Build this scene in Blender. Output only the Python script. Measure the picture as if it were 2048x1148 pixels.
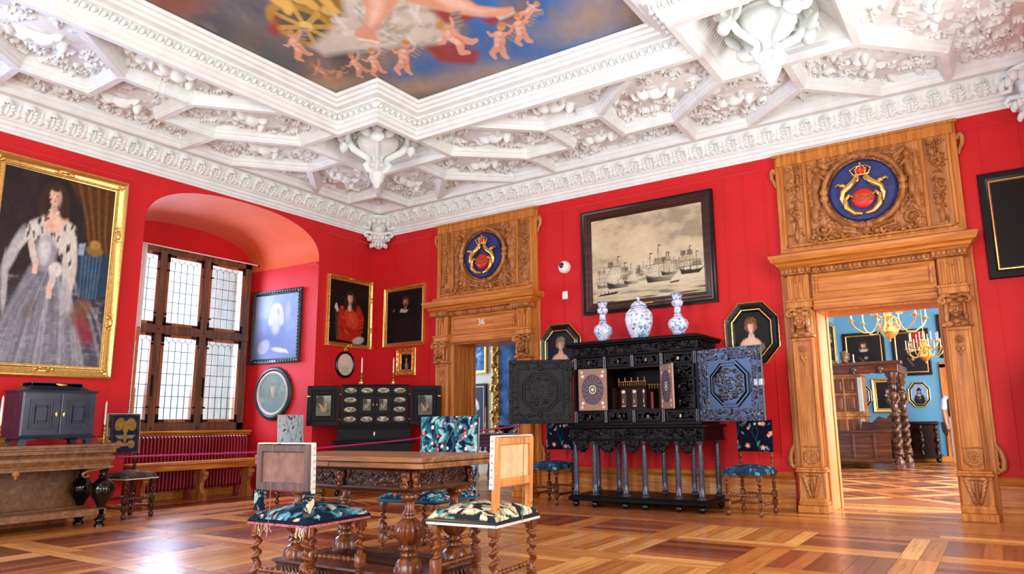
import bpy, math, random
import numpy as np
from mathutils import Matrix, Vector, Euler

for o in list(bpy.data.objects): bpy.data.objects.remove(o, do_unlink=True)
S = bpy.context.scene
COL = S.collection
PI = math.pi
R = math.radians

# ------------------------------------------------------------------ camera
CAM = Vector((8.84, -8.61, 1.0))
FPX, YAW, PITCH, ROLL, PPX, PPY = 1423.356, 2.143230, .177893, -.0131242, 1076.73, 590.81
fw = Vector((math.cos(YAW)*math.cos(PITCH), math.sin(YAW)*math.cos(PITCH), math.sin(PITCH)))
rt = Vector((math.sin(YAW), -math.cos(YAW), 0)); up = rt.cross(fw)
r2 = rt*math.cos(ROLL)+up*math.sin(ROLL); u2 = -rt*math.sin(ROLL)+up*math.cos(ROLL)
cam = bpy.data.cameras.new('camera'); camo = bpy.data.objects.new('camera', cam); COL.objects.link(camo)
mw = Matrix.Identity(4)
for i in range(3):
    mw[i][0], mw[i][1], mw[i][2], mw[i][3] = r2[i], u2[i], -fw[i], CAM[i]
camo.matrix_world = mw
cam.sensor_width = 36; cam.lens = FPX*36/2048
cam.shift_x = (1024-PPX)/2048; cam.shift_y = (PPY-574)/2048
cam.clip_start = .05; cam.clip_end = 200
S.camera = camo

# ------------------------------------------------------------------ light and exposure
S.view_settings.view_transform = 'Standard'; S.view_settings.look = 'None'
S.view_settings.exposure = 0.12; S.view_settings.gamma = 1; S.view_settings.use_curve_mapping = False
W = bpy.data.worlds.new('daylight'); S.world = W; W.use_nodes = True
wn = W.node_tree.nodes; bg = wn['Background']
bg.inputs[0].default_value = (.87, .93, 1, 1); bg.inputs[1].default_value = 1.6

def area(name, loc, rot, sx, sy, power, col):
    l = bpy.data.lights.new(name, 'AREA'); l.shape = 'RECTANGLE'; l.size = sx; l.size_y = sy
    l.energy = power; l.color = col
    o = bpy.data.objects.new(name, l); COL.objects.link(o); o.location = loc; o.rotation_euler = rot
    return o
# daylight through the windows: the niche window, and the tall windows on the side behind the camera
area('window_daylight', (-2.2, -2.6, 2.9), (0, R(-74), 0), 2.6, 2.0, 560, (.72, .74, 1))
area('window_daylight', (-2.0, -7.7, 2.4), (0, R(-84), 0), 2.8, 2.7, 300, (.16, .44, 1))  # unseen second niche: lamp tinted blue and placed to mirror in the cabinet door
area('window_daylight', (9.95, -6.9, 2.1), (0, R(98), 0), 2.7, 2.0, 170, (.93, .99, 1))
area('window_daylight', (9.95, -2.9, 2.1), (0, R(98), 0), 2.7, 2.0, 150, (.93, .99, 1))
area('window_daylight', (6.6, -10.0, 2.1), (R(98), 0, 0), 2.0, 2.7, 190, (.93, .99, 1))
area('window_daylight', (2.6, -10.0, 2.1), (R(98), 0, 0), 2.0, 2.7, 150, (.93, .99, 1))
area('window_daylight', (12.1, 2.6, 2.0), (0, R(90), 0), 2.8, 2.2, 900, (1, .98, .94))
area('window_daylight', (12.1, 7.6, 2.0), (0, R(90), 0), 2.8, 2.6, 280, (.93, .97, 1))
area('window_daylight', (-2.9, 2.2, 2.2), (0, R(-90), 0), 2.4, 2.0, 170, (.62, .78, 1))

# ------------------------------------------------------------------ materials
def lin(c):
    return tuple((x/12.92 if x <= .04045 else ((x+.055)/1.055)**2.4) for x in c)
def rgb(*c):
    return lin(tuple(v/255 for v in c))

class NT:
    def __init__(s, name):
        s.m = bpy.data.materials.new(name); s.m.use_nodes = True; s.t = s.m.node_tree
        s.b = s.t.nodes['Principled BSDF']; s.tc = s.t.nodes.new('ShaderNodeTexCoord')
    def n(s, typ, **kw):
        x = s.t.nodes.new('ShaderNode'+typ)
        for k, v in kw.items(): setattr(x, k, v)
        return x
    def l(s, a, b): s.t.links.new(a, b)
    def mapping(s, scale, rot=(0, 0, 0), src=None):
        mp = s.n('Mapping'); mp.inputs['Scale'].default_value = scale; mp.inputs['Rotation'].default_value = rot
        s.l(src or s.tc.outputs['Object'], mp.inputs[0]); return mp.outputs[0]
    def noise(s, scale, detail=4, vec=None, rough=.55, dist=0):
        x = s.n('TexNoise'); x.inputs['Scale'].default_value = scale; x.inputs['Detail'].default_value = detail
        x.inputs['Roughness'].default_value = rough; x.inputs['Distortion'].default_value = dist
        s.l(vec or s.tc.outputs['Object'], x.inputs['Vector']); return x.outputs['Fac']
    def voro(s, scale, vec=None, feature='F1', out='Distance'):
        x = s.n('TexVoronoi', feature=feature); x.inputs['Scale'].default_value = scale
        s.l(vec or s.tc.outputs['Object'], x.inputs['Vector']); return x.outputs[out]
    def ramp(s, fac, stops, interp='LINEAR'):
        x = s.n('ValToRGB'); x.color_ramp.interpolation = interp
        e = x.color_ramp.elements
        while len(e) > 1: e.remove(e[-1])
        e[0].position = stops[0][0]; e[0].color = (*stops[0][1], 1)
        for p, c in stops[1:]:
            q = e.new(p); q.color = (*c, 1)
        s.l(fac, x.inputs[0]); return x.outputs[0]
    def mix(s, fac, a, b, blend='MIX'):
        x = s.n('Mix', data_type='RGBA', blend_type=blend)
        for i, v in ((0, fac), (6, a), (7, b)):
            if hasattr(v, 'is_linked'): s.l(v, x.inputs[i])
            else: x.inputs[i].default_value = v if not isinstance(v, tuple) else (*v, 1)
        return x.outputs[2]
    def math(s, op, a, b=0, c=None):
        x = s.n('Math', operation=op)
        for i, v in enumerate((a, b) if c is None else (a, b, c)):
            if hasattr(v, 'is_linked'): s.l(v, x.inputs[i])
            else: x.inputs[i].default_value = v
        return x.outputs[0]
    def bump(s, h, strength=.3, dist=.01):
        x = s.n('Bump'); x.inputs['Strength'].default_value = strength; x.inputs['Distance'].default_value = dist
        s.l(h, x.inputs['Height']); s.l(x.outputs[0], s.b.inputs['Normal'])
    def col(s, c):
        if hasattr(c, 'is_linked'): s.l(c, s.b.inputs['Base Color'])
        else: s.b.inputs['Base Color'].default_value = (*c, 1)
    def set(s, rough=.5, metal=0, coat=0, spec=.5, cr=.1):
        b = s.b.inputs; b['Roughness'].default_value = rough; b['Metallic'].default_value = metal
        b['Coat Weight'].default_value = coat; b['Coat Roughness'].default_value = cr
        b['Specular IOR Level'].default_value = spec; return s

def plain(name, c, rough=.5, metal=0, var=.12, sc=18, bump=.15, bs=60, coat=0, spec=.5, bd=.004):
    t = NT(name); f = t.noise(sc, 5)
    lo = tuple(x*(1-var*1.6) for x in c); hi = tuple(min(1, x*(1+var)) for x in c)
    t.col(t.ramp(f, [(.3, lo), (.7, hi)])); t.set(rough, metal, coat, spec)
    if bump: t.bump(t.noise(bs, 3), bump, bd)
    return t.m

def wood(name, c1, c2, c3, rough=.38, axis=2, coat=.25, sc=1.0, bump=.2):
    t = NT(name); s3 = [14*sc]*3; s3[axis] = .9*sc
    v = t.mapping(tuple(s3))
    f = t.noise(1.6, 8, v, .62, .6)
    g = t.noise(7, 6, t.mapping(tuple([40*sc if i != axis else 1.4*sc for i in range(3)])), .6)
    k = t.math('ADD', t.math('MULTIPLY', f, .7), t.math('MULTIPLY', g, .3))
    c = t.ramp(k, [(.33, c1), (.5, c2), (.66, c3)])
    t.col(c); t.set(rough, 0, coat, .45); t.bump(k, bump, .002); return t.m

M = {}
def wall_cloth(name, c):
    t = NT(name)
    f = t.noise(2.2, 4); g = t.noise(260, 2)
    k = t.math('ADD', t.math('MULTIPLY', f, .5), t.math('MULTIPLY', g, .5))
    t.col(t.ramp(k, [(.3, tuple(x*.8 for x in c)), (.7, tuple(min(1, x*1.12) for x in c))]))
    t.set(.6, 0, 0, .35); t.b.inputs['Sheen Weight'].default_value = .28; t.b.inputs['Sheen Roughness'].default_value = .4; t.bump(g, .12, .002); return t.m
M['red_cloth'] = wall_cloth('red wall cloth', rgb(206, 18, 24))
M['bounce_plaster'] = wall_cloth('bounce tinted arch plaster', rgb(224, 92, 28))  # orange of warm light off the floor put into the plaster colour
M['blue_cloth'] = wall_cloth('blue wall cloth', rgb(88, 148, 182))
M['cream_wall'] = wall_cloth('cream wall', rgb(190, 196, 178))
M['stucco'] = plain('white stucco', rgb(232, 241, 238), .62, 0, .05, 6, .2, 40, spec=.3)
M['oak'] = wood('golden oak', rgb(136, 74, 18), rgb(190, 114, 38), rgb(222, 154, 68), .42, coat=.12)
M['oak_h'] = wood('golden oak across', rgb(136, 74, 18), rgb(190, 114, 38), rgb(222, 154, 68), .42, axis=0, coat=.12)
M['oak_carved'] = wood('carved oak', rgb(110, 62, 22), rgb(168, 106, 50), rgb(210, 150, 88), .42, sc=.5, coat=.1)
M['walnut'] = wood('dark carved oak', rgb(36, 18, 10), rgb(70, 38, 20), rgb(112, 66, 34), .32, coat=.15)
M['walnut_h'] = wood('dark carved oak across', rgb(36, 18, 10), rgb(70, 38, 20), rgb(112, 66, 34), .32, axis=0, coat=.15)
M['table_top'] = wood('worn oak table top', rgb(88, 54, 28), rgb(138, 92, 54), rgb(176, 126, 80), .34, axis=0, coat=.12)
M['walnut_mid'] = wood('brown turned wood', rgb(62, 28, 10), rgb(108, 56, 22), rgb(152, 90, 44), .3, coat=.2)
M['side_oak'] = wood('brown oak side table', rgb(82, 52, 28), rgb(122, 82, 48), rgb(152, 108, 68), .4, axis=1, coat=.2)
M['raw_wood'] = wood('raw yellow wood', rgb(150, 88, 36), rgb(196, 128, 62), rgb(222, 160, 92), .45, coat=.1)
M['grey_wood'] = wood('grey brown chair frame', rgb(52, 38, 40), rgb(86, 66, 62), rgb(116, 92, 82), .45, coat=.1)
M['ebony'] = plain('ebony', rgb(8, 8, 12), .4, 0, .3, 30, .2, 90, coat=0, spec=.14)
M['ebony_carved'] = plain('carved ebony', rgb(9, 9, 12), .38, 0, .4, 40, .4, 120, coat=0, spec=.22)
M['ebony_blue'] = plain('polished ebony chest', rgb(34, 44, 62), .3, 0, .3, 12, .1, 60, coat=.15, spec=.4)
M['ebony_polished'] = plain('polished ebony door', rgb(9, 10, 14), .24, 0, .3, 40, .04, 120, coat=0, spec=1)
M['column'] = plain('marbled black column', rgb(62, 66, 78), .25, 0, .8, 70, .2, 90, coat=.3)
M['gilt'] = plain('gilding', rgb(238, 196, 112), .27, .9, .14, 30, .3, 70)
M['gilt_dark'] = plain('aged gilding', rgb(196, 158, 84), .34, .85, .3, 40, .5, 90)
M['brass'] = plain('brass', rgb(236, 202, 124), .18, .95, .1, 20, .05, 60)
M['silver'] = plain('silvered metal', rgb(190, 180, 160), .3, .8, .1)
M['black_frame'] = plain('black frame', rgb(11, 10, 12), .3, 0, .3, 30, .15, 90, coat=.08, spec=.3)
M['brown_frame'] = wood('brown frame', rgb(34, 16, 10), rgb(58, 28, 16), rgb(84, 44, 26), .35, axis=0, coat=.08)
M['bluegreen_frame'] = plain('dark green carved frame', rgb(36, 58, 56), .35, .2, .4, 40, .6, 60)
M['window_wood'] = wood('window oak', rgb(70, 46, 34), rgb(104, 72, 52), rgb(138, 98, 70), .45, coat=.1)
M['casement_wood'] = wood('casement wood', rgb(110, 66, 36), rgb(146, 94, 58), rgb(176, 122, 80), .42, coat=.1)
M['iron'] = plain('black iron', rgb(20, 20, 24), .5, .6, .2)
M['lead'] = plain('window lead', rgb(48, 50, 56), .5, .5, .2)
M['radiator_red'] = plain('dark red radiator paint', rgb(140, 26, 46), .32, 0, .1, 10, .05, coat=.4)
M['rope'] = plain('magenta rope', rgb(170, 8, 92), .6, 0, .2, 200, .6, 300)
M['white'] = plain('white', rgb(240, 238, 232), .45, 0, .04, 10, .03)
M['wax'] = plain('candle wax', rgb(236, 230, 214), .4, 0, .04, 10, .02)
M['linen'] = plain('beige linen', rgb(222, 184, 136), .85, 0, .1, 14, .6, 600, spec=.1)
M['linen_dark'] = plain('grey brown linen', rgb(140, 108, 98), .85, 0, .18, 14, .6, 600, spec=.1)
M['fringe'] = plain('pale fringe', rgb(216, 196, 166), .8, 0, .2, 60, .6, 200)
M['galloon'] = plain('pale galloon', rgb(206, 206, 196), .7, 0, .15, 90, .6, 300)
M['string'] = plain('string', rgb(120, 112, 78), .8)
M['black'] = plain('black lacquer', rgb(7, 7, 10), .18, 0, .2, coat=.3, spec=.4)
M['dark_glass'] = plain('dark lens', rgb(12, 12, 16), .05, 0, .1, coat=1)
M['shutter'] = plain('white shutter', rgb(226, 226, 230), .5, 0, .05)
M['facade'] = plain('courtyard facade plaster', rgb(206, 200, 192), .8, 0, .1, 2)
M['facade_window'] = plain('facade window glass', rgb(86, 110, 140), .2, 0, .2)
M['sandstone'] = plain('sandstone', rgb(190, 170, 150), .8, 0, .15, 4)
M['skin'] = plain('skin', rgb(176, 120, 92), .5, 0, .06)
M['hair'] = plain('hair', rgb(60, 42, 30), .6)
M['shirt'] = plain('dark shirt', rgb(44, 44, 60), .8)
M['sleeve'] = plain('pale sleeve', rgb(196, 206, 222), .8)
M['trousers'] = plain('pale trousers', rgb(206, 200, 204), .8)
M['bust_bronze'] = plain('brown bust', rgb(110, 78, 48), .35, .2, .3, 20, .3)
M['red_paint'] = plain('red enamel', rgb(214, 36, 30), .4, 0, .08)
M['blue_paint'] = plain('blue enamel', rgb(34, 52, 116), .45, 0, .2, 12, .2)
M['parquet_inlay'] = plain('inlaid brown wood', rgb(150, 104, 84), .35, 0, .15, 20)
M['inlay_dark'] = plain('dark inlay', rgb(40, 46, 60), .3, 0, .3, 20)
M['red_leather'] = plain('dark red interior', rgb(34, 8, 8), .5, spec=.2)
M['rosy_trim'] = plain('faded red and white trim', rgb(190, 96, 104), .7, 0, .5, 90, .4, 300)
M['niche_wood'] = plain('brown niche wood', rgb(86, 40, 20), .4)
M['mirror'] = plain('mirror glass', rgb(190, 200, 206), .06, 1, .02, bump=0)
M['pewter'] = plain('pale grey table paint', rgb(104, 108, 136), .4)

def attr_mat(name, rough=.5, spec=.35, bump=0, bs=200, coat=0):
    t = NT(name); a = t.n('Attribute'); a.attribute_name = 'Col'
    t.col(a.outputs['Color']); t.set(rough, 0, coat, spec, .2)
    if bump: t.bump(t.noise(bs, 3), bump, .003)
    return t.m
M['oil'] = attr_mat('oil painting', .5, .2, .2, 160, .03)
M['fresco'] = attr_mat('ceiling canvas', .6, .25, .1, 60)
M['print'] = attr_mat('pen drawing on panel', .6, .2, .1, 200)
M['woven'] = attr_mat('woven tapestry', .85, .12, .5, 420)
M['delft'] = attr_mat('blue and white glaze', .14, .6, 0, 60, .6)
M['enamel'] = attr_mat('painted enamel', .45, .25)

def tapestry(name, bg1, leafs, flower, sc=9.0, ribk=.65, fs=.62):
    t = NT(name)
    w = t.n('TexNoise'); w.inputs['Scale'].default_value = sc*.35; w.inputs['Detail'].default_value = 2
    t.l(t.tc.outputs['Object'], w.inputs['Vector'])
    va = t.n('VectorMath', operation='MULTIPLY_ADD'); va.inputs[1].default_value = (.35,)*3
    t.l(w.outputs['Color'], va.inputs[0]); t.l(t.tc.outputs['Object'], va.inputs[2])
    v = va.outputs[0]
    mp = t.mapping((sc*1.5, sc*1.5, sc*.75), (.3, .25, .4), v)
    d = t.voro(1, mp); cc = t.voro(1, mp, out='Color')
    sep = t.n('SeparateColor'); t.l(cc, sep.inputs[0])
    leafcol = t.ramp(sep.outputs[0], leafs, 'CONSTANT')
    vein = t.voro(1, mp, feature='DISTANCE_TO_EDGE')
    inside = t.math('LESS_THAN', d, .46)
    edge = t.math('GREATER_THAN', vein, .055)
    k = t.math('MULTIPLY', inside, edge)
    c = t.mix(k, bg1, leafcol)
    # paler mid ribs
    n2 = t.noise(sc*5, 2, v); rib = t.math('GREATER_THAN', n2, .60)
    c = t.mix(t.math('MULTIPLY', rib, ribk), c, leafs[-1][1])
    fd = t.voro(sc*fs, v); fl = t.math('LESS_THAN', fd, .22)
    fp = t.math('LESS_THAN', fd, .07)
    c = t.mix(fl, c, flower[0]); c = t.mix(fp, c, flower[1])
    t.col(c); t.set(.85, 0, 0, .15); t.bump(t.noise(420, 2), .5, .002); return t.m
DK = rgb(12, 30, 48)
M['tapestry_blue'] = tapestry('blue foliage tapestry', DK, [(0, rgb(28, 78, 100)), (.3, rgb(60, 120, 140)), (.55, rgb(120, 168, 170)), (.78, rgb(16, 48, 66)), (.9, rgb(206, 196, 160))], (rgb(206, 92, 78), rgb(236, 220, 200)), 13)
M['tapestry_cream'] = tapestry('cream foliage tapestry', rgb(36, 40, 44), [(0, rgb(206, 190, 150)), (.35, rgb(176, 164, 130)), (.6, rgb(74, 130, 136)), (.8, rgb(196, 176, 136)), (.92, rgb(222, 212, 178))], (rgb(214, 196, 156), rgb(128, 108, 80)), 11)
M['tapestry_flower'] = tapestry('flowered tapestry', rgb(8, 26, 56), [(0, rgb(24, 86, 104)), (.3, rgb(70, 140, 148)), (.55, rgb(136, 182, 178)), (.8, rgb(10, 40, 70)), (.92, rgb(222, 222, 196))], (rgb(204, 50, 62), rgb(240, 226, 214)), 15)
M['tapestry_navy'] = tapestry('navy flowered cover', rgb(10, 16, 34), [(0, rgb(12, 22, 44)), (.45, rgb(20, 60, 80)), (.66, rgb(12, 22, 42)), (.86, rgb(60, 120, 130)), (.95, rgb(206, 206, 190))], (rgb(214, 128, 120), rgb(250, 214, 200)), 11, .0, .95)
M['tapestry_teal'] = tapestry('worn teal seat', rgb(22, 60, 84), [(0, rgb(30, 84, 106)), (.5, rgb(16, 44, 66)), (.8, rgb(96, 156, 170))], (rgb(60, 110, 130), rgb(140, 180, 190)), 12, .0, .8)
M['tapestry_pale'] = tapestry('pale blue woven cover', rgb(190, 206, 216), [(0, rgb(206, 220, 226)), (.5, rgb(70, 110, 130)), (.7, rgb(196, 212, 222)), (.9, rgb(50, 84, 104))], (rgb(60, 100, 120), rgb(200, 216, 220)), 14)
M['tapestry_brown'] = tapestry('brown woven seat', rgb(70, 58, 50), [(0, rgb(92, 80, 70)), (.5, rgb(60, 56, 60)), (.8, rgb(130, 116, 90))], (rgb(120, 104, 70), rgb(60, 60, 70)), 9)

# blue-and-white faience
def faience():
    t = NT('blue and white faience')
    w = t.mapping((1, 1, 1))
    d = t.voro(17, w); e = t.voro(11, w, feature='DISTANCE_TO_EDGE')
    n = t.noise(30, 2, w, dist=1.2)
    k = t.math('MAXIMUM', t.math('LESS_THAN', d, .3), t.math('MULTIPLY', t.math('GREATER_THAN', n, .62), t.math('GREATER_THAN', e, .04)))
    c = t.mix(k, rgb(228, 236, 244), rgb(34, 78, 156))
    c = t.mix(t.math('LESS_THAN', e, .022), c, rgb(52, 102, 178))
    t.col(c); t.set(.14, 0, .6, .6); return t.m
M['faience'] = faience()

def glass():
    m = bpy.data.materials.new('window glass'); m.use_nodes = True; t = m.node_tree
    for n in list(t.nodes): t.nodes.remove(n)
    o = t.nodes.new('ShaderNodeOutputMaterial'); a = t.nodes.new('ShaderNodeBsdfTransparent'); g = t.nodes.new('ShaderNodeBsdfGlossy')
    a.inputs[0].default_value = (.93, .96, .98, 1); g.inputs['Roughness'].default_value = .03
    x = t.nodes.new('ShaderNodeMixShader'); x.inputs[0].default_value = .06
    t.links.new(a.outputs[0], x.inputs[1]); t.links.new(g.outputs[0], x.inputs[2]); t.links.new(x.outputs[0], o.inputs[0])
    return m
M['glass'] = glass()

def floor_mat():
    t = NT('parquet'); a = t.n('Attribute'); a.attribute_name = 'Col'
    b = t.n('Attribute'); b.attribute_name = 'Dir'
    sep = t.n('SeparateColor'); t.l(b.outputs['Color'], sep.inputs[0])
    geo = t.tc.outputs['Object']
    sx = t.mapping((1.2, 22, 22), src=geo); sy = t.mapping((22, 1.2, 22), src=geo)
    sd = t.mapping((22, 1.2, 22), (0, 0, R(45)), src=geo)
    m1 = t.mix(sep.outputs[0], sx, sy)
    mm = t.n('Mix', data_type='VECTOR'); 
    t.l(sep.outputs[0], mm.inputs[0]); t.l(sx, mm.inputs[4]); t.l(sy, mm.inputs[5])
    f = t.noise(1.5, 9, mm.outputs[1], .65, .8)
    c = t.mix(1.0, a.outputs['Color'], t.ramp(f, [(.3, (.55, .5, .46)), (.52, (1, 1, 1)), (.75, (1.25, 1.22, 1.15))]), 'MULTIPLY')
    t.col(c); t.set(.24, 0, .06, .42, .12)
    rr = t.ramp(t.noise(1.3, 4), [(.3, (.22,)*3), (.7, (.32,)*3)]); t.l(rr, t.b.inputs['Roughness'])
    t.bump(t.noise(2.2, 3, mm.outputs[1]), .03, .002); return t.m
M['floor'] = floor_mat()

# ------------------------------------------------------------------ mesh helpers
def rotz(a): return Matrix.Rotation(a, 4, 'Z')
def rotx(a): return Matrix.Rotation(a, 4, 'X')
def roty(a): return Matrix.Rotation(a, 4, 'Y')
def tr(x, y=0, z=0): return Matrix.Translation(Vector((x, y, z)))

class MB:
    def __init__(s): s.v = []; s.f = []; s.M = None; s.cols = None
    def add(s, vs, fs, m=None):
        k = len(s.v); A = np.asarray(vs, float).reshape(-1, 3)
        for q in (m, s.M):
            if q is not None:
                q = np.array(q); A = A@q[:3, :3].T+q[:3, 3]
        s.v.extend(map(tuple, A)); s.f.extend(tuple(i+k for i in f) for f in fs); return s
    def box(s, x0, x1, y0, y1, z0, z1, m=None):
        v = [(x, y, z) for z in (z0, z1) for y in (y0, y1) for x in (x0, x1)]
        return s.add(v, [(0, 2, 3, 1), (4, 5, 7, 6), (0, 1, 5, 4), (2, 6, 7, 3), (0, 4, 6, 2), (1, 3, 7, 5)], m)
    def bbox(s, x0, x1, y0, y1, z0, z1, b=.006, m=None):   # box with chamfered edges
        x0, x1 = sorted((x0, x1)); y0, y1 = sorted((y0, y1)); z0, z1 = sorted((z0, z1))
        b = min(b, (x1-x0)*.45, (y1-y0)*.45, (z1-z0)*.45)
        P = []; idx = {}
        for i, (x, sx) in enumerate(((x0, 1), (x1, -1))):
            for j, (y, sy) in enumerate(((y0, 1), (y1, -1))):
                for k, (z, sz) in enumerate(((z0, 1), (z1, -1))):
                    for a, q in enumerate(((x, y+sy*b, z+sz*b), (x+sx*b, y, z+sz*b), (x+sx*b, y+sy*b, z))):
                        idx[i, j, k, a] = len(P); P.append(q)
        F = []
        g = lambda i, j, k, a: idx[i, j, k, a]
        for i in (0, 1): F.append((g(i, 0, 0, 0), g(i, 1, 0, 0), g(i, 1, 1, 0), g(i, 0, 1, 0)))
        for j in (0, 1): F.append((g(0, j, 0, 1), g(1, j, 0, 1), g(1, j, 1, 1), g(0, j, 1, 1)))
        for k in (0, 1): F.append((g(0, 0, k, 2), g(1, 0, k, 2), g(1, 1, k, 2), g(0, 1, k, 2)))
        for i in (0, 1):
            for j in (0, 1): F.append((g(i, j, 0, 0), g(i, j, 1, 0), g(i, j, 1, 1), g(i, j, 0, 1)))
        for i in (0, 1):
            for k in (0, 1): F.append((g(i, 0, k, 0), g(i, 1, k, 0), g(i, 1, k, 2), g(i, 0, k, 2)))
        for j in (0, 1):
            for k in (0, 1): F.append((g(0, j, k, 1), g(1, j, k, 1), g(1, j, k, 2), g(0, j, k, 2)))
        for i in (0, 1):
            for j in (0, 1):
                for k in (0, 1): F.append((g(i, j, k, 0), g(i, j, k, 1), g(i, j, k, 2)))
        return s.add(P, F, m)
    def lathe(s, prof, c=(0, 0), n=20, m=None, flute=0, fa=.08, zr=None):
        V = []; F = []
        for r, z in prof:
            for i in range(n):
                a = 2*PI*i/n; rr = r
                if flute and (zr is None or zr[0] <= z <= zr[1]): rr = r*(1+fa*(abs(math.cos(a*flute/2))-.5)*2)
                V.append((c[0]+rr*math.cos(a), c[1]+rr*math.sin(a), z))
        for j in range(len(prof)-1):
            for i in range(n):
                k = (i+1) % n; F.append((j*n+i, j*n+k, (j+1)*n+k, (j+1)*n+i))
        F.append(tuple(range(n-1, -1, -1))); F.append(tuple((len(prof)-1)*n+i for i in range(n)))
        return s.add(V, F, m)
    def tube(s, pts, r, n=8, m=None, closed=False, flat=1.0):
        P = [Vector(p) for p in pts]; N = len(P)
        rs = r if hasattr(r, '__len__') else [r]*N
        V = []; F = []; prev = None
        for i, p in enumerate(P):
            a = P[(i-1) % N] if (closed or i > 0) else p
            b = P[(i+1) % N] if (closed or i < N-1) else p
            t = (b-a).normalized() if (b-a).length > 1e-9 else Vector((0, 0, 1))
            if prev is None:
                ref = Vector((0, 0, 1)) if abs(t.z) < .9 else Vector((1, 0, 0))
                x = t.cross(ref).normalized()
            else:
                x = (prev-t*prev.dot(t)); x = x.normalized() if x.length > 1e-6 else t.orthogonal().normalized()
            prev = x; y = t.cross(x)
            for k in range(n):
                an = 2*PI*k/n; q = p+(x*math.cos(an)+y*math.sin(an)*flat)*rs[i]; V.append(tuple(q))
        for j in range(N-1 if not closed else N):
            j2 = (j+1) % N
            for i in range(n):
                k = (i+1) % n; F.append((j*n+i, j*n+k, j2*n+k, j2*n+i))
        if not closed:
            F.append(tuple(range(n-1, -1, -1))); F.append(tuple((N-1)*n+i for i in range(n)))
        return s.add(V, F, m)
    def ell(s, c, r, n=10, m=None, rot=None):
        if not hasattr(r, '__len__'): r = (r, r, r)
        V = []; F = []; k = n//2+1
        for j in range(k+1):
            th = PI*j/k
            for i in range(n):
                a = 2*PI*i/n; V.append((r[0]*math.sin(th)*math.cos(a), r[1]*math.sin(th)*math.sin(a), r[2]*math.cos(th)))
        for j in range(k):
            for i in range(n):
                q = (i+1) % n; F.append((j*n+i, (j+1)*n+i, (j+1)*n+q, j*n+q))
        mm = tr(*c) if rot is None else tr(*c)@rot
        A = np.array(V)@np.array(mm)[:3, :3].T+np.array(mm)[:3, 3]
        return s.add(A, F, m)
    def poly(s, pts, h0, h1, axis='z', m=None):    # extruded polygon
        n = len(pts); V = []
        for h in (h0, h1):
            for a, b in pts:
                V.append({'z': (a, b, h), 'y': (a, h, b), 'x': (h, a, b)}[axis])
        F = [tuple(range(n-1, -1, -1)), tuple(range(n, 2*n))]
        F += [(i, (i+1) % n, (i+1) % n+n, i+n) for i in range(n)]
        return s.add(V, F, m)
    def sweep(s, path, prof, closed=True, inward=1, m=None, plane='xy'):
        # path: 2D points; prof: (offset to the left of travel * inward, height)
        n = len(path); V = []; F = []; k = len(prof)
        for i in range(n):
            p = np.array(path[i], float)
            a = np.array(path[i-1], float) if (closed or i > 0) else None
            b = np.array(path[(i+1) % n], float) if (closed or i < n-1) else None
            d1 = (p-a)/np.linalg.norm(p-a) if a is not None else None
            d2 = (b-p)/np.linalg.norm(b-p) if b is not None else None
            if d1 is None: d1 = d2
            if d2 is None: d2 = d1
            n1 = np.array([-d1[1], d1[0]]); n2 = np.array([-d2[1], d2[0]])
            mt = (n1+n2)/max(1e-6, 1+n1@n2)
            for o, h in prof:
                q = p+mt*o*inward
                V.append((q[0], q[1], h) if plane == 'xy' else (q[0], -h, q[1]))
        for i in range(n if closed else n-1):
            j = (i+1) % n
            for a in range(k-1): F.append((i*k+a, j*k+a, j*k+a+1, i*k+a+1))
        if not closed:
            F.append(tuple(range(k))); F.append(tuple((n-1)*k+a for a in range(k-1, -1, -1)))
        return s.add(V, F, m)
    def grid(s, P, m=None, mask=None):
        h, w = P.shape[:2]; F = []
        for j in range(h-1):
            for i in range(w-1):
                if mask is None or mask[j, i]: F.append((j*w+i, j*w+i+1, (j+1)*w+i+1, (j+1)*w+i))
        if mask is not None:
            used = np.unique(np.array(F).ravel()); re = -np.ones(h*w, int); re[used] = np.arange(len(used))
            F = [tuple(re[list(f)]) for f in F]; return s.add(P.reshape(-1, 3)[used], F, m)
        return s.add(P.reshape(-1, 3), F, m)
    def build(s, name, mat, parent=None, smooth=35, cols=None, kind=None, label=None):
        me = bpy.data.meshes.new(name); me.from_pydata(s.v, [], s.f)
        me.materials.append(M[mat] if isinstance(mat, str) else mat)
        if smooth:
            me.polygons.foreach_set('use_smooth', [True]*len(me.polygons))
        if cols is not None:
            a = me.color_attributes.new('Col', 'FLOAT_COLOR', 'POINT')
            c = np.ones((len(me.vertices), 4), np.float32); c[:, :3] = cols; a.data.foreach_set('color', c.ravel())
        me.update()
        if smooth and smooth < 180: me.set_sharp_from_angle(angle=R(smooth))
        o = bpy.data.objects.new(name, me); COL.objects.link(o)
        if parent is not None: o.parent = parent
        if kind: o['kind'] = kind
        if label: o['label'] = label
        return o

def thing(name, label, cat, loc=(0, 0, 0), rz=0, group=None, kind=None, rot=None):
    o = bpy.data.objects.new(name, None); COL.objects.link(o); o.empty_display_size = .1
    o.location = loc; o.rotation_euler = rot if rot is not None else (0, 0, rz)
    tag(o, label, cat, group, kind); return o
def tag(o, label=None, cat=None, group=None, kind=None):
    if label: o['label'] = label
    if cat: o['category'] = cat
    if group: o['group'] = group
    if kind: o['kind'] = kind
    return o
def struct(o, label=None):
    o['kind'] = 'structure'
    if label: o['label'] = label
    return o
def kids(o): return [c for c in bpy.data.objects if c.parent == o]
def copy_tree(o, parent=None):
    c = o.copy(); COL.objects.link(c)
    if parent is not None: c.parent = parent
    for k in kids(o): copy_tree(k, c)
    return c

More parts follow.
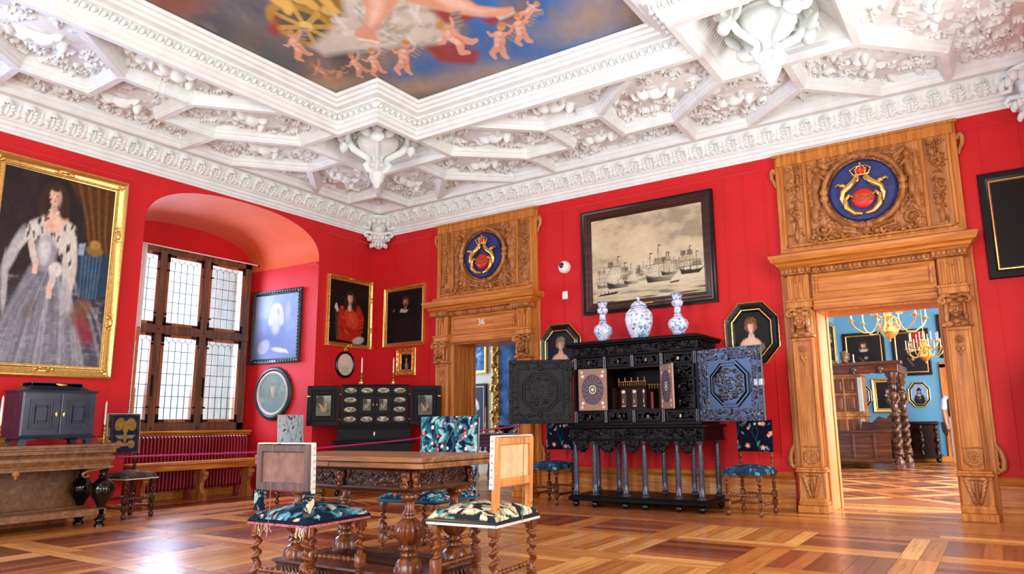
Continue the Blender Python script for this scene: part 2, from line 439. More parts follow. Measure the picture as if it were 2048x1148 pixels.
# ------------------------------------------------------------------ noise and painting on vertices
def vnoise(x, y, seed=0, octaves=4):
    rs = np.random.RandomState(seed); T = rs.rand(64, 64); out = 0; amp = .5
    for k in range(octaves):
        xx = x*2**k+17.3*k; yy = y*2**k+9.1*k
        xi = np.floor(xx).astype(int); yi = np.floor(yy).astype(int); fx = xx-xi; fy = yy-yi
        fx = fx*fx*(3-2*fx); fy = fy*fy*(3-2*fy)
        a = T[xi % 64, yi % 64]; b = T[(xi+1) % 64, yi % 64]; c = T[xi % 64, (yi+1) % 64]; d = T[(xi+1) % 64, (yi+1) % 64]
        out = out+amp*((a*(1-fx)+b*fx)*(1-fy)+(c*(1-fx)+d*fx)*fy); amp *= .5
    return out/(1-.5**octaves)

class Paint:
    def __init__(s, u, v, base):
        s.u = u; s.v = v; s.c = np.zeros(u.shape+(3,)); s.c[:] = base
    def blend(s, a, col):
        a = np.clip(a, 0, 1)[..., None]; s.c = s.c*(1-a)+np.array(col)*a; return s
    def mod(s, amt, sc, seed, oct=4):
        s.c = s.c*(1+amt*(vnoise(s.u*sc+50, s.v*sc+50, seed, oct)*2-1))[..., None]; return s
    def ell(s, cx, cy, rx, ry, col, rot=0, soft=.15, a=1):
        dx = s.u-cx; dy = s.v-cy; c, t = math.cos(rot), math.sin(rot)
        x = (dx*c+dy*t)/rx; y = (-dx*t+dy*c)/ry; d = np.sqrt(x*x+y*y)
        return s.blend(a*np.clip((1-d)/soft+.5, 0, 1), col)
    def poly(s, pts, col, soft=.02, a=1):
        P = np.array(pts, float); ins = np.zeros(s.u.shape, bool); dist = np.full(s.u.shape, 9.)
        for i in range(len(P)):
            x0, y0 = P[i]; x1, y1 = P[(i+1) % len(P)]
            c = ((y0 > s.v) != (y1 > s.v))
            if abs(y1-y0) > 1e-9: ins ^= c & (s.u < (x1-x0)*(s.v-y0)/(y1-y0)+x0)
            L = max(1e-9, (x1-x0)**2+(y1-y0)**2); t = np.clip(((s.u-x0)*(x1-x0)+(s.v-y0)*(y1-y0))/L, 0, 1)
            dist = np.minimum(dist, np.hypot(s.u-x0-t*(x1-x0), s.v-y0-t*(y1-y0)))
        sd = np.where(ins, dist, -dist); return s.blend(a*np.clip(sd/soft+.5, 0, 1), col)
    def line(s, pts, w, col, a=1, soft=.4):
        for i in range(len(pts)-1):
            x0, y0 = pts[i]; x1, y1 = pts[i+1]
            L = max(1e-9, (x1-x0)**2+(y1-y0)**2); t = np.clip(((s.u-x0)*(x1-x0)+(s.v-y0)*(y1-y0))/L, 0, 1)
            d = np.hypot(s.u-x0-t*(x1-x0), s.v-y0-t*(y1-y0)); s.blend(a*np.clip((w-d)/(w*soft)+.5, 0, 1), col)
        return s

def woven(pal, seed, n=70, L=.11, size=(.5, .5), fl=16, fr=.022, vein=True, stems=6):
    """leafy tapestry colours over metric coordinates; pal = (ground, leaf colours, flower, flower heart)"""
    def fn(x, y):
        rs = random.Random(seed); p = Paint(x, y, pal[0]); w, h = size
        for k in range(stems):
            x0 = rs.uniform(-w/2, w/2); pts = [(x0, -h/2)]
            for q in range(5): pts.append((pts[-1][0]+rs.uniform(-.05, .05), pts[-1][1]+h/5))
            p.line(pts, .0035, pal[1][0], .9)
        for k in range(n):
            cx, cy = rs.uniform(-w/2, w/2), rs.uniform(-h/2, h/2); a = rs.uniform(.3, 2.8)+(PI if rs.random() < .2 else 0); l = L*rs.uniform(.5, 1.15); bend = rs.uniform(-1.2, 1.2)
            c = rs.choice(pal[1]); lo = tuple(q*.55 for q in c); hi = tuple(min(1, q*1.5+.03) for q in c)
            x_, y_ = cx, cy; spine = [(x_, y_)]
            for q in range(9):
                t = q/8; aa = a+bend*(t-.5); x_ += math.cos(aa)*l/9; y_ += math.sin(aa)*l/9; spine.append((x_, y_))
                ww = l*.2*math.sin(PI*min(.97, .12+t*.86))*(1+.22*(q % 2))
                p.ell(x_, y_, l*.085, ww, c, aa, .25)
                p.ell(x_-math.sin(aa)*ww*.5, y_+math.cos(aa)*ww*.5, l*.07, ww*.4, hi, aa, .8, .7); p.ell(x_+math.sin(aa)*ww*.6, y_-math.cos(aa)*ww*.6, l*.07, ww*.3, lo, aa, .8, .7)
            if vein: p.line(spine, .0018, hi, .9)
        for k in range(fl):
            cx, cy = rs.uniform(-w/2, w/2), rs.uniform(-h/2, h/2); r_ = fr*rs.uniform(.6, 1.2); c = rs.choice(pal[2])
            for q in range(5): a = q*1.2566+k; p.ell(cx+r_*.6*math.cos(a), cy+r_*.6*math.sin(a), r_*.55, r_*.4, tuple(v*(.75+.1*q) for v in c), a, .3)
            p.ell(cx, cy, r_*.3, r_*.3, pal[3], 0, .4)
        return p.mod(.16, 60, seed, 3).c
    return fn
WV = {
 'blue': ((rgb(10, 28, 44), [rgb(34, 84, 104), rgb(70, 128, 144), rgb(118, 160, 164), rgb(24, 58, 80), rgb(176, 176, 148), rgb(140, 110, 104)], [rgb(190, 110, 96), rgb(214, 190, 160)], rgb(230, 220, 190)), 95, .10, 8, .02),
 'cream': ((rgb(34, 40, 44), [rgb(206, 188, 146), rgb(186, 168, 128), rgb(70, 122, 128), rgb(214, 200, 164), rgb(150, 140, 108), rgb(96, 142, 142)], [rgb(216, 198, 160)], rgb(130, 104, 74)), 120, .10, 7, .034),
 'flower': ((rgb(8, 28, 54), [rgb(26, 88, 104), rgb(64, 132, 142), rgb(130, 176, 170), rgb(16, 58, 82), rgb(40, 104, 112)], [rgb(204, 44, 58), rgb(232, 226, 220), rgb(214, 70, 74)], rgb(244, 220, 200)), 210, .095, 70, .014),
 'navy': ((rgb(8, 14, 32), [rgb(34, 78, 84), rgb(60, 110, 112), rgb(100, 140, 134)], [rgb(216, 130, 120), rgb(222, 212, 200), rgb(214, 150, 136)], rgb(250, 226, 200)), 22, .07, 15, .024),
 'pale': ((rgb(192, 208, 216), [rgb(70, 108, 128), rgb(110, 146, 160), rgb(50, 84, 104), rgb(160, 186, 196)], [rgb(120, 150, 166)], rgb(220, 228, 230)), 60, .08, 4, .014)}
def canvas(Wd, Hd, fn, res=.012, shape='rect', y=0.0, cut=.3):
    """mesh + colours of a painted surface in the xz plane, facing -y; origin bottom centre"""
    b = MB()
    if shape == 'rect':
        nx = max(8, int(Wd/res)); nz = max(8, int(Hd/res))
        X, Z = np.meshgrid(np.linspace(-Wd/2, Wd/2, nx), np.linspace(0, Hd, nz))
        P = np.stack([X, np.full_like(X, y), Z], -1); b.grid(P)
        u = X.ravel()/Wd*2; v = Z.ravel()/Hd*2-1
    else:
        nr = max(8, int(max(Wd, Hd)/2/res)); na = max(24, int(PI*max(Wd, Hd)/res))
        pts = [(0, 0)]; F = []
        path = outline(Wd, Hd, shape, na, cut)
        for j in range(1, nr+1):
            pts += [(px*j/nr, pz*j/nr) for px, pz in path]
        n = len(path)
        for i in range(n): F.append((0, 1+i, 1+(i+1) % n))
        for j in range(nr-1):
            for i in range(n):
                k = (i+1) % n; F.append((1+j*n+i, 1+(j+1)*n+i, 1+(j+1)*n+k, 1+j*n+k))
        A = np.array(pts); b.add([(x, y, z+Hd/2) for x, z in pts], F)
        u = A[:, 0]/Wd*2; v = A[:, 1]/Hd*2
    return b, fn(u, v)

def outline(Wd, Hd, shape, n=48, cut=.3):
    if shape == 'rect': return [(-Wd/2, -Hd/2), (Wd/2, -Hd/2), (Wd/2, Hd/2), (-Wd/2, Hd/2)]
    if shape == 'oval': return [(Wd/2*math.cos(2*PI*i/n), Hd/2*math.sin(2*PI*i/n)) for i in range(n)]
    a, b = Wd/2, Hd/2; c = a*(1-cut*1.0) if False else a*.46; d = b*.46
    pts = [(-c, -b), (c, -b), (a, -d), (a, d), (c, b), (-c, b), (-a, d), (-a, -d)]
    if n <= 8: return pts
    out = []; k = n//8
    for i in range(8):
        p, q = pts[i], pts[(i+1) % 8]
        out += [(p[0]+(q[0]-p[0])*t/k, p[1]+(q[1]-p[1])*t/k) for t in range(k)]
    return out

def picture(name, label, Wd, Hd, prof, mats, fn, loc, rz=0, shape='rect', tilt=0, group=None, res=.012, extra=None, cat='painting', back=.02, cmat='oil'):
    """prof: list of rings (profile, material, part name); profile runs (inset, height)"""
    root = thing(name, label, cat, loc, group=group, rot=(tilt, 0, rz))
    oc = outline(Wd, Hd, shape, 48)
    for k, (pr, mt, pn) in enumerate(prof):
        b = MB(); b.sweep([(x, z+Hd/2) for x, z in oc], pr, True, 1, plane='xz')
        if extra and k == 0: extra(b, Wd, Hd)
        fr = b.build(pn, mt, root, 40 if shape == 'rect' else 30)
    ins = prof[-1][0][-1][0]; hh = prof[-1][0][-1][1]
    b, c = canvas(Wd-2*ins+.004, Hd-2*ins+.004, fn, res, shape, -hh+.002)
    b.M = None; b.v = [(x, y, z+ins-.002) for x, y, z in b.v]
    b.build('canvas', cmat, root, 0, cols=c)
    bk = MB(); bk.poly([(x*.97, z*.97+Hd/2) for x, z in oc], -.012, 0, 'y'); bk.build('backing', 'black_frame', root, 0)
    return root

# ------------------------------------------------------------------ carved relief (height fields)
def stamp(Hm, X, Y, cx, cy, rx, ry, h, rot=0, pw=.5):
    r = max(rx, ry); j0, j1 = np.searchsorted(Y[:, 0], [cy-r, cy+r]); i0, i1 = np.searchsorted(X[0], [cx-r, cx+r])
    if j1 <= j0 or i1 <= i0: return
    x = X[j0:j1, i0:i1]-cx; y = Y[j0:j1, i0:i1]-cy; c, s = math.cos(rot), math.sin(rot)
    d = 1-((x*c+y*s)/rx)**2-((-x*s+y*c)/ry)**2
    Hm[j0:j1, i0:i1] = np.maximum(Hm[j0:j1, i0:i1], np.where(d > 0, h*np.power(np.maximum(d, 0), pw), 0))
def scroll(Hm, X, Y, cx, cy, r0, a0, turns, w, h, sgn=1, n=40):
    for i in range(n):
        t = i/(n-1); a = a0+sgn*turns*2*PI*t; r = r0*(1-.82*t)
        stamp(Hm, X, Y, cx+r*math.cos(a), cy+r*math.sin(a), w*(1-.45*t), w*(1-.45*t), h*(.75+.25*t))
    stamp(Hm, X, Y, cx, cy, w*1.3, w*1.3, h*1.15)
def leaf(Hm, X, Y, cx, cy, L, ang, h, rs, w=.33):
    for k in range(6):
        t = k/5; sd = L*w*math.sin(PI*(.15+.8*t))
        bx = cx+L*t*math.cos(ang); by = cy+L*t*math.sin(ang)
        stamp(Hm, X, Y, bx, by, L*.16, L*.07, h, ang)
        for q in (-1, 1):
            aa = ang+q*(1.0-.5*t)
            stamp(Hm, X, Y, bx+math.cos(aa)*sd*.6, by+math.sin(aa)*sd*.6, sd*.62, sd*.24, h*.72, aa)
def flower(Hm, X, Y, cx, cy, r, h, n=6):
    for k in range(n):
        a = 2*PI*k/n; stamp(Hm, X, Y, cx+r*.55*math.cos(a), cy+r*.55*math.sin(a), r*.45, r*.26, h*.8, a)
    stamp(Hm, X, Y, cx, cy, r*.25, r*.25, h*1.1)
def figure(Hm, X, Y, cx, cy, s, ang, h):    # reclining putto / figure
    c, d = math.cos(ang), math.sin(ang)
    def P(x, y): return cx+s*(x*c-y*d), cy+s*(x*d+y*c)
    for x, y, a, b, ro, hh in ((0, 0, .30, .17, 0, 1), (.36, .08, .13, .12, 0, 1.15), (-.33, -.02, .24, .11, .3, .9), (-.6, .10, .2, .07, 1.0, .75),
                               (-.34, .14, .22, .08, -.5, .8), (.22, -.2, .18, .06, -.8, .75), (.3, .26, .2, .06, .9, .75), (.05, .26, .26, .16, .9, .5), (-.1, -.27, .3, .12, .2, .45)):
        q = P(x, y); stamp(Hm, X, Y, q[0], q[1], a*s, b*s, h*hh, ang+ro)

def inside(poly, x, y):
    P = np.array(poly); ins = np.zeros(x.shape, bool)
    for i in range(len(P)):
        x0, y0 = P[i]; x1, y1 = P[(i+1) % len(P)]
        if abs(y1-y0) < 1e-9: continue
        ins ^= ((y0 > y) != (y1 > y)) & (x < (x1-x0)*(y-y0)/(y1-y0)+x0)
    return ins

def relief(w, h, res, fn, margin=0.0):
    """height map on w x h (centred); returns X, Y, H"""
    nx = int(w/res)+1; ny = int(h/res)+1
    X, Y = np.meshgrid(np.linspace(-w/2, w/2, nx), np.linspace(-h/2, h/2, ny)); Hm = np.zeros_like(X)
    fn(Hm, X, Y); return X, Y, Hm
def relief_panel(b, w, h, res, fn, m, amp=1):      # relief facing -y, centred at m
    X, Y, H = relief(w, h, res, fn)
    b.grid(np.stack([X, -H*amp, Y], -1), m)

def foliage(seed, hh=.02, sc=.1, fig=False):
    def fn(Hm, X, Y):
        rs = random.Random(seed); w = X.max()-X.min(); h = Y.max()-Y.min(); s = sc
        n = int(w*h/(s*s)*1.5)+4
        for k in range(n):
            x = rs.uniform(X.min(), X.max()); y = rs.uniform(Y.min(), Y.max()); a = rs.uniform(0, 2*PI)
            q = rs.random()
            if q < .42: leaf(Hm, X, Y, x, y, s*rs.uniform(.7, 1.3), a, hh*rs.uniform(.6, 1), rs)
            elif q < .8: scroll(Hm, X, Y, x, y, s*rs.uniform(.4, .7), a, rs.uniform(.8, 1.4), s*.13, hh*rs.uniform(.6, 1), rs.choice((-1, 1)), 18)
            else: flower(Hm, X, Y, x, y, s*rs.uniform(.25, .4), hh)
    return fn
def symm_scrolls(seed, hh=.012):      # mirrored rinceau for furniture friezes
    def fn(Hm, X, Y):
        w = X.max()-X.min(); h = Y.max()-Y.min(); n = max(1, round(w/h/1.0)); rs = random.Random(seed)
        for k in range(n):
            cx = X.min()+w*(k+.5)/n; sg = 1 if k % 2 else -1
            scroll(Hm, X, Y, cx, 0, h*.36, PI/2*sg, 1.3, h*.07, hh, sg, 36)
            scroll(Hm, X, Y, cx-sg*w/n*.42, h*.25*sg, h*.18, 0, 1.1, h*.05, hh*.8, -sg, 20)
            for q in range(5):
                a = rs.uniform(0, 2*PI); leaf(Hm, X, Y, cx+h*.3*math.cos(a), h*.3*math.sin(a), h*.25, a+.6, hh*.8, rs)
            flower(Hm, X, Y, cx, 0, h*.12, hh*1.1, 5)
    return fn

# ------------------------------------------------------------------ room shell
RX, RY = 9.68, -9.68        # room size; doors wall y=0, window wall x=0
def quadwall(b, x0, x1, z0, z1, holes, T, y=0):    # wall in xz plane with rectangular holes
    xs = sorted({x0, x1, *[h[0] for h in holes], *[h[1] for h in holes]})
    zs = sorted({z0, z1, *[h[2] for h in holes], *[h[3] for h in holes]})
    for i in range(len(xs)-1):
        for j in range(len(zs)-1):
            cx, cz = (xs[i]+xs[i+1])/2, (zs[j]+zs[j+1])/2
            if any(h[0] < cx < h[1] and h[2] < cz < h[3] for h in holes): continue
            b.box(xs[i], xs[i+1], y, y+T, zs[j], zs[j+1])

DX1, DX2, DHW, DH = 2.35, 7.75, .63, 2.24
b = MB(); quadwall(b, 0, 12.2, 0, 4.75, [(DX1-DHW, DX1+DHW, 0, DH), (DX2-DHW, DX2+DHW, 0, DH)], .46)
struct(b.build('wall_back', 'red_cloth', None, 0), 'red cloth wall with two doorways')

# window wall with deep arched niche
def arch(y0, y1, zs, rise, n=28, e=2.4):
    c, h = (y0+y1)/2, (y1-y0)/2; out = []
    for i in range(n+1):
        a = PI*i/n; s = math.cos(a); q = abs(s)**(2/e)*(1 if s > 0 else -1)
        out.append((c+h*q, zs+rise*abs(math.sin(a))**(2/e)))
    return out       # from y1 side over to y0 side
def niche_wall(niches, x, ztop, xb):
    front = MB(); sof = MB(); edges = [0.0]
    ycur = 0.0
    for (y0, y1) in niches:
        front.box(x-.02, x, y1, ycur, 0, ztop)
        A = arch(y0, y1, 3.57, .6); Bk = arch(y0+.17, y1-.17, 3.53, .52)
        V = []; F = []
        for (a, z) in A: V += [(x, a, z), (x, a, ztop)]
        for i in range(len(A)-1): F.append((2*i, 2*i+1, 2*i+3, 2*i+2))
        front.add(V, F)
        V = []; F = []
        for (p, q), (r_, t) in zip(A, Bk): V += [(x, p, q), (xb, r_, t)]
        for i in range(len(A)-1): F.append((2*i, 2*i+1, 2*i+3, 2*i+2))
        sof.add(V, F)
        for ya, yb in ((y1, y1-.17), (y0, y0+.17)):
            front.add([(x, ya, 0), (xb, yb, 0), (xb, yb, 3.53), (x, ya, 3.57)], [(0, 1, 2, 3)])
        ycur = y0
        # parapet and lunette around the window
        w0, w1 = y0+.24, y1-.24
        front.add([(xb, y0+.17, 0), (xb, y1-.17, 0), (xb, y1-.17, .95), (xb, y0+.17, .95)], [(0, 1, 2, 3)])
        for ya, yb in ((y0+.17, w0), (w1, y1-.17)): front.add([(xb, ya, .95), (xb, yb, .95), (xb, yb, 3.53), (xb, ya, 3.53)], [(0, 1, 2, 3)])
        V = [(xb, (y0+y1)/2, 3.64)]+[(xb, p, q) for p, q in Bk]; V[1] = (xb, Bk[0][0], 3.64); V[-1] = (xb, Bk[-1][0], 3.64)
        front.add(V, [(0, i, i+1) for i in range(1, len(V)-1)])
    front.box(x-.02, x, RY-.4, ycur, 0, ztop)
    struct(front.build('wall_left', 'red_cloth', None, 30), 'red cloth wall with a deep arched window niche')
    struct(sof.build('trim_1', 'bounce_plaster', None, 60), 'red plaster arch soffit, warm floor bounce in its colour, over the window niche')
NX = -1.45
niche_wall([(-4.02, -1.27), (-8.95, -6.15)], 0.0, 4.75, NX)  # second niche is unseen, placed so its lamp reflects in the cabinet door

# outer shell behind the window wall so no light leaks between
b = MB(); b.box(-1.7, -.03, -1.26, .4, 0, 4.75); b.box(-1.7, -.03, -6.1, -4.07, 0, 4.75)
b.box(-1.75, -1.46, -4.05, -3.8, 0, 4.75); b.box(-1.75, -1.46, -1.5, -1.2, 0, 4.75); b.box(-1.75, -1.46, -4.1, -1.2, 0, .94); b.box(-1.75, -1.46, -4.1, -1.2, 3.66, 4.75)
b.box(-1.75, .0, -4.05, -1.25, 4.2, 4.75)
struct(b.build('wall_outer', 'sandstone', None, 0), 'stone core of the window wall')

# walls behind the camera, with the windows that light the room
def wallx(nm, x, y0, y1, holes, lab):
    b = MB(); ys = sorted({y0, y1, *[h[0] for h in holes], *[h[1] for h in holes]}); zs = [0, .8, 3.5, 4.75]
    for i in range(len(ys)-1):
        for j in range(3):
            c = (ys[i]+ys[i+1])/2
            if j == 1 and any(h[0] < c < h[1] for h in holes): continue
            b.box(x, x+.08, ys[i], ys[i+1], zs[j], zs[j+1])
    struct(b.build(nm, 'red_cloth', None, 0), lab)
wallx('wall_right', 9.72, -9.75, 0, [(-7.9, -5.9), (-3.9, -1.9)], 'red wall behind the camera side with tall window openings')
b = MB(); quadwall(b, -.02, 9.8, 0, 4.75, [(1.6, 3.6, .8, 3.5), (5.6, 7.6, .8, 3.5)], .08, -9.83)
struct(b.build('wall_front', 'red_cloth', None, 0), 'red wall behind the camera with tall window openings')
# rooms beyond
b = MB(); b.box(5.25, 5.35, .46, 11, 0, 4.4); b.box(5.25, 12.2, 11, 11.1, 0, 4.4)
struct(b.build('wall_blue', 'blue_cloth', None, 0), 'pale blue wall of the room beyond the right doorway')
b = MB(); b.box(-3.2, 5.24, 3.6, 3.7, 0, 4.4); b.box(5.15, 5.24, .46, 3.6, 0, 4.4)
struct(b.build('wall_cream', 'cream_wall', None, 0), 'pale wall of the room beyond the left doorway')
b = MB(); b.box(-3.2, 12.2, .46, 11.1, 4.0, 4.3); b.box(5.35, 12, 10.86, 11, 3.7, 4.0)
b.sweep([(5.35, .5), (5.35, 10.99), (12, 10.99)], [(0, 3.72), (.05, 3.74), (.09, 3.82), (.2, 3.9), (.24, 4.0)], False, -1)
struct(b.build('ceiling_beyond', 'stucco', None, 0), 'white ceiling of the rooms beyond')

# parquet
def parquet():
    b = MB(); cols = []; dirs = []; rs = random.Random(4)
    LIGHT = [rgb(214, 146, 76), rgb(196, 124, 60), rgb(226, 164, 94), rgb(184, 112, 52)]
    DARKC = [rgb(134, 72, 40), rgb(152, 84, 48), rgb(112, 56, 32), rgb(176, 104, 62), rgb(124, 64, 42)]
    def plank(x0, x1, y0, y1, c, d, T=None):
        q = [(x0, y0), (x1, y0), (x1, y1), (x0, y1)]
        if T: q = [T(*p) for p in q]
        b.add([(x, y, 0) for x, y in q], [(0, 1, 2, 3)])
        j = rs.uniform(.86, 1.14); cols.extend([tuple(k*j for k in c)]*4); dirs.extend([(d, d, d)]*4)
    def run(x0, x1, y0, y1, w, d, pal, T=None, L=2.2, ok=None):
        g = .0016
        if d == 0:
            y = y0
            while y < y1-1e-6:
                x = x0
                while x < x1-1e-6:
                    e = min(x1, x+rs.uniform(.6, 1)*L)
                    if ok is None or ok(x, e, y, min(y+w, y1)): plank(x+g, e-g, y+g, min(y+w, y1)-g, rs.choice(pal), 0, T)
                    x = e
                y += w
        else:
            x = x0
            while x < x1-1e-6:
                y = y0
                while y < y1-1e-6:
                    e = min(y1, y+rs.uniform(.6, 1)*L)
                    if ok is None or ok(x, min(x+w, x1), y, e): plank(x+g, min(x+w, x1)-g, y+g, e-g, rs.choice(pal), 1, T)
                    y = e
                x += w
    run(1.2, 12, -1.62, .9, .14, 0, LIGHT[:2]+[DARKC[3]]+LIGHT[2:], L=3)
    run(-1.6, 1.2, -10.6, .46, .14, 1, LIGHT[:2]+DARKC[:3], L=3)
    P = 1.02; Bw = .27
    for i in range(-1, 12):
        for j in range(0, 10):
            x0 = 1.2+i*P; y1 = -1.62-j*P; y0 = y1-P
            if x0 < 1.19 or x0 > 12: continue
            k = (i+j) % 2
            run(x0, x0+P-Bw, y0+Bw, y1, .125, k, DARKC if rs.random() < .8 else LIGHT, L=1.6)
            run(x0+P-Bw, x0+P, y0+(Bw if k else 0), y1, Bw/2, 1, LIGHT)
            run(x0, x0+P-(0 if k else Bw), y0, y0+Bw, Bw/2, 0, LIGHT)
    c45 = math.sqrt(.5)
    def T(x, y): return (7.6+(x-y)*c45, 3.2+(x+y)*c45)
    def ok(a, e, c, d):
        q = [T(*p) for p in ((a, c), (e, c), (e, d), (a, d))]
        return all(.92 < y < 11 and x < 12.1 for x, y in q) and all(x > -3 for x, y in q)
    for i in range(-14, 14):
        for j in range(-14, 14):
            x0 = i*.94; y0 = j*.94
            if not ok(x0, x0+.3, y0, y0+.3): continue
            k = (i+j) % 2
            run(x0+.2, x0+.94, y0+.2, y0+.94, .123, k, DARKC, T, .74, ok)
            run(x0, x0+.2, y0, y0+.94, .2, 1, LIGHT, T, .94, ok); run(x0+.2, x0+.94, y0, y0+.2, .2, 0, LIGHT, T, .74, ok)
    n = len(b.v)
    b.add([(-3.3, -11, -.002), (12.4, -11, -.002), (12.4, 11.2, -.002), (-3.3, 11.2, -.002)], [(0, 1, 2, 3)])
    cols.extend([rgb(150, 92, 50)]*4); dirs.extend([(0, 0, 0)]*4)
    o = b.build('floor', 'floor', None, 0, cols=np.array(cols))
    a = o.data.color_attributes.new('Dir', 'FLOAT_COLOR', 'POINT'); c = np.ones((len(dirs), 4), np.float32); c[:, :3] = np.array(dirs); a.data.foreach_set('color', c.ravel())
    struct(o, 'parquet floor of oak and brown planks in woven squares')
parquet()

# ------------------------------------------------------------------ coffered ceiling
ZB, ZP = 4.52, 4.69
b = MB()
b.box(-.02, RX+.4, RY-.4, 0, 5.0, 5.1)
ceil = b.build('ceiling', 'stucco', None, 0); struct(ceil, 'white stucco coffered ceiling')
def mir(p): return (RX-p[0], p[1])
def place(p, side): return (p[0], -p[1]) if side == 0 else (p[1], -p[0])
SEG = [((.97, .97), (.97, .30)), ((.97, .97), (1.65, 1.65)), ((1.63, .30), (2.32, .99)), ((2.32, .99), (2.32, 1.65)), ((2.32, .99), (3.09, .30)),
       ((2.99, 1.65), (3.78, .97)), ((3.78, .97), (3.80, .30)), ((3.78, .97), (4.46, .97)), ((4.46, .97), (4.46, 1.62)), ((3.68, 2.33), (4.46, 1.62)), ((4.46, 1.62), (4.81, 1.62))]
POL = [[(.3, .3), (.97, .3), (.97, .97), (.3, .97)],
       [(.97, .3), (1.63, .3), (2.32, .99), (2.32, 1.65), (1.65, 1.65), (.97, .97)],
       [(1.63, .3), (3.09, .3), (2.32, .99)],
       [(2.32, .99), (3.09, .3), (3.80, .3), (3.78, .97), (2.99, 1.65), (2.32, 1.65)],
       [(2.99, 1.65), (3.78, .97), (4.46, .97), (4.46, 1.62), (3.68, 2.33), (2.99, 2.33)],
       [(3.8, .3), (4.84, .3), (5.88, .3), (5.9, .97), (5.22, .97), (5.22, 1.62), (4.46, 1.62), (4.46, .97), (3.78, .97)],
       [(3.68, 2.33), (4.46, 1.62), (5.22, 1.62), (6.0, 2.33)]]
RIBP = [(-.10, ZP), (-.088, 4.66), (-.085, 4.63), (-.07, 4.615), (-.066, 4.585), (-.048, 4.57), (-.044, 4.54), (-.034, 4.535), (-.034, ZB),
        (.034, ZB), (.034, 4.535), (.044, 4.54), (.048, 4.57), (.066, 4.585), (.07, 4.615), (.085, 4.63), (.088, 4.66), (.10, ZP)]
ribn = [0]
def rib(a, c):
    ribn[0] += 1; dz = .0002*(ribn[0] % 11)
    a, c = np.array(a, float), np.array(c, float); d = (c-a)/np.linalg.norm(c-a)
    b = MB(); b.sweep([tuple(a-d*.03), tuple(c+d*.03)], [(o, z+dz) for o, z in RIBP], False)
    return b.build('ceiling_rib', 'stucco', ceil, 25)
for side in (0, 1):
    for a, c in SEG:
        if not (side and a[0] == a[1] and c[0] == c[1]): rib(place(a, side), place(c, side))
        rib(place(mir(a), side), place(mir(c), side))
for a, c in SEG[2:]: rib((RX-a[1], -a[0]), (RX-c[1], -c[0]))
nodes = set()
for side in (0, 1):
    for a, c in SEG:
        for p in (a, c, mir(a), mir(c)):
            if .5 < p[1] < 2.2: nodes.add(place(p, side))
b = MB()
for x, y in nodes: b.lathe([(.0345, ZB-.002), (.037, 4.53), (.046, 4.545), (.05, 4.57), (.068, 4.585), (.075, 4.62), (.09, 4.64), (.11, ZP)], (x, y), 24)
b.build('rib_junctions', 'stucco', ceil, 30)
# slab at coffer level, leaving the painting and the pendant recesses open, and the carved fields
def coffer(poly, seed, fig):
    xs = [p[0] for p in poly]; ys = [p[1] for p in poly]
    w, h = max(xs)-min(xs), max(ys)-min(ys); cx, cy = (max(xs)+min(xs))/2, (max(ys)+min(ys))/2
    area_ = abs(sum(poly[i][0]*poly[(i+1) % len(poly)][1]-poly[(i+1) % len(poly)][0]*poly[i][1] for i in range(len(poly))))/2
    def fn(Hm, X, Y):
        rs = random.Random(seed)
        foliage(seed, .075, .17)(Hm, X, Y)
        if fig:
            mx = sum(xs)/len(xs)-cx; my = sum(ys)/len(ys)-cy; s = min(.42, math.sqrt(area_)*.42)
            ang = (0 if w > h else PI/2)+rs.uniform(-.25, .25)
            stamp(Hm, X, Y, mx, my, s*1.15, s*.72, .05, ang); figure(Hm, X, Y, mx, my, s, ang, .14)
    X, Y, Hm = relief(w, h, .0165, fn)
    P = np.stack([X+cx, Y+cy, ZP-.012-Hm], -1)
    cxs = (P[:-1, :-1, 0]+P[1:, 1:, 0])/2; cys = (P[:-1, :-1, 1]+P[1:, 1:, 1])/2
    # fade the relief out under the ribs
    b = MB(); b.grid(P, None, inside(poly, cxs, cys))
    b.build('coffer_relief', 'stucco', ceil, 60)
sd = 10
for side in (0, 1):
    for k, pl in enumerate(POL):
        for mm in (0, 1):
            if mm and k in (5, 6): continue
            if side == 1 and k == 0 and not mm: continue
            q = [place(mir(p) if mm else p, side) for p in pl]; sd += 1
            coffer(q, sd, k in (1, 3, 4, 5, 6))
for k, pl in enumerate(POL[1:]):
    sd += 1; coffer([(RX-y, -x) for x, y in pl], sd, k+1 in (1, 3, 4, 5, 6))
b = MB()     # plain slab above the reliefs (ring around the big painting)
for x0, x1, y0, y1 in ((0, RX, -1.65, 0), (0, 1.65, RY, -1.65), (RX-1.65, RX+.3, RY, -1.65), (2.99, 6.69, -2.4, -1.65), (1.65, 2.4, -6.69, -2.99), (7.3, 8.03, -6.69, -2.99), (0, RX, RY-.3, -8.03), (2.99, 6.69, -8.03, -7.3)):
    b.box(x0, x1, y0, y1, ZP, ZP+.06)
b.build('coffer_ground', 'stucco', ceil, 0)

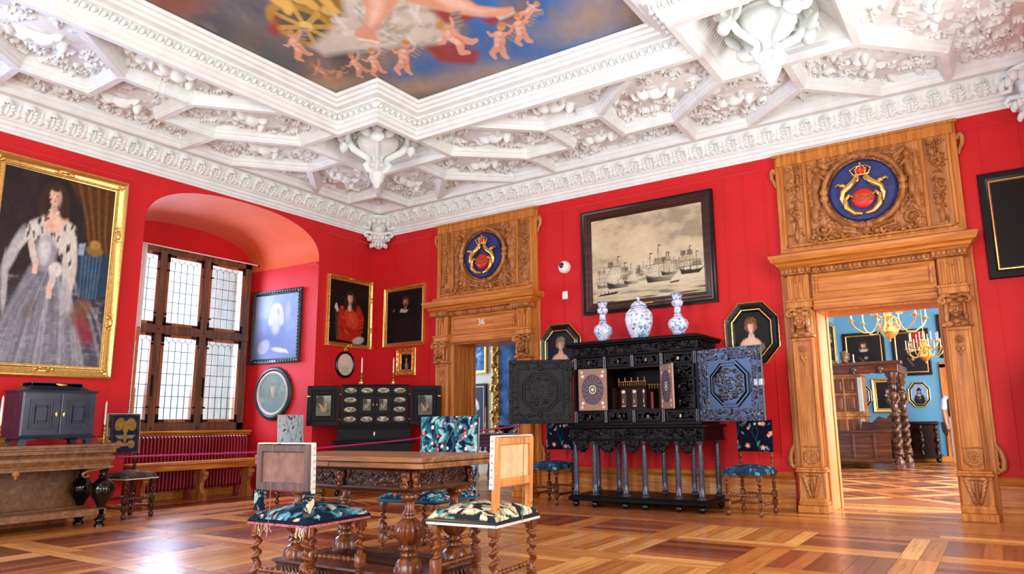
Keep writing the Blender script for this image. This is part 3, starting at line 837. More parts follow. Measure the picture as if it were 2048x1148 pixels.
# moulded frame round the ceiling painting (cross-shaped outline)
OUT = [(2.99, -7.36), (6.69, -7.36), (6.69, -6.69), (7.36, -6.69), (7.36, -2.99), (6.69, -2.99), (6.69, -2.32), (2.99, -2.32), (2.99, -2.99), (2.32, -2.99), (2.32, -6.69), (2.99, -6.69)]
b = MB()
b.sweep(OUT, [(-.09, ZP+.02), (-.085, 4.64), (-.06, 4.62), (-.055, 4.57), (-.03, 4.555), (-.02, 4.50), (.04, 4.50), (.05, 4.535), (.075, 4.545), (.09, 4.585), (.105, 4.59),
              (.11, 4.62), (.14, 4.655), (.175, 4.675), (.2, 4.68), (.205, 4.70), (.27, 4.715), (.275, 4.745), (.31, 4.75), (.33, 4.78), (.36, 4.785), (.37, 4.81), (.39, 4.81)], True)
def offs(path, d):
    n = len(path); out = []
    for i in range(n):
        p = np.array(path[i]); d1 = p-np.array(path[i-1]); d2 = np.array(path[(i+1) % n])-p; d1 = d1/np.linalg.norm(d1); d2 = d2/np.linalg.norm(d2)
        n1 = np.array([-d1[1], d1[0]]); n2 = np.array([-d2[1], d2[0]]); out.append(tuple(p+(n1+n2)/(1+n1@n2)*d))
    return out
fr = b.build('painting_frame', 'stucco', ceil, 25)
b = MB(); pth = offs(OUT, .145)
for i in range(12):
    p, q = np.array(pth[i]), np.array(pth[(i+1) % 12]); L = np.linalg.norm(q-p); n = int(L/.085); an = math.atan2(q[1]-p[1], q[0]-p[0])
    if max(p[1], q[1]) < -7.0 or min(p[0], q[0]) > 7.0: continue
    for k in range(n):
        c = p+(q-p)*(k+.5)/n
        b.ell((c[0], c[1], 4.648), (.03, .036, .03), 8, rot=rotz(an))
        b.box(-.006, .006, -.04, .045, -.015, .02, tr(c[0], c[1], 4.645)@rotz(an)@tr(.0425, 0, 0)@rotx(.5))
b.build('egg_ornament', 'stucco', fr, 40)

# pendant recesses
for cx, cy in ((2.32, -2.32), (7.36, -2.32), (2.32, -7.36)):
    b = MB(); h = .67
    pa = [(cx-h, cy-h), (cx+h, cy-h), (cx+h, cy+h), (cx-h, cy+h)]
    b.sweep(pa, [(-.09, ZP), (-.07, 4.6), (-.045, 4.57), (-.034, ZB), (.034, ZB), (.05, 4.56), (.075, 4.58), (.08, 4.63), (.1, 4.64), (.16, 4.76), (.25, 4.83), (.26, 4.86), (.34, 4.87), (.36, 4.92), (.67, 4.92)], True)
    # fluted cove
    for k in range(4):
        for i in range(16):
            t = -.45+.9*(i+.5)/16
            b.tube([(.50*1.0, t, 4.70), (.44, t*.92, 4.775), (.40, t*.85, 4.825)], .012, 5, tr(cx, cy)@rotz(k*PI/2)@tr(.05, 0, 0))
    b.lathe([(.36, 4.93), (.36, 4.88), (.30, 4.86), (.26, 4.9), (.2, 4.92)], (cx, cy), 32)
    b.build('pendant_recess', 'stucco', ceil, 30)

def pendant(cx, cy, lab):
    t = thing('ceiling_pendant', lab, 'stucco pendant', (cx, cy, 0), R(45), 'stucco pendants of the ceiling')
    b = MB()
    b.lathe([(.02, 4.02), (.035, 4.05), (.07, 4.12), (.095, 4.18), (.10, 4.215), (.06, 4.235), (.055, 4.26), (.10, 4.29), (.105, 4.33), (.07, 4.36), (.065, 4.42), (.09, 4.46), (.16, 4.50), (.235, 4.565), (.27, 4.64), (.255, 4.70), (.28, 4.72), (.26, 4.76), (.18, 4.80), (.16, 4.9)], (0, 0), 24, flute=12, fa=.06, zr=(4.1, 4.2))
    b.build('bowl', 'stucco', t, 40)
    for k in range(4):
        b = MB(); m = rotz(k*PI/2)
        P = [(.06, 0, 4.24), (.12, 0, 4.27), (.14, 0, 4.32), (.11, 0, 4.36), (.12, 0, 4.42), (.2, 0, 4.47), (.3, 0, 4.53), (.37, 0, 4.62), (.385, 0, 4.72), (.345, 0, 4.775), (.295, 0, 4.755), (.285, 0, 4.71), (.315, 0, 4.69)]
        b.tube(P, [.02, .024, .024, .026, .028, .03, .032, .032, .03, .026, .022, .018, .016], 8, m, flat=1.4)
        for q in range(9): a = .2+q*.14; b.ell((.2+.17*math.sin(a), 0, 4.47+.26*(1-math.cos(a))*.8+.03), (.016, .03, .016), 6, m)
        b.tube([(.06, 0, 4.3), (.13, 0, 4.29), (.16, 0, 4.335), (.13, 0, 4.37), (.105, 0, 4.345)], [.02, .024, .024, .02, .016], 8, m, flat=1.4)
        b.build('scroll_bracket', 'stucco', t, 50)
    for k in range(4):
        b = MB(); m = rotz(k*PI/2)@tr(.43, 0, 4.70)@Matrix.Scale(1.65, 4)
        b.ell((0, 0, 0), (.05, .05, .062), 10, m); b.ell((.045, 0, -.008), (.016, .014, .016), 6, m)
        for s in (-1, 1):
            b.ell((.03, s*.03, -.02), (.022, .02, .02), 6, m); b.ell((-.02, s*.045, .03), (.035, .03, .04), 6, m)
            b.ell((-.03, s*.09, -.04), (.02, .06, .035), 8, m, rotx(s*.6))
        b.ell((.02, 0, .05), (.03, .03, .02), 6, m); b.ell((0, 0, -.085), (.035, .06, .05), 8, m)
        b.build('cherub_head', 'stucco', t, 60)
pendant(2.32, -2.32, 'white stucco pendant nearest the corner, hanging from the square coffer')
pendant(7.36, -2.32, 'white stucco pendant over the right doorway, cut by the top of the picture')

# cornice, leaf frieze and beam along the two walls
CORN = [(0, 4.20), (.015, 4.20), (.02, 4.225), (.035, 4.235), (.04, 4.27), (.06, 4.28), (.065, 4.315), (.085, 4.325), (.10, 4.345), (.10, 4.355), (.07, 4.36), (0, 4.36)]
BEAM = [(.22, 4.56), (.25, 4.545), (.26, ZB), (.33, ZB), (.345, 4.54), (.35, 4.57), (.37, 4.585), (.375, 4.62), (.4, 4.64), (.4, ZP)]
for nm, pr in (('trim_2', CORN), ('trim_3', BEAM)):
    b = MB(); b.sweep([(0, RY), (0, 0), (RX+2, 0)], pr, False, -1)
    struct(b.build(nm, 'stucco', None, 25), 'white moulded cornice above the red walls' if nm == 'trim_2' else 'white moulded beam above the leaf frieze')
def frieze(L, nm, xf, lab):
    s = .222; res = .0105; n = int(L/res); mth = 26
    X, Y = np.meshgrid(np.linspace(0, L, n), np.linspace(0, .26, mth)); Hm = np.zeros_like(X); rs = random.Random(3)
    k = 0; x = s/2
    while x < L:
        # upright acanthus with curled tip
        for q in range(5):
            t = q/4
            for sg in (-1, 1):
                stamp(Hm, X, Y, x+sg*(.018+.03*math.sin(PI*(.2+.7*t))), .02+.16*t, .03, .016, .03+.01*t, sg*.9)
        stamp(Hm, X, Y, x, .1, .010, .11, .03)
        for q, w_ in ((-1, .022), (0, .026), (1, .022)): stamp(Hm, X, Y, x+q*.028, .205-abs(q)*.012, w_, .020, .085-.02*abs(q), q*.5, .6)
        for q in (-1, 1): stamp(Hm, X, Y, x+q*.052, .165, .018, .012, .05, q); stamp(Hm, X, Y, x+q*.06, .11, .02, .012, .042, q*.8); stamp(Hm, X, Y, x+q*.058, .055, .02, .012, .036, q*.6)
        x2 = x+s/2
        stamp(Hm, X, Y, x2, .05, .03, .06, .02); stamp(Hm, X, Y, x2, .13, .008, .07, .018); stamp(Hm, X, Y, x2, .06, .045, .02, .016, .4)
        x += s
    T = Y/.26
    off = .10+.12*np.sin(T*PI/2*.9)*1.0; z = 4.352+.2*(T**1.15)
    nx_, nz_ = .62, -.78
    P = np.stack([X, off+Hm*nx_, z+Hm*nz_], -1)
    b = MB(); P2 = P.copy()
    if xf == 0: P2 = np.stack([P[..., 0], -P[..., 1], P[..., 2]], -1)
    else: P2 = np.stack([P[..., 1], -P[..., 0], P[..., 2]], -1)
    b.grid(P2); struct(b.build(nm, 'stucco', None, 60), lab)
frieze(RX+.4, 'trim_4', 0, 'white acanthus leaf frieze above the doors wall')
frieze(9.0, 'trim_5', 1, 'white acanthus leaf frieze above the window wall')

def corner_bracket(x, y, rz, lab):
    t = thing('corner_bracket', lab, 'stucco bracket', (x, y, 0), rz, 'stucco corner brackets')
    b = MB()
    b.lathe([(.01, 3.95), (.05, 3.97), (.09, 4.0), (.075, 4.03), (.1, 4.06), (.16, 4.1), (.17, 4.14), (.12, 4.17), (.13, 4.2), (.1, 4.25), (.12, 4.32), (.16, 4.4), (.2, 4.5)], (0, 0), 20, flute=10, fa=.1, zr=(3.96, 4.15))
    for k in range(-3, 4):
        a = k*.42-PI/2
        b.ell((.13*math.cos(a), .13*math.sin(a), 4.0), (.03, .03, .045), 6); b.ell((.17*math.cos(a), .17*math.sin(a), 4.12), (.035, .03, .05), 6)
        b.ell((.2*math.cos(a), .2*math.sin(a), 4.38+.03*(k % 2)), (.05, .045, .06), 6)
    b.ell((0, -.13, 4.27), (.075, .06, .065), 12)
    for s in (-1, 1):
        b.tube([(s*.06, -.1, 4.4), (s*.15, -.1, 4.43), (s*.24, -.08, 4.38), (s*.23, -.08, 4.3), (s*.16, -.1, 4.29), (s*.15, -.1, 4.34)], [.03, .035, .035, .03, .025, .02], 8)
        b.tube([(s*.1, -.05, 4.22), (s*.19, -.04, 4.24), (s*.24, -.03, 4.2), (s*.21, -.04, 4.16), (s*.17, -.05, 4.18)], [.025, .03, .03, .026, .02], 8)
    b.build('shell_bracket', 'stucco', t, 50)
    b = MB(); b.ell((0, -.17, 4.42), (.045, .045, .06), 10); b.ell((0, -.21, 4.415), (.012, .014, .016), 6); b.build('mask_head', 'stucco', t, 60)
corner_bracket(.18, -.18, R(45), 'white stucco shell bracket hanging in the corner between the red walls')
corner_bracket(9.42, -.2, R(-20), 'white stucco bracket at the right end of the leaf frieze')

# ------------------------------------------------------------------ ceiling painting (generic sky with putti)
def cp(px, py):      # point of the canvas plane in canvas units (u along the picture, v away from the corner)
    d = fw+r2*((px-PPX)/FPX)-u2*((py-PPY)/FPX); k = (4.81-CAM.z)/d.z; x, y = d.x*k, d.y*k
    return (x*rt.x+y*rt.y)/.52, -(x*fw.x+y*fw.y)/math.hypot(fw.x, fw.y)/.92
def ceil_paint(u, v):
    p = Paint(u, v, rgb(112, 112, 112))
    n = vnoise(u*.9+9, v*.9+9, 3, 5); n2 = vnoise(u*1.3+3, v*1.3+21, 8, 5); n3 = vnoise(u*3+3, v*3+21, 11, 5)
    p.blend((n-.42)*4, rgb(134, 118, 100)); p.blend((n2-.5)*4*.8, rgb(84, 82, 86)); p.blend((n3-.5)*2.2, rgb(160, 142, 118))
    def E(px, py, rx, ry, col, rot=0, soft=.3, a=1):
        c = cp(px, py); p.ell(c[0], c[1], rx/100, ry/100, col, rot, soft, a)
    def PL(pts, col, soft=.03, a=1): p.poly([cp(*q) for q in pts], col, soft, a)
    def LN(pts, w, col, a=1, soft=.4): p.line([cp(*q) for q in pts], w/100, col, a, soft)
    # patches of blue sky and grey-blue cloud
    for x, y, a, c, k in ((1080, 70, 120, 90, .9), (900, 120, 90, 50, .6), (960, 20, 60, 60, .9), (1130, 30, 90, 60, .9), (820, 150, 60, 26, .7), (420, 40, 120, 60, .55), (560, 130, 90, 40, .4), (1180, 90, 60, 50, .5)):
        E(x, y, a, c, rgb(52, 118, 186) if x > 700 else rgb(64, 88, 104), .2, 1.2, k)
    p.blend((n3-.52)*5*.7, rgb(128, 118, 112))
    for x, y, a, c, k in ((1190, 20, 60, 40, .7), (1150, 60, 70, 26, .6), (980, 150, 120, 26, .6), (820, 175, 90, 20, .7), (660, 170, 60, 22, .7), (350, 10, 60, 20, .8)):
        E(x, y, a, c, rgb(176, 158, 132) if x > 600 else rgb(146, 84, 70), .1, 1.2, k)
    SK, SH, HL = rgb(222, 164, 134), rgb(176, 98, 72), rgb(244, 214, 190)
    # gilded chariot, wheel, white drapery, red cloth
    PL([(530, -20), (690, -20), (700, 60), (660, 70), (600, 30), (540, 10)], rgb(146, 114, 44), .12)
    E(610, 55, 62, 42, rgb(178, 140, 52), -.4, .12); E(610, 55, 48, 31, rgb(92, 86, 68), -.4, .12)
    for k in range(8):
        c = cp(610, 55); p.line([c, (c[0]+.52*math.cos(k*.785), c[1]+.34*math.sin(k*.785))], .045, rgb(196, 160, 70))
    E(612, 53, 12, 9, rgb(226, 196, 110)); 
    for x, y in ((560, 5), (590, -5), (620, 8), (650, 2), (660, 22), (575, 15)): E(x, y, 16, 9, rgb(220, 184, 90), x*.1, .5)
    PL([(620, 95), (650, 70), (690, 30), (680, -20), (870, -20), (880, 30), (915, 60), (880, 90), (820, 92), (760, 100), (690, 105), (650, 112)], rgb(208, 204, 186), .15)
    rs = random.Random(5)
    for k in range(60):
        x, y = rs.uniform(660, 880), rs.uniform(-5, 95); LN([(x, y), (x+rs.uniform(-25, 25), y+rs.uniform(-22, 10))], rs.uniform(2, 5), rs.choice([rgb(232, 230, 218), rgb(168, 164, 142), rgb(190, 184, 160)]), .6, .9)
    for q in ([(860, 20), (950, 10), (945, 40), (890, 50)], [(850, 95), (905, 85), (960, 105), (950, 130), (880, 125)], [(960, 40), (1030, 20), (1040, 32), (980, 52)], [(555, 30), (530, 60), (560, 80)]): PL(q, rgb(158, 62, 48), .12, .9)
    PL([(985, 28), (1025, 15), (1032, 28), (1000, 42)], rgb(196, 206, 196), .05)
    # bare legs of the seated figure
    PL([(718, -15), (812, -15), (790, 15), (764, 45), (750, 62), (752, 76), (762, 84), (744, 88), (724, 80), (708, 70), (712, 60), (728, 48), (733, 22)], SK, .05); PL([(740, -15), (772, -15), (760, 30), (742, 56), (736, 50), (742, 20)], HL, .12, .7)
    for k in range(5): E(722+k*8, 79+k*1.6, 5, 3, HL, 0, .5)
    PL([(800, -15), (915, -15), (955, 12), (1000, 17), (1022, 15), (1027, 22), (1012, 33), (975, 36), (950, 34), (905, 28), (850, 14), (812, 4)], SK, .05); PL([(850, -10), (905, -8), (950, 16), (990, 22), (960, 28), (900, 16)], HL, .1, .7)
    def putto(x, y, s, a, tone=1.0, wing=True):
        c, d = math.cos(a), math.sin(a)
        def Q(i, j): return x+s*(i*c-j*d), y+s*(i*d+j*c)
        sk = tuple(k*tone for k in SK); hl = tuple(k*tone for k in HL)
        def L(pts, w0, w1):
            for i in range(len(pts)-1):
                for k in range(6):
                    t = k/6; xx = pts[i][0]*(1-t)+pts[i+1][0]*t; yy = pts[i][1]*(1-t)+pts[i+1][1]*t; w = w0*(1-(i+t)/2)+w1*(i+t)/2
                    q = Q(xx, yy); E(q[0], q[1], w*s, w*s, sk, 0, .4)
        if wing:
            for k in range(4): q = Q(.5+.12*k, -.05-.16*k); E(q[0], q[1], .26*s, .07*s, rgb(150, 144, 138), -a-.6, .5)
        L([(-.1, .5), (-.35, .8), (-.1, 1.1)], .19, .09); L([(.15, .5), (.3, .85), (.55, 1.0)], .19, .09); L([(-.2, -.25), (-.5, -.1), (-.7, -.3)], .1, .06); L([(.2, -.25), (.45, -.35), (.6, -.6)], .1, .06)
        for i, j, rx, ry in ((0, .1, .3, .42), (0, .38, .27, .24), (0, -.2, .26, .2)):
            q = Q(i, j); E(q[0], q[1], rx*s, ry*s, sk, -a, .25); q = Q(i-.08, j-.05); E(q[0], q[1], rx*s*.6, ry*s*.6, hl, -a, 1, .7)
        q = Q(0, -.62); E(q[0], q[1], .2*s, .2*s, sk, 0, .25); q = Q(.03, -.74); E(q[0], q[1], .22*s, .14*s, tuple(k*tone for k in rgb(200, 150, 90)), -a, .4)
        q = Q(.05, .35); E(q[0], q[1], .05*s, .3*s, SH, -a, 1, .5)
    for q in ((592, 88, 34, -.5, 1), (640, 140, 26, -1.0, .7, False), (712, 128, 28, -.6, .9), (748, 122, 30, -.3, 1), (808, 112, 36, .1, 1), (905, 72, 44, -.9, 1.05), (1000, 78, 38, .1, 1), (1040, 55, 34, -.2, .95), (1062, 20, 24, .8, 1), (680, 150, 22, .4, .6, False)): putto(*q)
    p.mod(.14, 3, 5).mod(.08, 10, 6); return p.c.reshape(-1, 3)
inner = offs(OUT, .37)
xs = np.linspace(2.6, 7.1, 400); ys = np.linspace(-7.1, -2.6, 400)
X, Y = np.meshgrid(xs, ys); P = np.stack([X, Y, np.full_like(X, 4.815)], -1)
b = MB(); 
b.grid(P)
# picture axes as the viewer in the photo reads them (up = away from the corner)
hx, hy = X-CAM.x, Y-CAM.y; hn = math.hypot(fw.x, fw.y)
uu = (hx*rt.x+hy*rt.y)/.52; vv = -(hx*fw.x+hy*fw.y)/hn/.92
o = b.build('ceiling_painting', 'fresco', None, 0, cols=ceil_paint(uu.ravel(), vv.ravel()))
tag(o, 'large ceiling painting of clouds and flying putti in a white stucco frame', 'painting')
# seams of the wall cloth
def seams(nm, lab, lines):
    b = MB()
    for bx in lines: b.box(*bx)
    struct(b.build(nm, 'red_cloth', None, 0), lab)
L = []
for x in (.42, .84, 1.2, 3.72, 4.0, 4.3, 6.12, 6.36, 6.62, 8.9, 9.25): L.append((x, x+.012, -.008, 0, .5, 4.07))
for x0, x1 in ((.15, 1.25), (3.6, 6.6), (8.78, 9.6)): L.append((x0, x1, -.02, 0, 4.06, 4.085))
seams('trim_6', 'thin seams and hanging rail on the doors wall', L)
L = [(-.0, .008, y, y+.012, 1.0, 4.07) for y in (-.98, -.6, -.25, -4.3, -5.65)]+[(0, .02, -1.15, -.1, 4.06, 4.08), (0, .02, -5.9, -4.2, 4.06, 4.08)]
seams('trim_7', 'thin seams and hanging rail on the window wall', L)
L = [(x, x+.01, -1.285, -1.275, 1.0, 3.5) for x in (-.3, -.85, -1.1)]+[(-1.4, -.02, -1.30, -1.27, 3.5, 3.52)]
seams('trim_8', 'seams of the cloth in the window niche', [(-1.3, -.02, -1.3, -1.28, 3.52, 3.54)])

# wainscot: low oak dado along the doors wall
def dado(nm, x0, x1):
    b = MB(); b.sweep([(x0, 0), (x1, 0)], [(0, 0), (.06, 0), (.06, .06), (.045, .08), (.04, .12), (.02, .135), (.015, .15), (.015, .33), (.03, .345), (.04, .365), (.05, .37), (.055, .4), (.03, .415), (0, .415)], False, -1)
    struct(b.build(nm, 'oak_h', None, 25), 'low oak dado')
dado('baseboard_1', 3.2, 6.75); dado('baseboard_2', 8.7, 10.5); dado('baseboard_3', .02, 1.4)
b = MB(); b.sweep([(0, -9), (0, -4.02)], [(0, 0), (.06, 0), (.06, .08), (.03, .12), (0, .14)], False, -1); b.sweep([(0, -1.27), (0, 0)], [(0, 0), (.06, 0), (.06, .08), (.03, .12), (0, .14)], False, -1)
b.box(-1.42, -1.36, -3.8, -1.45, 0, .12)
struct(b.build('baseboard_left', 'oak_h', None, 0), 'oak skirting of the window wall')
b = MB(); b.box(5.35, 12, 10.9, 11, 0, .12); struct(b.build('baseboard_blue', 'oak_h', None, 0), 'oak skirting of the blue room')

# ------------------------------------------------------------------ carved oak door surrounds
def face_mask(b, m, s=1.0, horns=True):        # carved head with volutes, facing -y, centred
    E = lambda c, r, rot=None: b.ell(tuple(v*s for v in c), tuple(v*s for v in r), 10, m, rot)
    E((0, -.05, 0), (.062, .06, .085)); E((0, -.10, .03), (.045, .02, .02)); E((0, -.118, -.002), (.011, .016, .024)); E((0, -.105, -.038), (.022, .012, .008))
    E((0, -.10, -.066), (.022, .016, .016))
    for q in (-1, 1):
        E((q*.024, -.104, .014), (.013, .009, .007)); E((q*.036, -.088, -.02), (.022, .02, .022)); E((q*.07, -.04, .0), (.024, .035, .09)); E((q*.078, -.045, -.08), (.02, .025, .045))
        E((q*.045, -.05, .075), (.04, .04, .03)); E((q*.06, -.05, -.14), (.045, .03, .03))
        if horns:
            P = [(q*.02, -.06, .11), (q*.06, -.07, .128), (q*.105, -.07, .115), (q*.125, -.07, .08), (q*.108, -.07, .052), (q*.082, -.07, .06), (q*.08, -.07, .085), (q*.098, -.075, .088)]
            b.tube([tuple(v*s for v in p) for p in P], [.018*s, .022*s, .024*s, .023*s, .021*s, .018*s, .015*s, .011*s], 8, m)
    E((0, -.05, -.12), (.05, .045, .03)); E((0, -.06, .105), (.04, .035, .025))

def portal(cx, nm, lab, number):
    t = thing(nm, lab, 'door surround', (cx, 0, 0), kind='structure'); del t['category']
    H = DHW
    # board behind the pilasters, up to the ceiling cornice
    b = MB()
    for s in (-1, 1):
        b.bbox(s*H, s*.96, -.06, 0, 0, 2.9); b.bbox(s*.955, s*.985, -.045, 0, .44, 2.9)
    b.bbox(-.96, .96, -.06, 0, 2.9, 4.16); b.box(-H, H, -.06, 0, 2.26, 2.9)
    b.build('backboard', 'oak', t, 0)
    for s in (-1, 1):      # side scrolls at the top and the foot
        b = MB(); m = tr(s*.965, -.03, 3.92)
        b.tube([(0, 0, -.13), (s*.015, 0, -.07), (s*.045, 0, -.01), (s*.05, 0, .06), (s*.03, 0, .1), (s*.005, 0, .09), (s*.0, 0, .055), (s*.02, 0, .045)], [.014, .02, .024, .026, .026, .022, .018, .014], 8, m)
        m = tr(s*.965, -.03, .62)
        b.tube([(0, 0, .16), (s*.012, 0, .1), (s*.045, 0, .04), (s*.065, 0, -.04), (s*.06, 0, -.12), (s*.03, 0, -.15), (s*.0, 0, -.12), (s*.005, 0, -.08), (s*.03, 0, -.075)], [.012, .02, .026, .03, .03, .028, .024, .018, .013], 8, m)
        b.build('side_scroll', 'oak_carved', t, 50)
    # jamb linings and soffit
    b = MB()
    for s in (-1, 1): b.bbox(s*H, s*(H-.02), -.05, .5, 0, 2.24); b.bbox(s*(H-.02), s*(H-.035), .40, .5, 0, 2.24)
    b.bbox(-H, H, -.05, .5, 2.22, 2.26)
    b.build('jamb_lining', 'oak', t, 0)
    for s in (-1, 1):       # pilasters
        x0, x1 = s*(H+.005), s*(H+.285); xa, xb = min(x0, x1), max(x0, x1); xm = (xa+xb)/2
        b = MB()
        b.bbox(xa-.02, xb+.02, -.26, 0, 0, .075); b.bbox(xa-.01, xb+.01, -.235, 0, .075, .12)
        b.sweep([(xa-.0, -.2), (xb, -.2)], [(.0, .12), (.03, .12), (.025, .14), (.0, .16)], False, -1)
        b.bbox(xa, xb, -.2, 0, .12, .43); b.bbox(xa-.025, xb+.025, -.235, 0, .43, .455); b.bbox(xa-.012, xb+.012, -.22, 0, .455, .48)
        b.build('plinth', 'oak', t, 0)
        b = MB()            # acanthus console on the plinth
        def fn(Hm, X, Y):
            for q in (-1, 1):
                for k in range(5): stamp(Hm, X, Y, q*(.03+.012*k), -.09+.045*k, .05, .018, .03, q*(1.2-.1*k))
                stamp(Hm, X, Y, q*.06, .12, .05, .022, .035)
            stamp(Hm, X, Y, 0, 0, .018, .12, .04); stamp(Hm, X, Y, 0, .12, .1, .018, .03)
        relief_panel(b, .22, .27, .006, fn, tr(xm, -.202, .285)); b.build('acanthus_panel', 'oak_carved', t, 60)
        b = MB(); b.bbox(xa+.02, xb-.02, -.13, 0, .48, 1.93)
        for q in (-1, 1): b.bbox(xm+q*.10-.012, xm+q*.10+.012, -.15, -.12, .50, 1.90)
        b.bbox(xm-.11, xm+.11, -.15, -.12, .48, .50); b.bbox(xm-.11, xm+.11, -.15, -.12, .70, .715)
        b.bbox(xm-.115, xm+.115, -.16, -.1, 1.89, 1.93)
        b.build('pilaster_shaft', 'oak', t, 0)
        b = MB(); m = tr(xm, -.14, .6)@rotx(PI/2)      # rosette
        b.lathe([(.085, 0), (.085, .012), (.07, .02), (.062, .012)], (0, 0), 24, m)
        for k in range(10):
            a = 2*PI*k/10; b.ell((.038*math.cos(a), .038*math.sin(a), .012), (.028, .012, .012), 8, m, rotz(a))
        b.ell((0, 0, .02), (.014, .014, .012), 8, m); b.build('rosette', 'oak_carved', t, 50)
        b = MB(); m = tr(xm, -.14, 1.80)@rotx(PI/2)
        for k in range(8):
            a = 2*PI*k/8; b.ell((.026*math.cos(a), .026*math.sin(a), .01), (.02, .01, .01), 6, m, rotz(a))
        b.ell((0, 0, .016), (.012, .012, .012), 8, m)
        m2 = tr(xm, -.14, 1.70); b.ell((-.02, 0, .0), (.02, .01, .035), 8, m2, roty(-.3)); b.ell((.02, 0, .0), (.02, .01, .035), 8, m2, roty(.3)); b.ell((0, 0, -.04), (.012, .01, .03), 8, m2)
        b.build('hanging_ornament', 'oak_carved', t, 50)
        b = MB(); b.bbox(xa+.02, xb-.02, -.15, 0, 1.93, 2.28); face_mask(b, tr(xm, -.14, 2.11), 1.12); b.bbox(xa, xb, -.2, 0, 1.93, 1.96)
        b.build('carved_head', 'oak_carved', t, 45)
        b = MB(); b.bbox(xa, xb, -.18, 0, 2.27, 2.36, .004); b.bbox(xa-.01, xb+.01, -.2, 0, 2.34, 2.365, .004)
        b.bbox(xa+.02, xb-.02, -.15, 0, 2.36, 2.66, .004)
        for k in range(4): b.bbox(xa+.05+k*.05, xa+.075+k*.05, -.165, -.14, 2.38, 2.56 if k in (1, 2) else 2.62, .004)
        m = tr(xm, -.16, 2.6)@rotx(PI/2)
        for k in range(8):
            a = 2*PI*k/8; b.ell((.022*math.cos(a), .022*math.sin(a), .01), (.018, .009, .01), 6, m, rotz(a))
        b.ell((0, 0, .014), (.01, .01, .01), 6, m); b.ell((0, .035, .0), (.035, .02, .01), 8, m)
        b.build('fluted_block', 'oak', t, 30)
    # lintel mouldings, panel, egg band, cornice
    b = MB()
    b.bbox(-H, H, -.13, 0, 2.24, 2.31); b.bbox(-H, H, -.115, 0, 2.31, 2.36); b.bbox(-H, H, -.135, 0, 2.355, 2.375, .004); b.bbox(-H, H, -.10, 0, 2.37, 2.66)
    b.sweep([(-.58, 2.42), (.58, 2.42), (.58, 2.62), (-.58, 2.62)], [(-.012, .1), (-.012, .118), (.0, .122), (.012, .112), (.016, .1)], True, 1, plane='xz')
    b.build('lintel', 'oak_h', t, 0)
    b = MB(); b.bbox(-.56, .56, -.108, -.09, 2.44, 2.60, .003)
    pn = b.build('lintel_panel', 'oak_h', t, 0)
    if number:
        cu = bpy.data.curves.new('number_36', 'FONT'); cu.body = '36'; cu.size = .13; cu.extrude = .005; cu.align_x = 'CENTER'; cu.align_y = 'CENTER'
        no = bpy.data.objects.new('number_sign', cu); COL.objects.link(no); cu.materials.append(M['white']); no.parent = pn; no.location = (-.02, -.114, 2.52); no.rotation_euler = (PI/2, 0, 0); no['label'] = 'white number 36'
    b = MB()
    for x0, x1, y in ((-H-.31, -H+.02, -.24), (-H+.02, H-.02, -.16), (H-.02, H+.31, -.24)):
        n = int((x1-x0)/.047)
        b.bbox(x0, x1, y, 0, 2.66, 2.73, .004)
        for k in range(n):
            xx = x0+(x1-x0)*(k+.5)/n; b.ell((xx, y-.005, 2.697), (.02, .018, .032), 8); b.ell((xx+.0235, y-.008, 2.7), (.007, .012, .03), 6)
    b.build('egg_band', 'oak_carved', t, 40)
    b = MB()
    b.sweep([(-.93, 0), (-.93, -.19), (.93, -.19), (.93, 0)], [(-.12, 2.73), (.02, 2.73), (.03, 2.75), (.05, 2.765), (.06, 2.79), (.1, 2.81), (.12, 2.85), (.125, 2.87), (.125, 2.885), (-.1, 2.96), (-.12, 2.96)], False, -1)
    b.box(-.93, .93, -.19, 0, 2.74, 2.95)
    b.build('door_cornice', 'oak_h', t, 25)
    # upper panel
    b = MB(); b.bbox(-.9, .9, -.1, -.03, 2.95, 3.0); b.bbox(-.84, .84, -.12, -.03, 3.0, 3.03)
    for x0, x1 in ((-.90, -.865), (-.64, -.60), (.60, .64), (.865, .90)): b.bbox(x0, x1, -.085, -.05, 3.03, 4.03)
    b.bbox(-.94, .94, -.085, -.05, 4.03, 4.15); b.bbox(-.985, .985, -.09, 0, 4.15, 4.185)
    b.build('panel_framing', 'oak', t, 0)
    for s in (-1, 1):
        b = MB()
        def fn(Hm, X, Y, s=s):
            rs = random.Random(int(cx*10)+s)
            for k in range(2): scroll(Hm, X, Y, (-1)**k*.045, .43, .04, 0, 1.2, .012, .03, (-1)**k, 20)
            stamp(Hm, X, Y, 0, .36, .012, .12, .03)
            for cyy, rr in ((.22, .075), (-.12, .065)):
                for k in range(16):
                    a = rs.uniform(0, 2*PI); r_ = rr*math.sqrt(rs.random()); stamp(Hm, X, Y, r_*math.cos(a), cyy+r_*math.sin(a)*1.3, .022, .022, .045*rs.uniform(.7, 1))
            for k in range(26):
                yy = -.44+.86*k/26; leaf(Hm, X, Y, rs.uniform(-.05, .05), yy, .06, rs.uniform(0, 6.28), .026, rs)
            stamp(Hm, X, Y, 0, -.38, .03, .08, .04)
        relief_panel(b, .215, .98, .0065, fn, tr(s*.752, -.062, 3.53), 1.1)
        b.build('garland_panel', 'oak_carved', t, 60)
    b = MB()
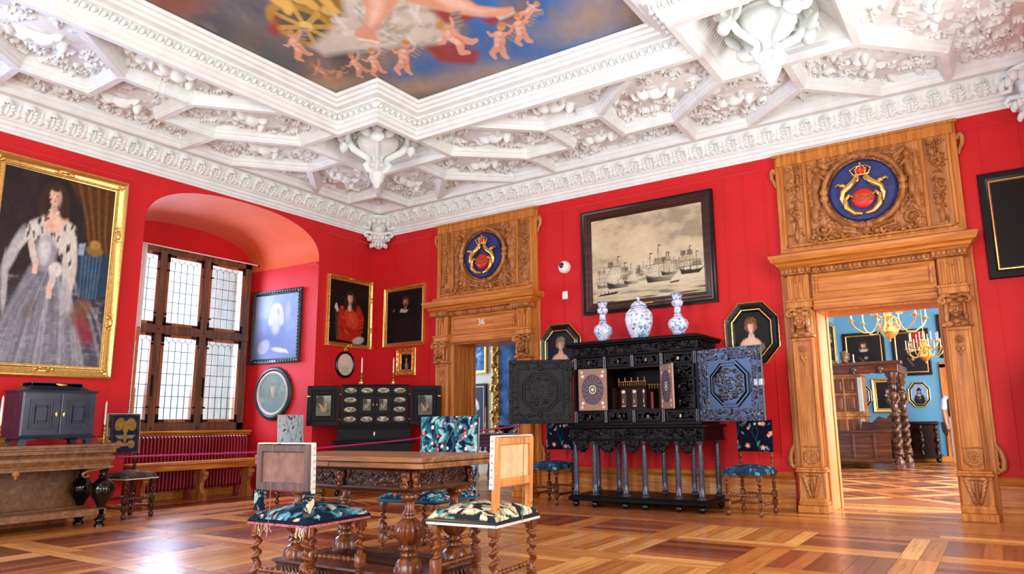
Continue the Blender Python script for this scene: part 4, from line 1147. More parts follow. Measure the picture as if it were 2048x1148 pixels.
    def fn2(Hm, X, Y):
        rs = random.Random(5)
        foliage(77, .028, .1)(Hm, X, Y)
        for s in (-1, 1):
            # winged figures beside the roundel
            stamp(Hm, X, Y, s*.48, .36, .045, .05, .085); stamp(Hm, X, Y, s*.49, .2, .055, .12, .07, s*.1); stamp(Hm, X, Y, s*.5, .02, .05, .14, .06, -s*.12)
            stamp(Hm, X, Y, s*.53, -.14, .045, .12, .05, s*.1); stamp(Hm, X, Y, s*.4, .40, .09, .04, .05, s*.6); stamp(Hm, X, Y, s*.43, .27, .02, .1, .05, -s*.7)
            stamp(Hm, X, Y, s*.56, .3, .03, .1, .04, 0)
            scroll(Hm, X, Y, s*.46, -.36, .085, 0, 1.4, .02, .055, s, 40)
            for k in range(5): stamp(Hm, X, Y, s*(.18+.045*k), .44-.008*k, .05, .018, .04, s*(-.2-.1*k))
            stamp(Hm, X, Y, s*.2, -.42, .12, .03, .04, s*.25)
        for yy in (.46, -.43): stamp(Hm, X, Y, 0, yy, .055, .065, .09); stamp(Hm, X, Y, -.02, yy+.01, .012, .01, .1); stamp(Hm, X, Y, .02, yy+.01, .012, .01, .1)
    relief_panel(b, 1.2, 1.0, .0085, fn2, tr(0, -.062, 3.53), 1)
    b.build('figure_relief', 'oak_carved', t, 60)
    b = MB()                 # scrollwork ring round the roundel
    for a0, a1 in ((.12, .38), (.62, .88), (1.12, 1.38), (1.62, 1.88)):
        P = []; rr = []
        for k in range(15):
            q = k/14; a = PI*(a0-.09+(a1-a0+.18)*q); P.append((.415*math.cos(a), -.115, 3.56+.415*math.sin(a))); rr.append(.034)
        b.tube(P, rr, 8, flat=.8)
        for e in (0, -1):
            p = P[e]; b.ell(p, (.05, .04, .05), 10)
        for k in range(1, 14): p = P[k]; b.ell((p[0]*1.0, -.148, p[2]), (.014, .01, .014), 6)
    b.build('scroll_ring', 'oak_carved', t, 50)
    b = MB(); b.lathe([(.36, 0), (.36, .03), (.345, .05), (.34, .03), (.0, .035)], (0, 0), 48, tr(0, -.07, 3.56)@rotx(PI/2)); ro = b.build('blue_roundel', 'blue_paint', t, 30)
    b = MB(); m = tr(0, -.12, 3.56)   # gilt coat of arms: two dolphins, crown
    for s in (-1, 1):
        b.tube([(s*.02, 0, -.28), (s*.1, -.01, -.27), (s*.17, -.02, -.2), (s*.185, -.02, -.1), (s*.14, -.02, -.05), (s*.1, -.02, -.08)], [.02, .03, .035, .03, .022, .015], 8, m)
        b.tube([(s*.2, 0, -.16), (s*.22, -.01, -.08), (s*.2, -.02, 0), (s*.13, -.03, .05), (s*.08, -.02, .1), (s*.06, -.01, .16)], [.015, .03, .035, .04, .035, .02], 8, m)
        b.ell((s*.2, -.03, .07), (.04, .03, .028), 8, m); b.tube([(s*.2, -.03, .07), (s*.25, -.03, .09), (s*.28, -.03, .07)], [.02, .014, .006], 6, m)
        b.tube([(s*.05, -.01, .1), (s*.03, -.01, .13), (s*.04, -.01, .16)], .012, 6, m)
    b.build('gilt_supporters', 'gilt', ro, 50)
    b = MB(); b.ell((0, 0, -.1), (.125, .04, .115), 20, m); b.build('red_shield', 'red_paint', ro, 60)
    b = MB(); m3 = tr(0, -.13, 3.74)
    for k in range(5): a = -1+.5*k; b.tube([(a*.075, 0, 0), (a*.11, -.01, .05), (a*.06, -.01, .09), (0, 0, .1)], .008, 6, m3); b.ell((a*.105, -.015, .055), .014, 6, m3)
    b.tube([(-.085, 0, .0), (-.04, -.02, -.012), (.04, -.02, -.012), (.085, 0, .0)], .014, 8, m3); b.ell((0, 0, .125), .016, 8, m3)
    b.build('crown', 'gilt', ro, 50)
    b = MB(); b.ell((0, .01, .045), (.07, .03, .04), 12, m3); b.build('crown_cap', 'red_paint', ro, 50)
    for k, (tx, zz, sz) in enumerate((('DOMINVS', -.082, .046), ('PROVIDEBIT', -.135, .04))):
        cu = bpy.data.curves.new('motto', 'FONT'); cu.body = tx; cu.size = sz; cu.extrude = .012; cu.align_x = 'CENTER'; cu.align_y = 'CENTER'
        no = bpy.data.objects.new('motto_letters', cu); COL.objects.link(no); cu.materials.append(M['gilt_dark']); no.parent = ro
        no.location = (0, -.155, 3.56+zz); no.rotation_euler = (PI/2, 0, 0)
    b = MB(); rs = random.Random(1)      # fruit and little masks lying along the ledge
    for xx in (-.52, -.28, .12, .42):
        for k in range(9): b.ell((xx+rs.uniform(-.05, .05), -.13+rs.uniform(-.03, .03), 3.04+rs.uniform(-.02, .045)), rs.uniform(.016, .03), 8)
        for s in (-1, 1): b.tube([(xx+s*.04, -.12, 3.03), (xx+s*.09, -.12, 3.06), (xx+s*.13, -.12, 3.03)], [.02, .018, .006], 6)
    b.build('ledge_fruit', 'oak_carved', t, 60)
    return t
portal(DX1, 'door_1', 'left carved oak door surround numbered 36 with blue roundel above', True)
portal(DX2, 'door_2', 'right carved oak door surround opening to the blue room, blue roundel above', False)

# ------------------------------------------------------------------ window
t = thing('window_1', 'tall oak window with six leaded lights in the arched niche', 'window', (NX+.03, -2.645, 0), PI/2, kind='structure'); del t['category']
W_ = t
b = MB(); Hw = 1.135
b.bbox(-Hw, -Hw+.12, -.06, .06, .95, 3.66); b.bbox(Hw-.12, Hw, -.06, .06, .95, 3.66); b.bbox(-Hw, Hw, -.06, .06, .95, 1.08); b.bbox(-Hw, Hw, -.06, .06, 3.55, 3.66)
for x in (-.35, .35): b.bbox(x-.055, x+.055, -.075, .06, .95, 3.66)
b.bbox(-Hw, Hw, -.08, .06, 2.36, 2.48)
b.build('window_frame', 'window_wood', W_, 0)
b = MB()
for x in (-.35, .35):
    for z in (1.0, 2.42, 3.6): b.ell((x, -.085, z), .012, 8)
for z in (1.3, 2.2, 2.65, 3.3):
    for x in (-.43, -.27, .27, .43): b.box(x-.02, x+.02, -.09, -.07, z-.012, z+.012)
b.box(-.395, -.385, -.11, -.08, 1.45, 1.75); b.box(.385, .395, -.11, -.08, 1.45, 1.75)
b.build('window_ironwork', 'iron', W_, 0)
for cx in (-.7, -.0, .7):
    for z0, z1 in ((1.08, 2.36), (2.48, 3.55)):
        hw = .29 if cx == 0 else .31
        b = MB()
        for s in (-1, 1): b.bbox(cx+s*hw, cx+s*(hw-.048), -.07, .02, z0, z1)
        b.bbox(cx-hw, cx+hw, -.07, .02, z0, z0+.05); b.bbox(cx-hw, cx+hw, -.07, .02, z1-.05, z1)
        cs = b.build('casement', 'casement_wood', W_, 0)
        b = MB()
        for s in (-1, 1):
            for z, d in ((z0+.0, 1), (z1, -1)):
                b.box(cx+s*hw, cx+s*(hw-.045), -.074, -.069, z, z+d*.12); b.box(cx+s*hw, cx+s*(hw-.13), -.074, -.069, z+d*.01, z+d*.035)
        b.build('corner_iron', 'iron', cs, 0)
        x0, x1, a0, a1 = cx-hw+.045, cx+hw-.045, z0+.045, z1-.045
        b = MB(); n = 5
        for k in range(n+1):
            x = x0+(x1-x0)*k/n; b.box(x-.004, x+.004, -.03, -.02, a0, a1-.09)
        m_ = 7 if z0 < 2 else 6
        for k in range(m_): z = a0+(a1-.1-a0)*k/(m_-.4); b.box(x0, x1, -.03, -.02, z-.004, z+.004)
        for k in range(n):
            xm = x0+(x1-x0)*(k+.5)/n; r_ = (x1-x0)/n/2
            b.tube([(xm+r_*math.cos(PI*q/8), -.025, a1-.09+r_*.95*math.sin(PI*q/8)) for q in range(9)], .004, 5)
            b.box(xm-.0035, xm+.0035, -.03, -.02, a1-.09+r_, a1)
        b.build('leading', 'lead', cs, 0)
        b = MB(); b.box(x0, x1, -.026, -.023, a0, a1); b.build('pane', 'glass', cs, 0)
b = MB(); b.bbox(-1.2, 1.2, -.22, .02, .925, .96, .008); b.bbox(-1.2, 1.2, -.19, .02, .885, .925, .012); b.build('window_sill', 'oak_h', W_, 0)
cr = thing('curtain_rod', 'thin white curtain rod across the top of the window', 'curtain rod', (NX+.16, -2.645, 3.63), PI/2)
b = MB(); b.tube([(-1.18, 0, 0), (1.2, 0, 0)], .011, 8); b.build('rod', 'white', cr, 60)
b = MB(); b.ell((1.21, 0, 0), .02, 8)
for x in (-.9, .0, .9): b.box(x-.005, x+.005, -.0, .08, -.01, .01)
b.build('rod_bracket', 'iron', cr, 60)
# white curtain and shutter at the left side of the window
b = MB(); nx = 26
X, Z = np.meshgrid(np.linspace(0, .2, nx), np.linspace(2.2, 3.62, 12)); Yc = .035*np.sin(X*60)
b.grid(np.stack([NX+.2+Yc, -3.52+X*1.15, Z], -1)); o = b.build('curtain', 'white', None, 60); tag(o, 'white curtain drawn to the left side of the window', 'curtain')
o.modifiers.new('thickness', 'SOLIDIFY').thickness = .006
b = MB(); b.bbox(-.02, .02, -.35, 0, 0, 1.35, .004); 
o = thing('wooden_shutter', 'open wooden shutter standing at the left of the window', 'shutter', (NX+.36, -3.40, 1.0), R(60)); b.build('shutter_leaf', 'raw_wood', o, 0)

# building across the courtyard
t = thing('courtyard_building', 'pale building across the courtyard seen through the right window lights', 'building', (-14, 6.0, -6))
b = MB(); b.box(-1, 0, 0, 14, 0, 22); b.build('wall', 'facade', t, 0)
for j in range(3):
    for i in range(3):
        b = MB(); y = .6+i*3.2; z = 5.2+j*4.4
        b.box(-.02, .06, y, y+1.5, z, z+2.8); wf = b.build('window_surround', 'sandstone', t, 0)
        b = MB(); b.box(.0, .08, y+.15, y+1.35, z+.15, z+2.65); b.build('pane', 'facade_window', wf, 0)
        b = MB()
        for q in range(5): b.box(.08, .12, y+.15+q*.3-.02, y+.15+q*.3+.02, z+.15, z+2.65)
        for q in range(7): b.box(.08, .12, y+.15, y+1.35, z+.15+q*.41-.02, z+.15+q*.41+.02)
        b.build('window_bars', 'white', wf, 0)

# ------------------------------------------------------------------ radiator and bench in the niche
t = thing('radiator', 'long dark red column radiator under the window', 'radiator', (-1.16, -2.5, 0), PI/2)
n = 36
for k in range(n):
    x = -.9+1.8*k/(n-1); b = MB()
    for y in (-.05, .03): b.tube([(x, y, .16), (x, y, .85)], .0135, 8)
    b.tube([(x, -.05, .85), (x, -.035, .872), (x, .015, .872), (x, .03, .85)], .0135, 6); b.tube([(x, -.05, .16), (x, -.01, .14), (x, .03, .16)], .0135, 6)
    b.build('radiator_column', 'radiator_red', t, 60)
b = MB(); b.tube([(-.93, -.01, .84), (.93, -.01, .84)], .014, 8); b.tube([(-.93, -.01, .17), (.93, -.01, .17)], .014, 8); b.build('connecting_pipe', 'radiator_red', t, 60)
for x in (-.8, 0, .8): b = MB(); b.bbox(x-.03, x+.03, -.06, .04, 0, .15); b.build('radiator_foot', 'radiator_red', t, 0)

t = thing('bench', 'long oak bench with carved scroll legs before the radiator', 'bench', (-.78, -2.62, 0), PI/2)
b = MB(); b.bbox(-.92, .96, -.15, .15, .50, .545, .012); b.build('seat', 'oak_h', t, 0)
b = MB(); b.bbox(-.9, .94, -.12, -.09, .43, .50, .004); b.bbox(-.9, .94, .09, .12, .43, .50, .004); b.build('apron', 'oak_h', t, 0)
for x in (-.75, .08, .82):
    b = MB()
    P = [(.06, .5), (.06, .44), (.045, .40), (.062, .36), (.062, .30), (.035, .24), (.03, .18), (.05, .12), (.075, .08), (.075, 0), (-.075, 0), (-.075, .08), (-.05, .12), (-.03, .18), (-.035, .24), (-.062, .30), (-.062, .36), (-.045, .4), (-.06, .44), (-.06, .5)]
    b.poly([(y*1.8, z) for y, z in P], x-.03, x+.03, 'x'); b.tube([(x-.04, -.1, .36), (x+.04, -.1, .36)], .035, 10); b.build('leg', 'oak_carved', t, 0)

# ------------------------------------------------------------------ long side table with black bulb legs
t = thing('side_table', 'long brown oak refectory table with black bulbous legs by the window wall', 'table', (.52, -5.35, 0), PI/2)
b = MB(); b.bbox(-1.2, .92, -.36, .32, .815, .85, .006); b.bbox(-1.18, .80, -.35, .31, .795, .817, .004); b.build('tabletop', 'side_oak', t, 0)
b = MB()
b.sweep([(-1.2, .29), (-1.2, -.31), (.78, -.31), (.78, .29)], [(-.06, .80), (.02, .80), (.02, .76), (.0, .75), (-.01, .735), (.015, .72), (.02, .69), (-.005, .65), (-.015, .63), (.005, .62), (.01, .60), (-.06, .60)], False, -1)
b.bbox(-1.2, .77, -.30, .28, .61, .80); b.build('apron', 'side_oak', t, 25)
for x in (.74, -.9):
    for y in (-.24, .2):
        b = MB(); b.lathe([(.05, .60), (.05, .575), (.035, .56), (.03, .53), (.045, .51), (.04, .49), (.06, .475), (.105, .43), (.12, .375), (.105, .32), (.06, .25), (.04, .21), (.036, .19)], (x, y), 24)
        b.build('leg', 'black', t, 50)
        b = MB(); b.bbox(x-.05, x+.05, y-.05, y+.05, .585, .625); b.build('leg_block', 'side_oak', t, 0)
        b = MB(); b.lathe([(.036, .20), (.03, .12), (.02, .1), (.045, .085), (.05, .06), (.03, .04), (.05, .02), (.05, 0)], (x, y), 20); b.build('foot', 'black', t, 50)
b = MB(); b.bbox(-1.2, .76, -.28, -.2, .12, .19); b.bbox(-1.2, .76, .16, .24, .12, .19); b.bbox(.7, .78, -.28, .24, .12, .185); b.bbox(-1.2, .72, -.06, .06, .14, .18); b.build('stretcher', 'side_oak', t, 0)
for x, s in ((.54, -1), (-.45, -1), (-.75, 1)):
    b = MB(); P = [(x-s*.2, -.30, .6), (x-s*.1, -.30, .585), (x, -.3, .57), (x+s*.04, -.3, .545), (x+s*.02, -.3, .515), (x-s*.02, -.3, .52), (x-s*.01, -.3, .545)]
    b.tube(P, [.006, .012, .015, .015, .013, .011, .008], 8, flat=1.0); b.build('scroll_bracket', 'side_oak', t, 50)
b = MB(); b.ell((-.1, -.31, .585), (.035, .02, .035), 8); b.ell((-.1, -.31, .55), (.015, .015, .02), 8); b.build('pendant_drop', 'oak_carved', t, 50)
b = MB(); b.bbox(-1.3, .78, .285, .31, .16, .6); b.bbox(-1.3, .78, .25, .31, .08, .16); b.build('panelled_chest_front', 'side_oak', t, 0)

t = thing('ebony_chest', 'blue-black polished cabinet chest with two panelled doors on the side table', 'cabinet', (.5, -5.07, .852), PI/2)
b = MB(); b.bbox(-.34, .34, -.2, .2, .075, .535, .006)
b.sweep([(-.35, -.21), (.35, -.21), (.35, .21), (-.35, .21)], [(0, .06), (-.01, .06), (-.014, .075), (-.004, .085), (0, .09)], True, 1)
b.sweep([(-.34, -.2), (.34, -.2), (.34, .2), (-.34, .2)], [(.02, .52), (-.012, .525), (-.016, .545), (.0, .55), (.02, .555), (.05, .565), (.09, .59), (.1, .595), (.1, .62), (.12, .625), (.3, .625)], True, 1)
b.bbox(-.24, .24, -.1, .1, .59, .63, .004); b.build('case', 'ebony_blue', t, 25)
for s in (-1, 1):
    b = MB(); xa, xb = sorted((s*.008, s*.335)); b.bbox(xa, xb, -.215, -.2, .095, .515, .004)
    for k, (i, hgt) in enumerate(((.06, .225), (.085, .22), (.11, .235))):
        b.sweep([(xa+i, .095+i*1.1), (xb-i, .095+i*1.1), (xb-i, .515-i*1.1), (xa+i, .515-i*1.1)], [(-.006, hgt-.012), (-.004, hgt), (.004, hgt), (.006, hgt-.012)], True, 1, plane='xz')
    b.bbox(xa+.115, xb-.115, -.225, -.2, .095+.14, .515-.14, .004)
    d = b.build('door', 'ebony_blue', t, 0)
    b = MB(); b.ell((s*.035, -.222, .30), (.012, .005, .03), 8); b.ell((s*.035, -.226, .30), .006, 6); b.build('key_plate', 'brass', d, 50)
for x in (-.3, .3):
    for y in (-.17, .17):
        b = MB(); s = 1 if x > 0 else -1; b.poly([(x+s*.05, 0), (x+s*.03, .075), (x-s*.14, .075), (x-s*.1, .05), (x-s*.03, .04), (x-s*.02, 0)], y-.035, y+.035, 'y'); b.build('bracket_foot', 'ebony_blue', t, 0)
b = MB(); b.ell((0, -.205, .6), (.05, .004, .012), 8); b.ell((0, -.12, .612), (.03, .006, .01), 8); b.build('lid_plate', 'brass', t, 50)

def candlestick(name, lab, loc, h=.2, ch=.22, rz=0, group=None, sq=False, tilt=0):
    t = thing(name, lab, 'candlestick', loc, rz, group)
    b = MB()
    if sq:
        b.bbox(-.055, .055, -.055, .055, 0, .02, .004); b.bbox(-.04, .04, -.04, .04, .02, .07, .006); b.bbox(-.045, .045, -.045, .045, .065, .078, .004)
        b.lathe([(.02, .07), (.014, .09), (.022, .105), (.012, .12), (.02, .15), (.011, .165), (.018, .19), (.012, h-.02), (.018, h), (.016, h+.01)], (0, 0), 16)
    else:
        b.lathe([(.052, 0), (.054, .01), (.04, .022), (.042, .045), (.028, .05), (.014, .06), (.012, .075), (.022, .09), (.011, .10), (.02, .12), (.011, .135), (.017, .15), (.009, .165), (.018, h-.02), (.012, h-.01), (.018, h), (.014, h+.004)], (0, 0), 16)
    b.build('holder', 'brass', t, 40)
    b = MB(); b.tube([(0, 0, h-.005), (0, 0, h+ch), (tilt, 0, h+ch+.03)], [.0115, .010, .003], 10); b.build('candle', 'wax', t, 40)
    return t
candlestick('candlestick', 'brass candlestick with square foot and tall white candle beside the black chest', (.62, -4.58, .852), .2, .22, .4, None, True)
candlestick('candlestick', 'brass candlestick at the picture edge on the far end of the side table', (.7, -5.58, .852), .2, .25, .4, None, True)

# ------------------------------------------------------------------ turned chairs
def twist(b, x, y, z0, z1, r, turns, n=40, seg=14, sx=0, sy=0, m=None):
    V = []; F = []
    for j in range(n+1):
        t = j/n; z = z0+(z1-z0)*t; env = min(1, t*10, (1-t)*10); ph = 2*PI*turns*t
        ox, oy = math.cos(ph)*r*.34*env, math.sin(ph)*r*.34*env
        for i in range(seg):
            a = 2*PI*i/seg; rr = r*(.86+.14*math.cos(a-ph)*env)
            V.append((x+sx*t+ox+rr*math.cos(a), y+sy*t+oy+rr*math.sin(a), z))
    for j in range(n):
        for i in range(seg):
            k = (i+1) % seg; F.append((j*seg+i, j*seg+k, (j+1)*seg+k, (j+1)*seg+i))
    F.append(tuple(range(seg-1, -1, -1))); F.append(tuple(n*seg+i for i in range(seg)))
    b.add(V, F, m)
def balls(b, p, q, r, n, m=None):      # bobbin-turned rail between two points
    P = Vector(p); Q = Vector(q); d = Q-P; N = n*6; pts = []; rs = []
    for i in range(N+1):
        t = i/N; pts.append(tuple(P+d*t)); e = abs(math.sin(PI*n*t)); edge = min(1, t*14, (1-t)*14); rs.append(r*(.45+.55*e*edge))
    b.tube(pts, rs, 10, m)
def baluster(b, x, y, z0, z1, r, m=None):
    L = z1-z0; pr = [(.55, 0), (.75, .03), (.5, .06), (.42, .12), (.7, .22), (.95, .32), (.7, .42), (.45, .47), (.75, .5), (.45, .53), (.7, .58), (.95, .68), (.7, .78), (.42, .88), (.5, .94), (.75, .97), (.55, 1)]
    b.lathe([(k*r, z0+L*q) for k, q in pr], (x, y), 14, m)
def cushion(w, d, z0, z1, z2, name, mat, parent, inset=.0, nx=22, front=0):
    wv = mat.startswith('w:'); nx = 96 if wv else nx
    b = MB(); X, Y = np.meshgrid(np.linspace(-1, 1, nx), np.linspace(-1, 1, nx))
    ex = np.clip((1-np.abs(X))/.14, 0, 1)**.5; ey = np.clip((1-np.abs(Y))/.14, 0, 1)**.5
    Z = z1+(z2-z1)*(1-X**2*.85)*(1-Y**2*.85)-(z1-z0)*.6*(1-ex*ey)
    P = np.stack([X*w/2, Y*d/2, Z], -1); b.grid(P)
    e = [(-w/2, -d/2), (w/2, -d/2), (w/2, d/2), (-w/2, d/2)]; zt = z1-(z1-z0)*.6
    b.sweep(e, [(.0, zt), (-.004, (zt+z0)/2), (0, z0), (.02, z0)], True, 1); b.box(-w/2+.01, w/2-.01, -d/2+.01, d/2-.01, z0, zt)
    if wv:
        q = WV[mat[2:]]; A = np.array(b.v); edge_ = np.clip((z1-A[:, 2])*1.2, 0, .1)
        return b.build(name, 'woven', parent, 60, cols=woven(q[0], int(w*1000)+len(mat), q[1], q[2], (w+.1, d+.1), q[3], q[4])(A[:, 0]+np.sign(A[:, 0])*edge_, A[:, 1]+np.sign(A[:, 1])*edge_))
    return b.build(name, mat, parent, 60)

def chair(name, lab, loc, rz, w, d, zr, zs, pb, pt, style, wd, cloth, back='board', backw=None, group=None, cat='chair', lean=.05, legmat=None, edge=None, cloth2=None, cloth3=None, sedge=None):
    """faces local -y; zr = bottom of seat rail, zs = seat top, pb/pt = back panel bottom/top"""
    t = thing(name, lab, cat, loc, rz, group)
    hw, hd = w/2, d/2; lm = legmat or wd; q = .026
    st = .16
    for sx in (-1, 1):
        for sy in (-1, 1):
            x, y = sx*(hw-.03), sy*(hd-.03); b = MB()
            b.bbox(x-q, x+q, y-q, y+q, zr-.05, zr+.03, .004)
            hi = zr-.05; mid = hi*.55
            if style == 'twist':
                b.lathe([(.012, mid+.05), (.02, mid+.055), (.014, mid+.065)], (x, y), 12)
                twist(b, x, y, mid+.05, hi, .0235, 2.4*sx); b.bbox(x-q, x+q, y-q, y+q, mid-.03, mid+.05, .006) if sy < 0 else twist(b, x, y, mid-.04, mid+.06, .0235, 1.0*sx)
                twist(b, x, y, .17, mid-.03, .0235, 1.6*sx); b.bbox(x-q, x+q, y-q, y+q, .09, .17, .006)
            else:
                baluster(b, x, y, mid+.04, hi, .025); b.bbox(x-q, x+q, y-q, y+q, mid-.035, mid+.04, .006)
                baluster(b, x, y, .15, mid-.035, .025); b.bbox(x-q, x+q, y-q, y+q, .085, .15, .006)
            b.lathe([(.013, .085), (.02, .075), (.013, .06), (.024, .045), (.026, .025), (.02, .005), (.012, 0)], (x, y), 14)
            b.build('leg', lm, t, 45)
    mid = (zr-.05)*.55
    b = MB(); f = twist_rail if False else balls
    f(b, (-hw+.05, -hd+.03, mid+.01), (hw-.05, -hd+.03, mid+.01), .019, 9); b.build('front_stretcher', lm, t, 45)
    for s in (-1, 1): b = MB(); f(b, (s*(hw-.03), -hd+.05, .12), (s*(hw-.03), hd-.05, .12), .017, 9); b.build('side_stretcher', lm, t, 45)
    b = MB(); f(b, (-hw+.05, 0, .12), (hw-.05, 0, .12), .017, 9); b.build('middle_stretcher', lm, t, 45)
    b = MB(); f(b, (-hw+.05, hd-.03, mid), (hw-.05, hd-.03, mid), .015, 8); b.build('back_stretcher', lm, t, 45)
    b = MB()
    for s in (-1, 1): b.bbox(-hw+.03, hw-.03, s*(hd-.045), s*(hd-.015), zr, zr+.035, .003); b.bbox(s*(hw-.045), s*(hw-.015), -hd+.03, hd-.03, zr, zr+.035, .003)
    b.build('seat_frame', wd, t, 0)
    cushion(w+.01, d+.01, zr+.005, zs-.015, zs+.03, 'seat', cloth3 or cloth, t)
    # back, leaning
    L = pt-zs; m = tr(0, hd-.035, zs)@rotx(-lean)@tr(0, 0, -zs)
    bw = (backw or w)/2
    for s in (-1, 1):
        b = MB(); x = s*(bw-.022)
        b.bbox(x-.019, x+.019, -.018, .018, zr-.02, zs+.02, .004, m)
        if style == 'twist' or back == 'board': b.bbox(x-.02, x+.02, -.016, .018, zs, pt, .004, m)
        else:
            baluster(b, x, 0, zs+.0, pb, .02, m); b.bbox(x-.02, x+.02, -.016, .016, pb, pt, .004, m)
        b.build('back_post', wd, t, 40)
    b = MB(); b.bbox(-bw+.03, bw-.03, -.014, .016, pt-.042, pt-.004, .004, m); b.build('top_rail', wd, t, 0)
    b = MB(); b.bbox(-bw+.03, bw-.03, -.014, .016, pb, pb+.045, .004, m); b.build('lower_rail', wd, t, 0)
    cv = cloth2 or cloth; wv = cv.startswith('w:')
    b = MB(); nx = 96 if wv else 14; X, Z = np.meshgrid(np.linspace(-1, 1, nx), np.linspace(0, 1, nx))
    Y = -.022-.022*np.sqrt(np.clip(1-X**2, 0, 1))*np.sqrt(np.clip(4*Z*(1-Z), 0, 1))
    b.grid(np.stack([X*(bw+.004), Y, pb-.008+Z*(pt-pb+.012)], -1), m); b.box(-bw-.004, bw+.004, -.022, -.012, pb-.008, pt+.004, m)
    if wv:
        q = WV[cv[2:]]; A = np.array(b.v); hh = pt-pb
        bc = b.build('back_cover', 'woven', t, 60, cols=woven(q[0], int(hh*1000)+7, q[1], q[2], (w+.15, hh+.1), q[3], q[4])(A[:, 0], A[:, 2]-(pb+pt)/2))
    else: bc = b.build('back_cover', cv, t, 60)
    b = MB(); b.box(-bw+.035, bw-.035, .0, .004, pb+.03, pt-.03, m); b.build('back_lining', 'linen' if wd == 'raw_wood' else 'linen_dark', t, 0)
    if edge:
        b = MB(); b.box(-bw-.007, -bw+.001, -.024, .004, pb-.008, pt+.006, m); b.box(bw-.001, bw+.007, -.024, .004, pb-.008, pt+.006, m); b.box(-bw, bw, -.024, .004, pt+.001, pt+.008, m)
        e = b.build('back_galloon', edge, t, 0)
        b = MB()
        for k in range(7):
            z = pb+.02+(pt-pb-.04)*k/6
            for s in (-1, 1): b.ell((s*(bw+.008), -.01, z), .0065, 6, m)
        b.build('nail_heads', 'silver', e, 60)
        b = MB(); zz = zr+.0
        for (x0, x1, y0, y1) in ((-hw-.008, hw+.008, -hd-.008, -hd-.003), (-hw-.008, hw+.008, hd+.003, hd+.008), (-hw-.008, -hw-.003, -hd, hd), (hw+.003, hw+.008, -hd, hd)): b.box(x0, x1, y0, y1, zz, zz+.015)
        b.build('seat_galloon', sedge or edge, t, 0)
    return t
c1 = chair('tapestry_chair', 'dark-framed chair with blue leafy tapestry seat, back to us, left of the table', (5.475, -5.80, 0), PI+R(3), .45, .46, .475, .545, .655, .905, 'twist', 'grey_wood', 'w:blue', legmat='walnut_mid', edge='galloon', sedge='rosy_trim', cat='chair', lean=.03, backw=.42)
for s in (-1, 1): b = MB(); b.bbox(s*.19-.024, s*.19+.024, .172, .22, .545, .66, .004); b.build('post_wrapping', 'tapestry_blue', c1, 0)
rs = random.Random(2)
for n_, x0, x1 in ((16, -.23, -.17), (10, .05, .18)):
    b = MB()
    for k in range(n_):
        x = rs.uniform(x0, x1); y = .235+rs.uniform(-.02, .02); L = rs.uniform(.03, .07)
        b.tube([(x, y, .478), (x+rs.uniform(-.01, .01), y+.004, .478-L*.6), (x+rs.uniform(-.015, .015), y+.004, .478-L)], .002, 4)
    b.build('torn_fringe', 'fringe', c1, 60)
b = MB(); b.tube([(.03, .265, .49), (.03, .262, .6), (.03, .262, .905), (.03, .2, .908)], .0022, 5); b.tube([(-.22, .24, .64), (-.24, -.02, .60), (-.22, -.24, .548)], .002, 5); b.build('barrier_string', 'string', c1, 60)
c2 = chair('tapestry_chair', 'chair with raw yellow frame and cream leafy tapestry seat, its linen back towards us', (6.32, -5.29, 0), -PI/2+R(4), .45, .44, .465, .545, .665, .93, 'twist', 'raw_wood', 'w:cream', legmat='walnut_mid', edge='galloon', cat='chair', lean=.03, backw=.40)
b = MB(); b.tube([(-.02, .235, .475), (-.01, .245, .6), (-.0, .262, .935), (0, .2, .94)], .0026, 5); b.tube([(-.2, .2, .80), (-.25, -.1, .6), (-.21, -.22, .55)], .002, 5); b.build('barrier_string', 'string', c2, 60)
c3 = chair('tapestry_armless_chair', 'tall-backed chair in dark blue tapestry with red flowers, facing us behind the table', (4.86, -4.1, 0), R(2), .58, .56, .40, .475, .60, 1.065, 'twist', 'walnut_mid', 'w:flower', cat='chair', lean=.04, backw=.60)
for s in (-1, 1): b = MB(); b.bbox(s*.265-.03, s*.265+.03, .215, .26, .44, .62, .004); b.build('post_wrapping', 'tapestry_flower', c3, 0)
b = MB(); b.tube([(.14, .22, 1.07), (.05, .19, .9), (-.06, .17, .68)], .003, 5); b.build('barrier_string', 'string', c3, 60)
chair('side_chair', 'turned chair with navy flowered cover standing right of the large black cabinet', (6.42, -.62, 0), R(-4), .42, .50, .42, .50, .665, 1.0, 'bal', 'walnut_mid', 'w:navy', cloth3='tapestry_teal', back='open', cat='chair', backw=.40)
chair('side_chair', 'turned chair with navy flowered back left of the large cabinet, below its open door', (3.86, -.60, 0), R(2), .42, .50, .42, .50, .665, 1.0, 'bal', 'walnut', 'w:navy', cloth3='tapestry_teal', back='open', cat='chair', backw=.40)
c6 = chair('side_chair', 'dark turned chair with brown woven seat and coat-of-arms back beside the side table', (.24, -4.06, 0), R(98), .40, .42, .43, .50, .72, 1.17, 'bal', 'walnut', 'tapestry_brown', back='open', cat='chair', backw=.40, edge='galloon')
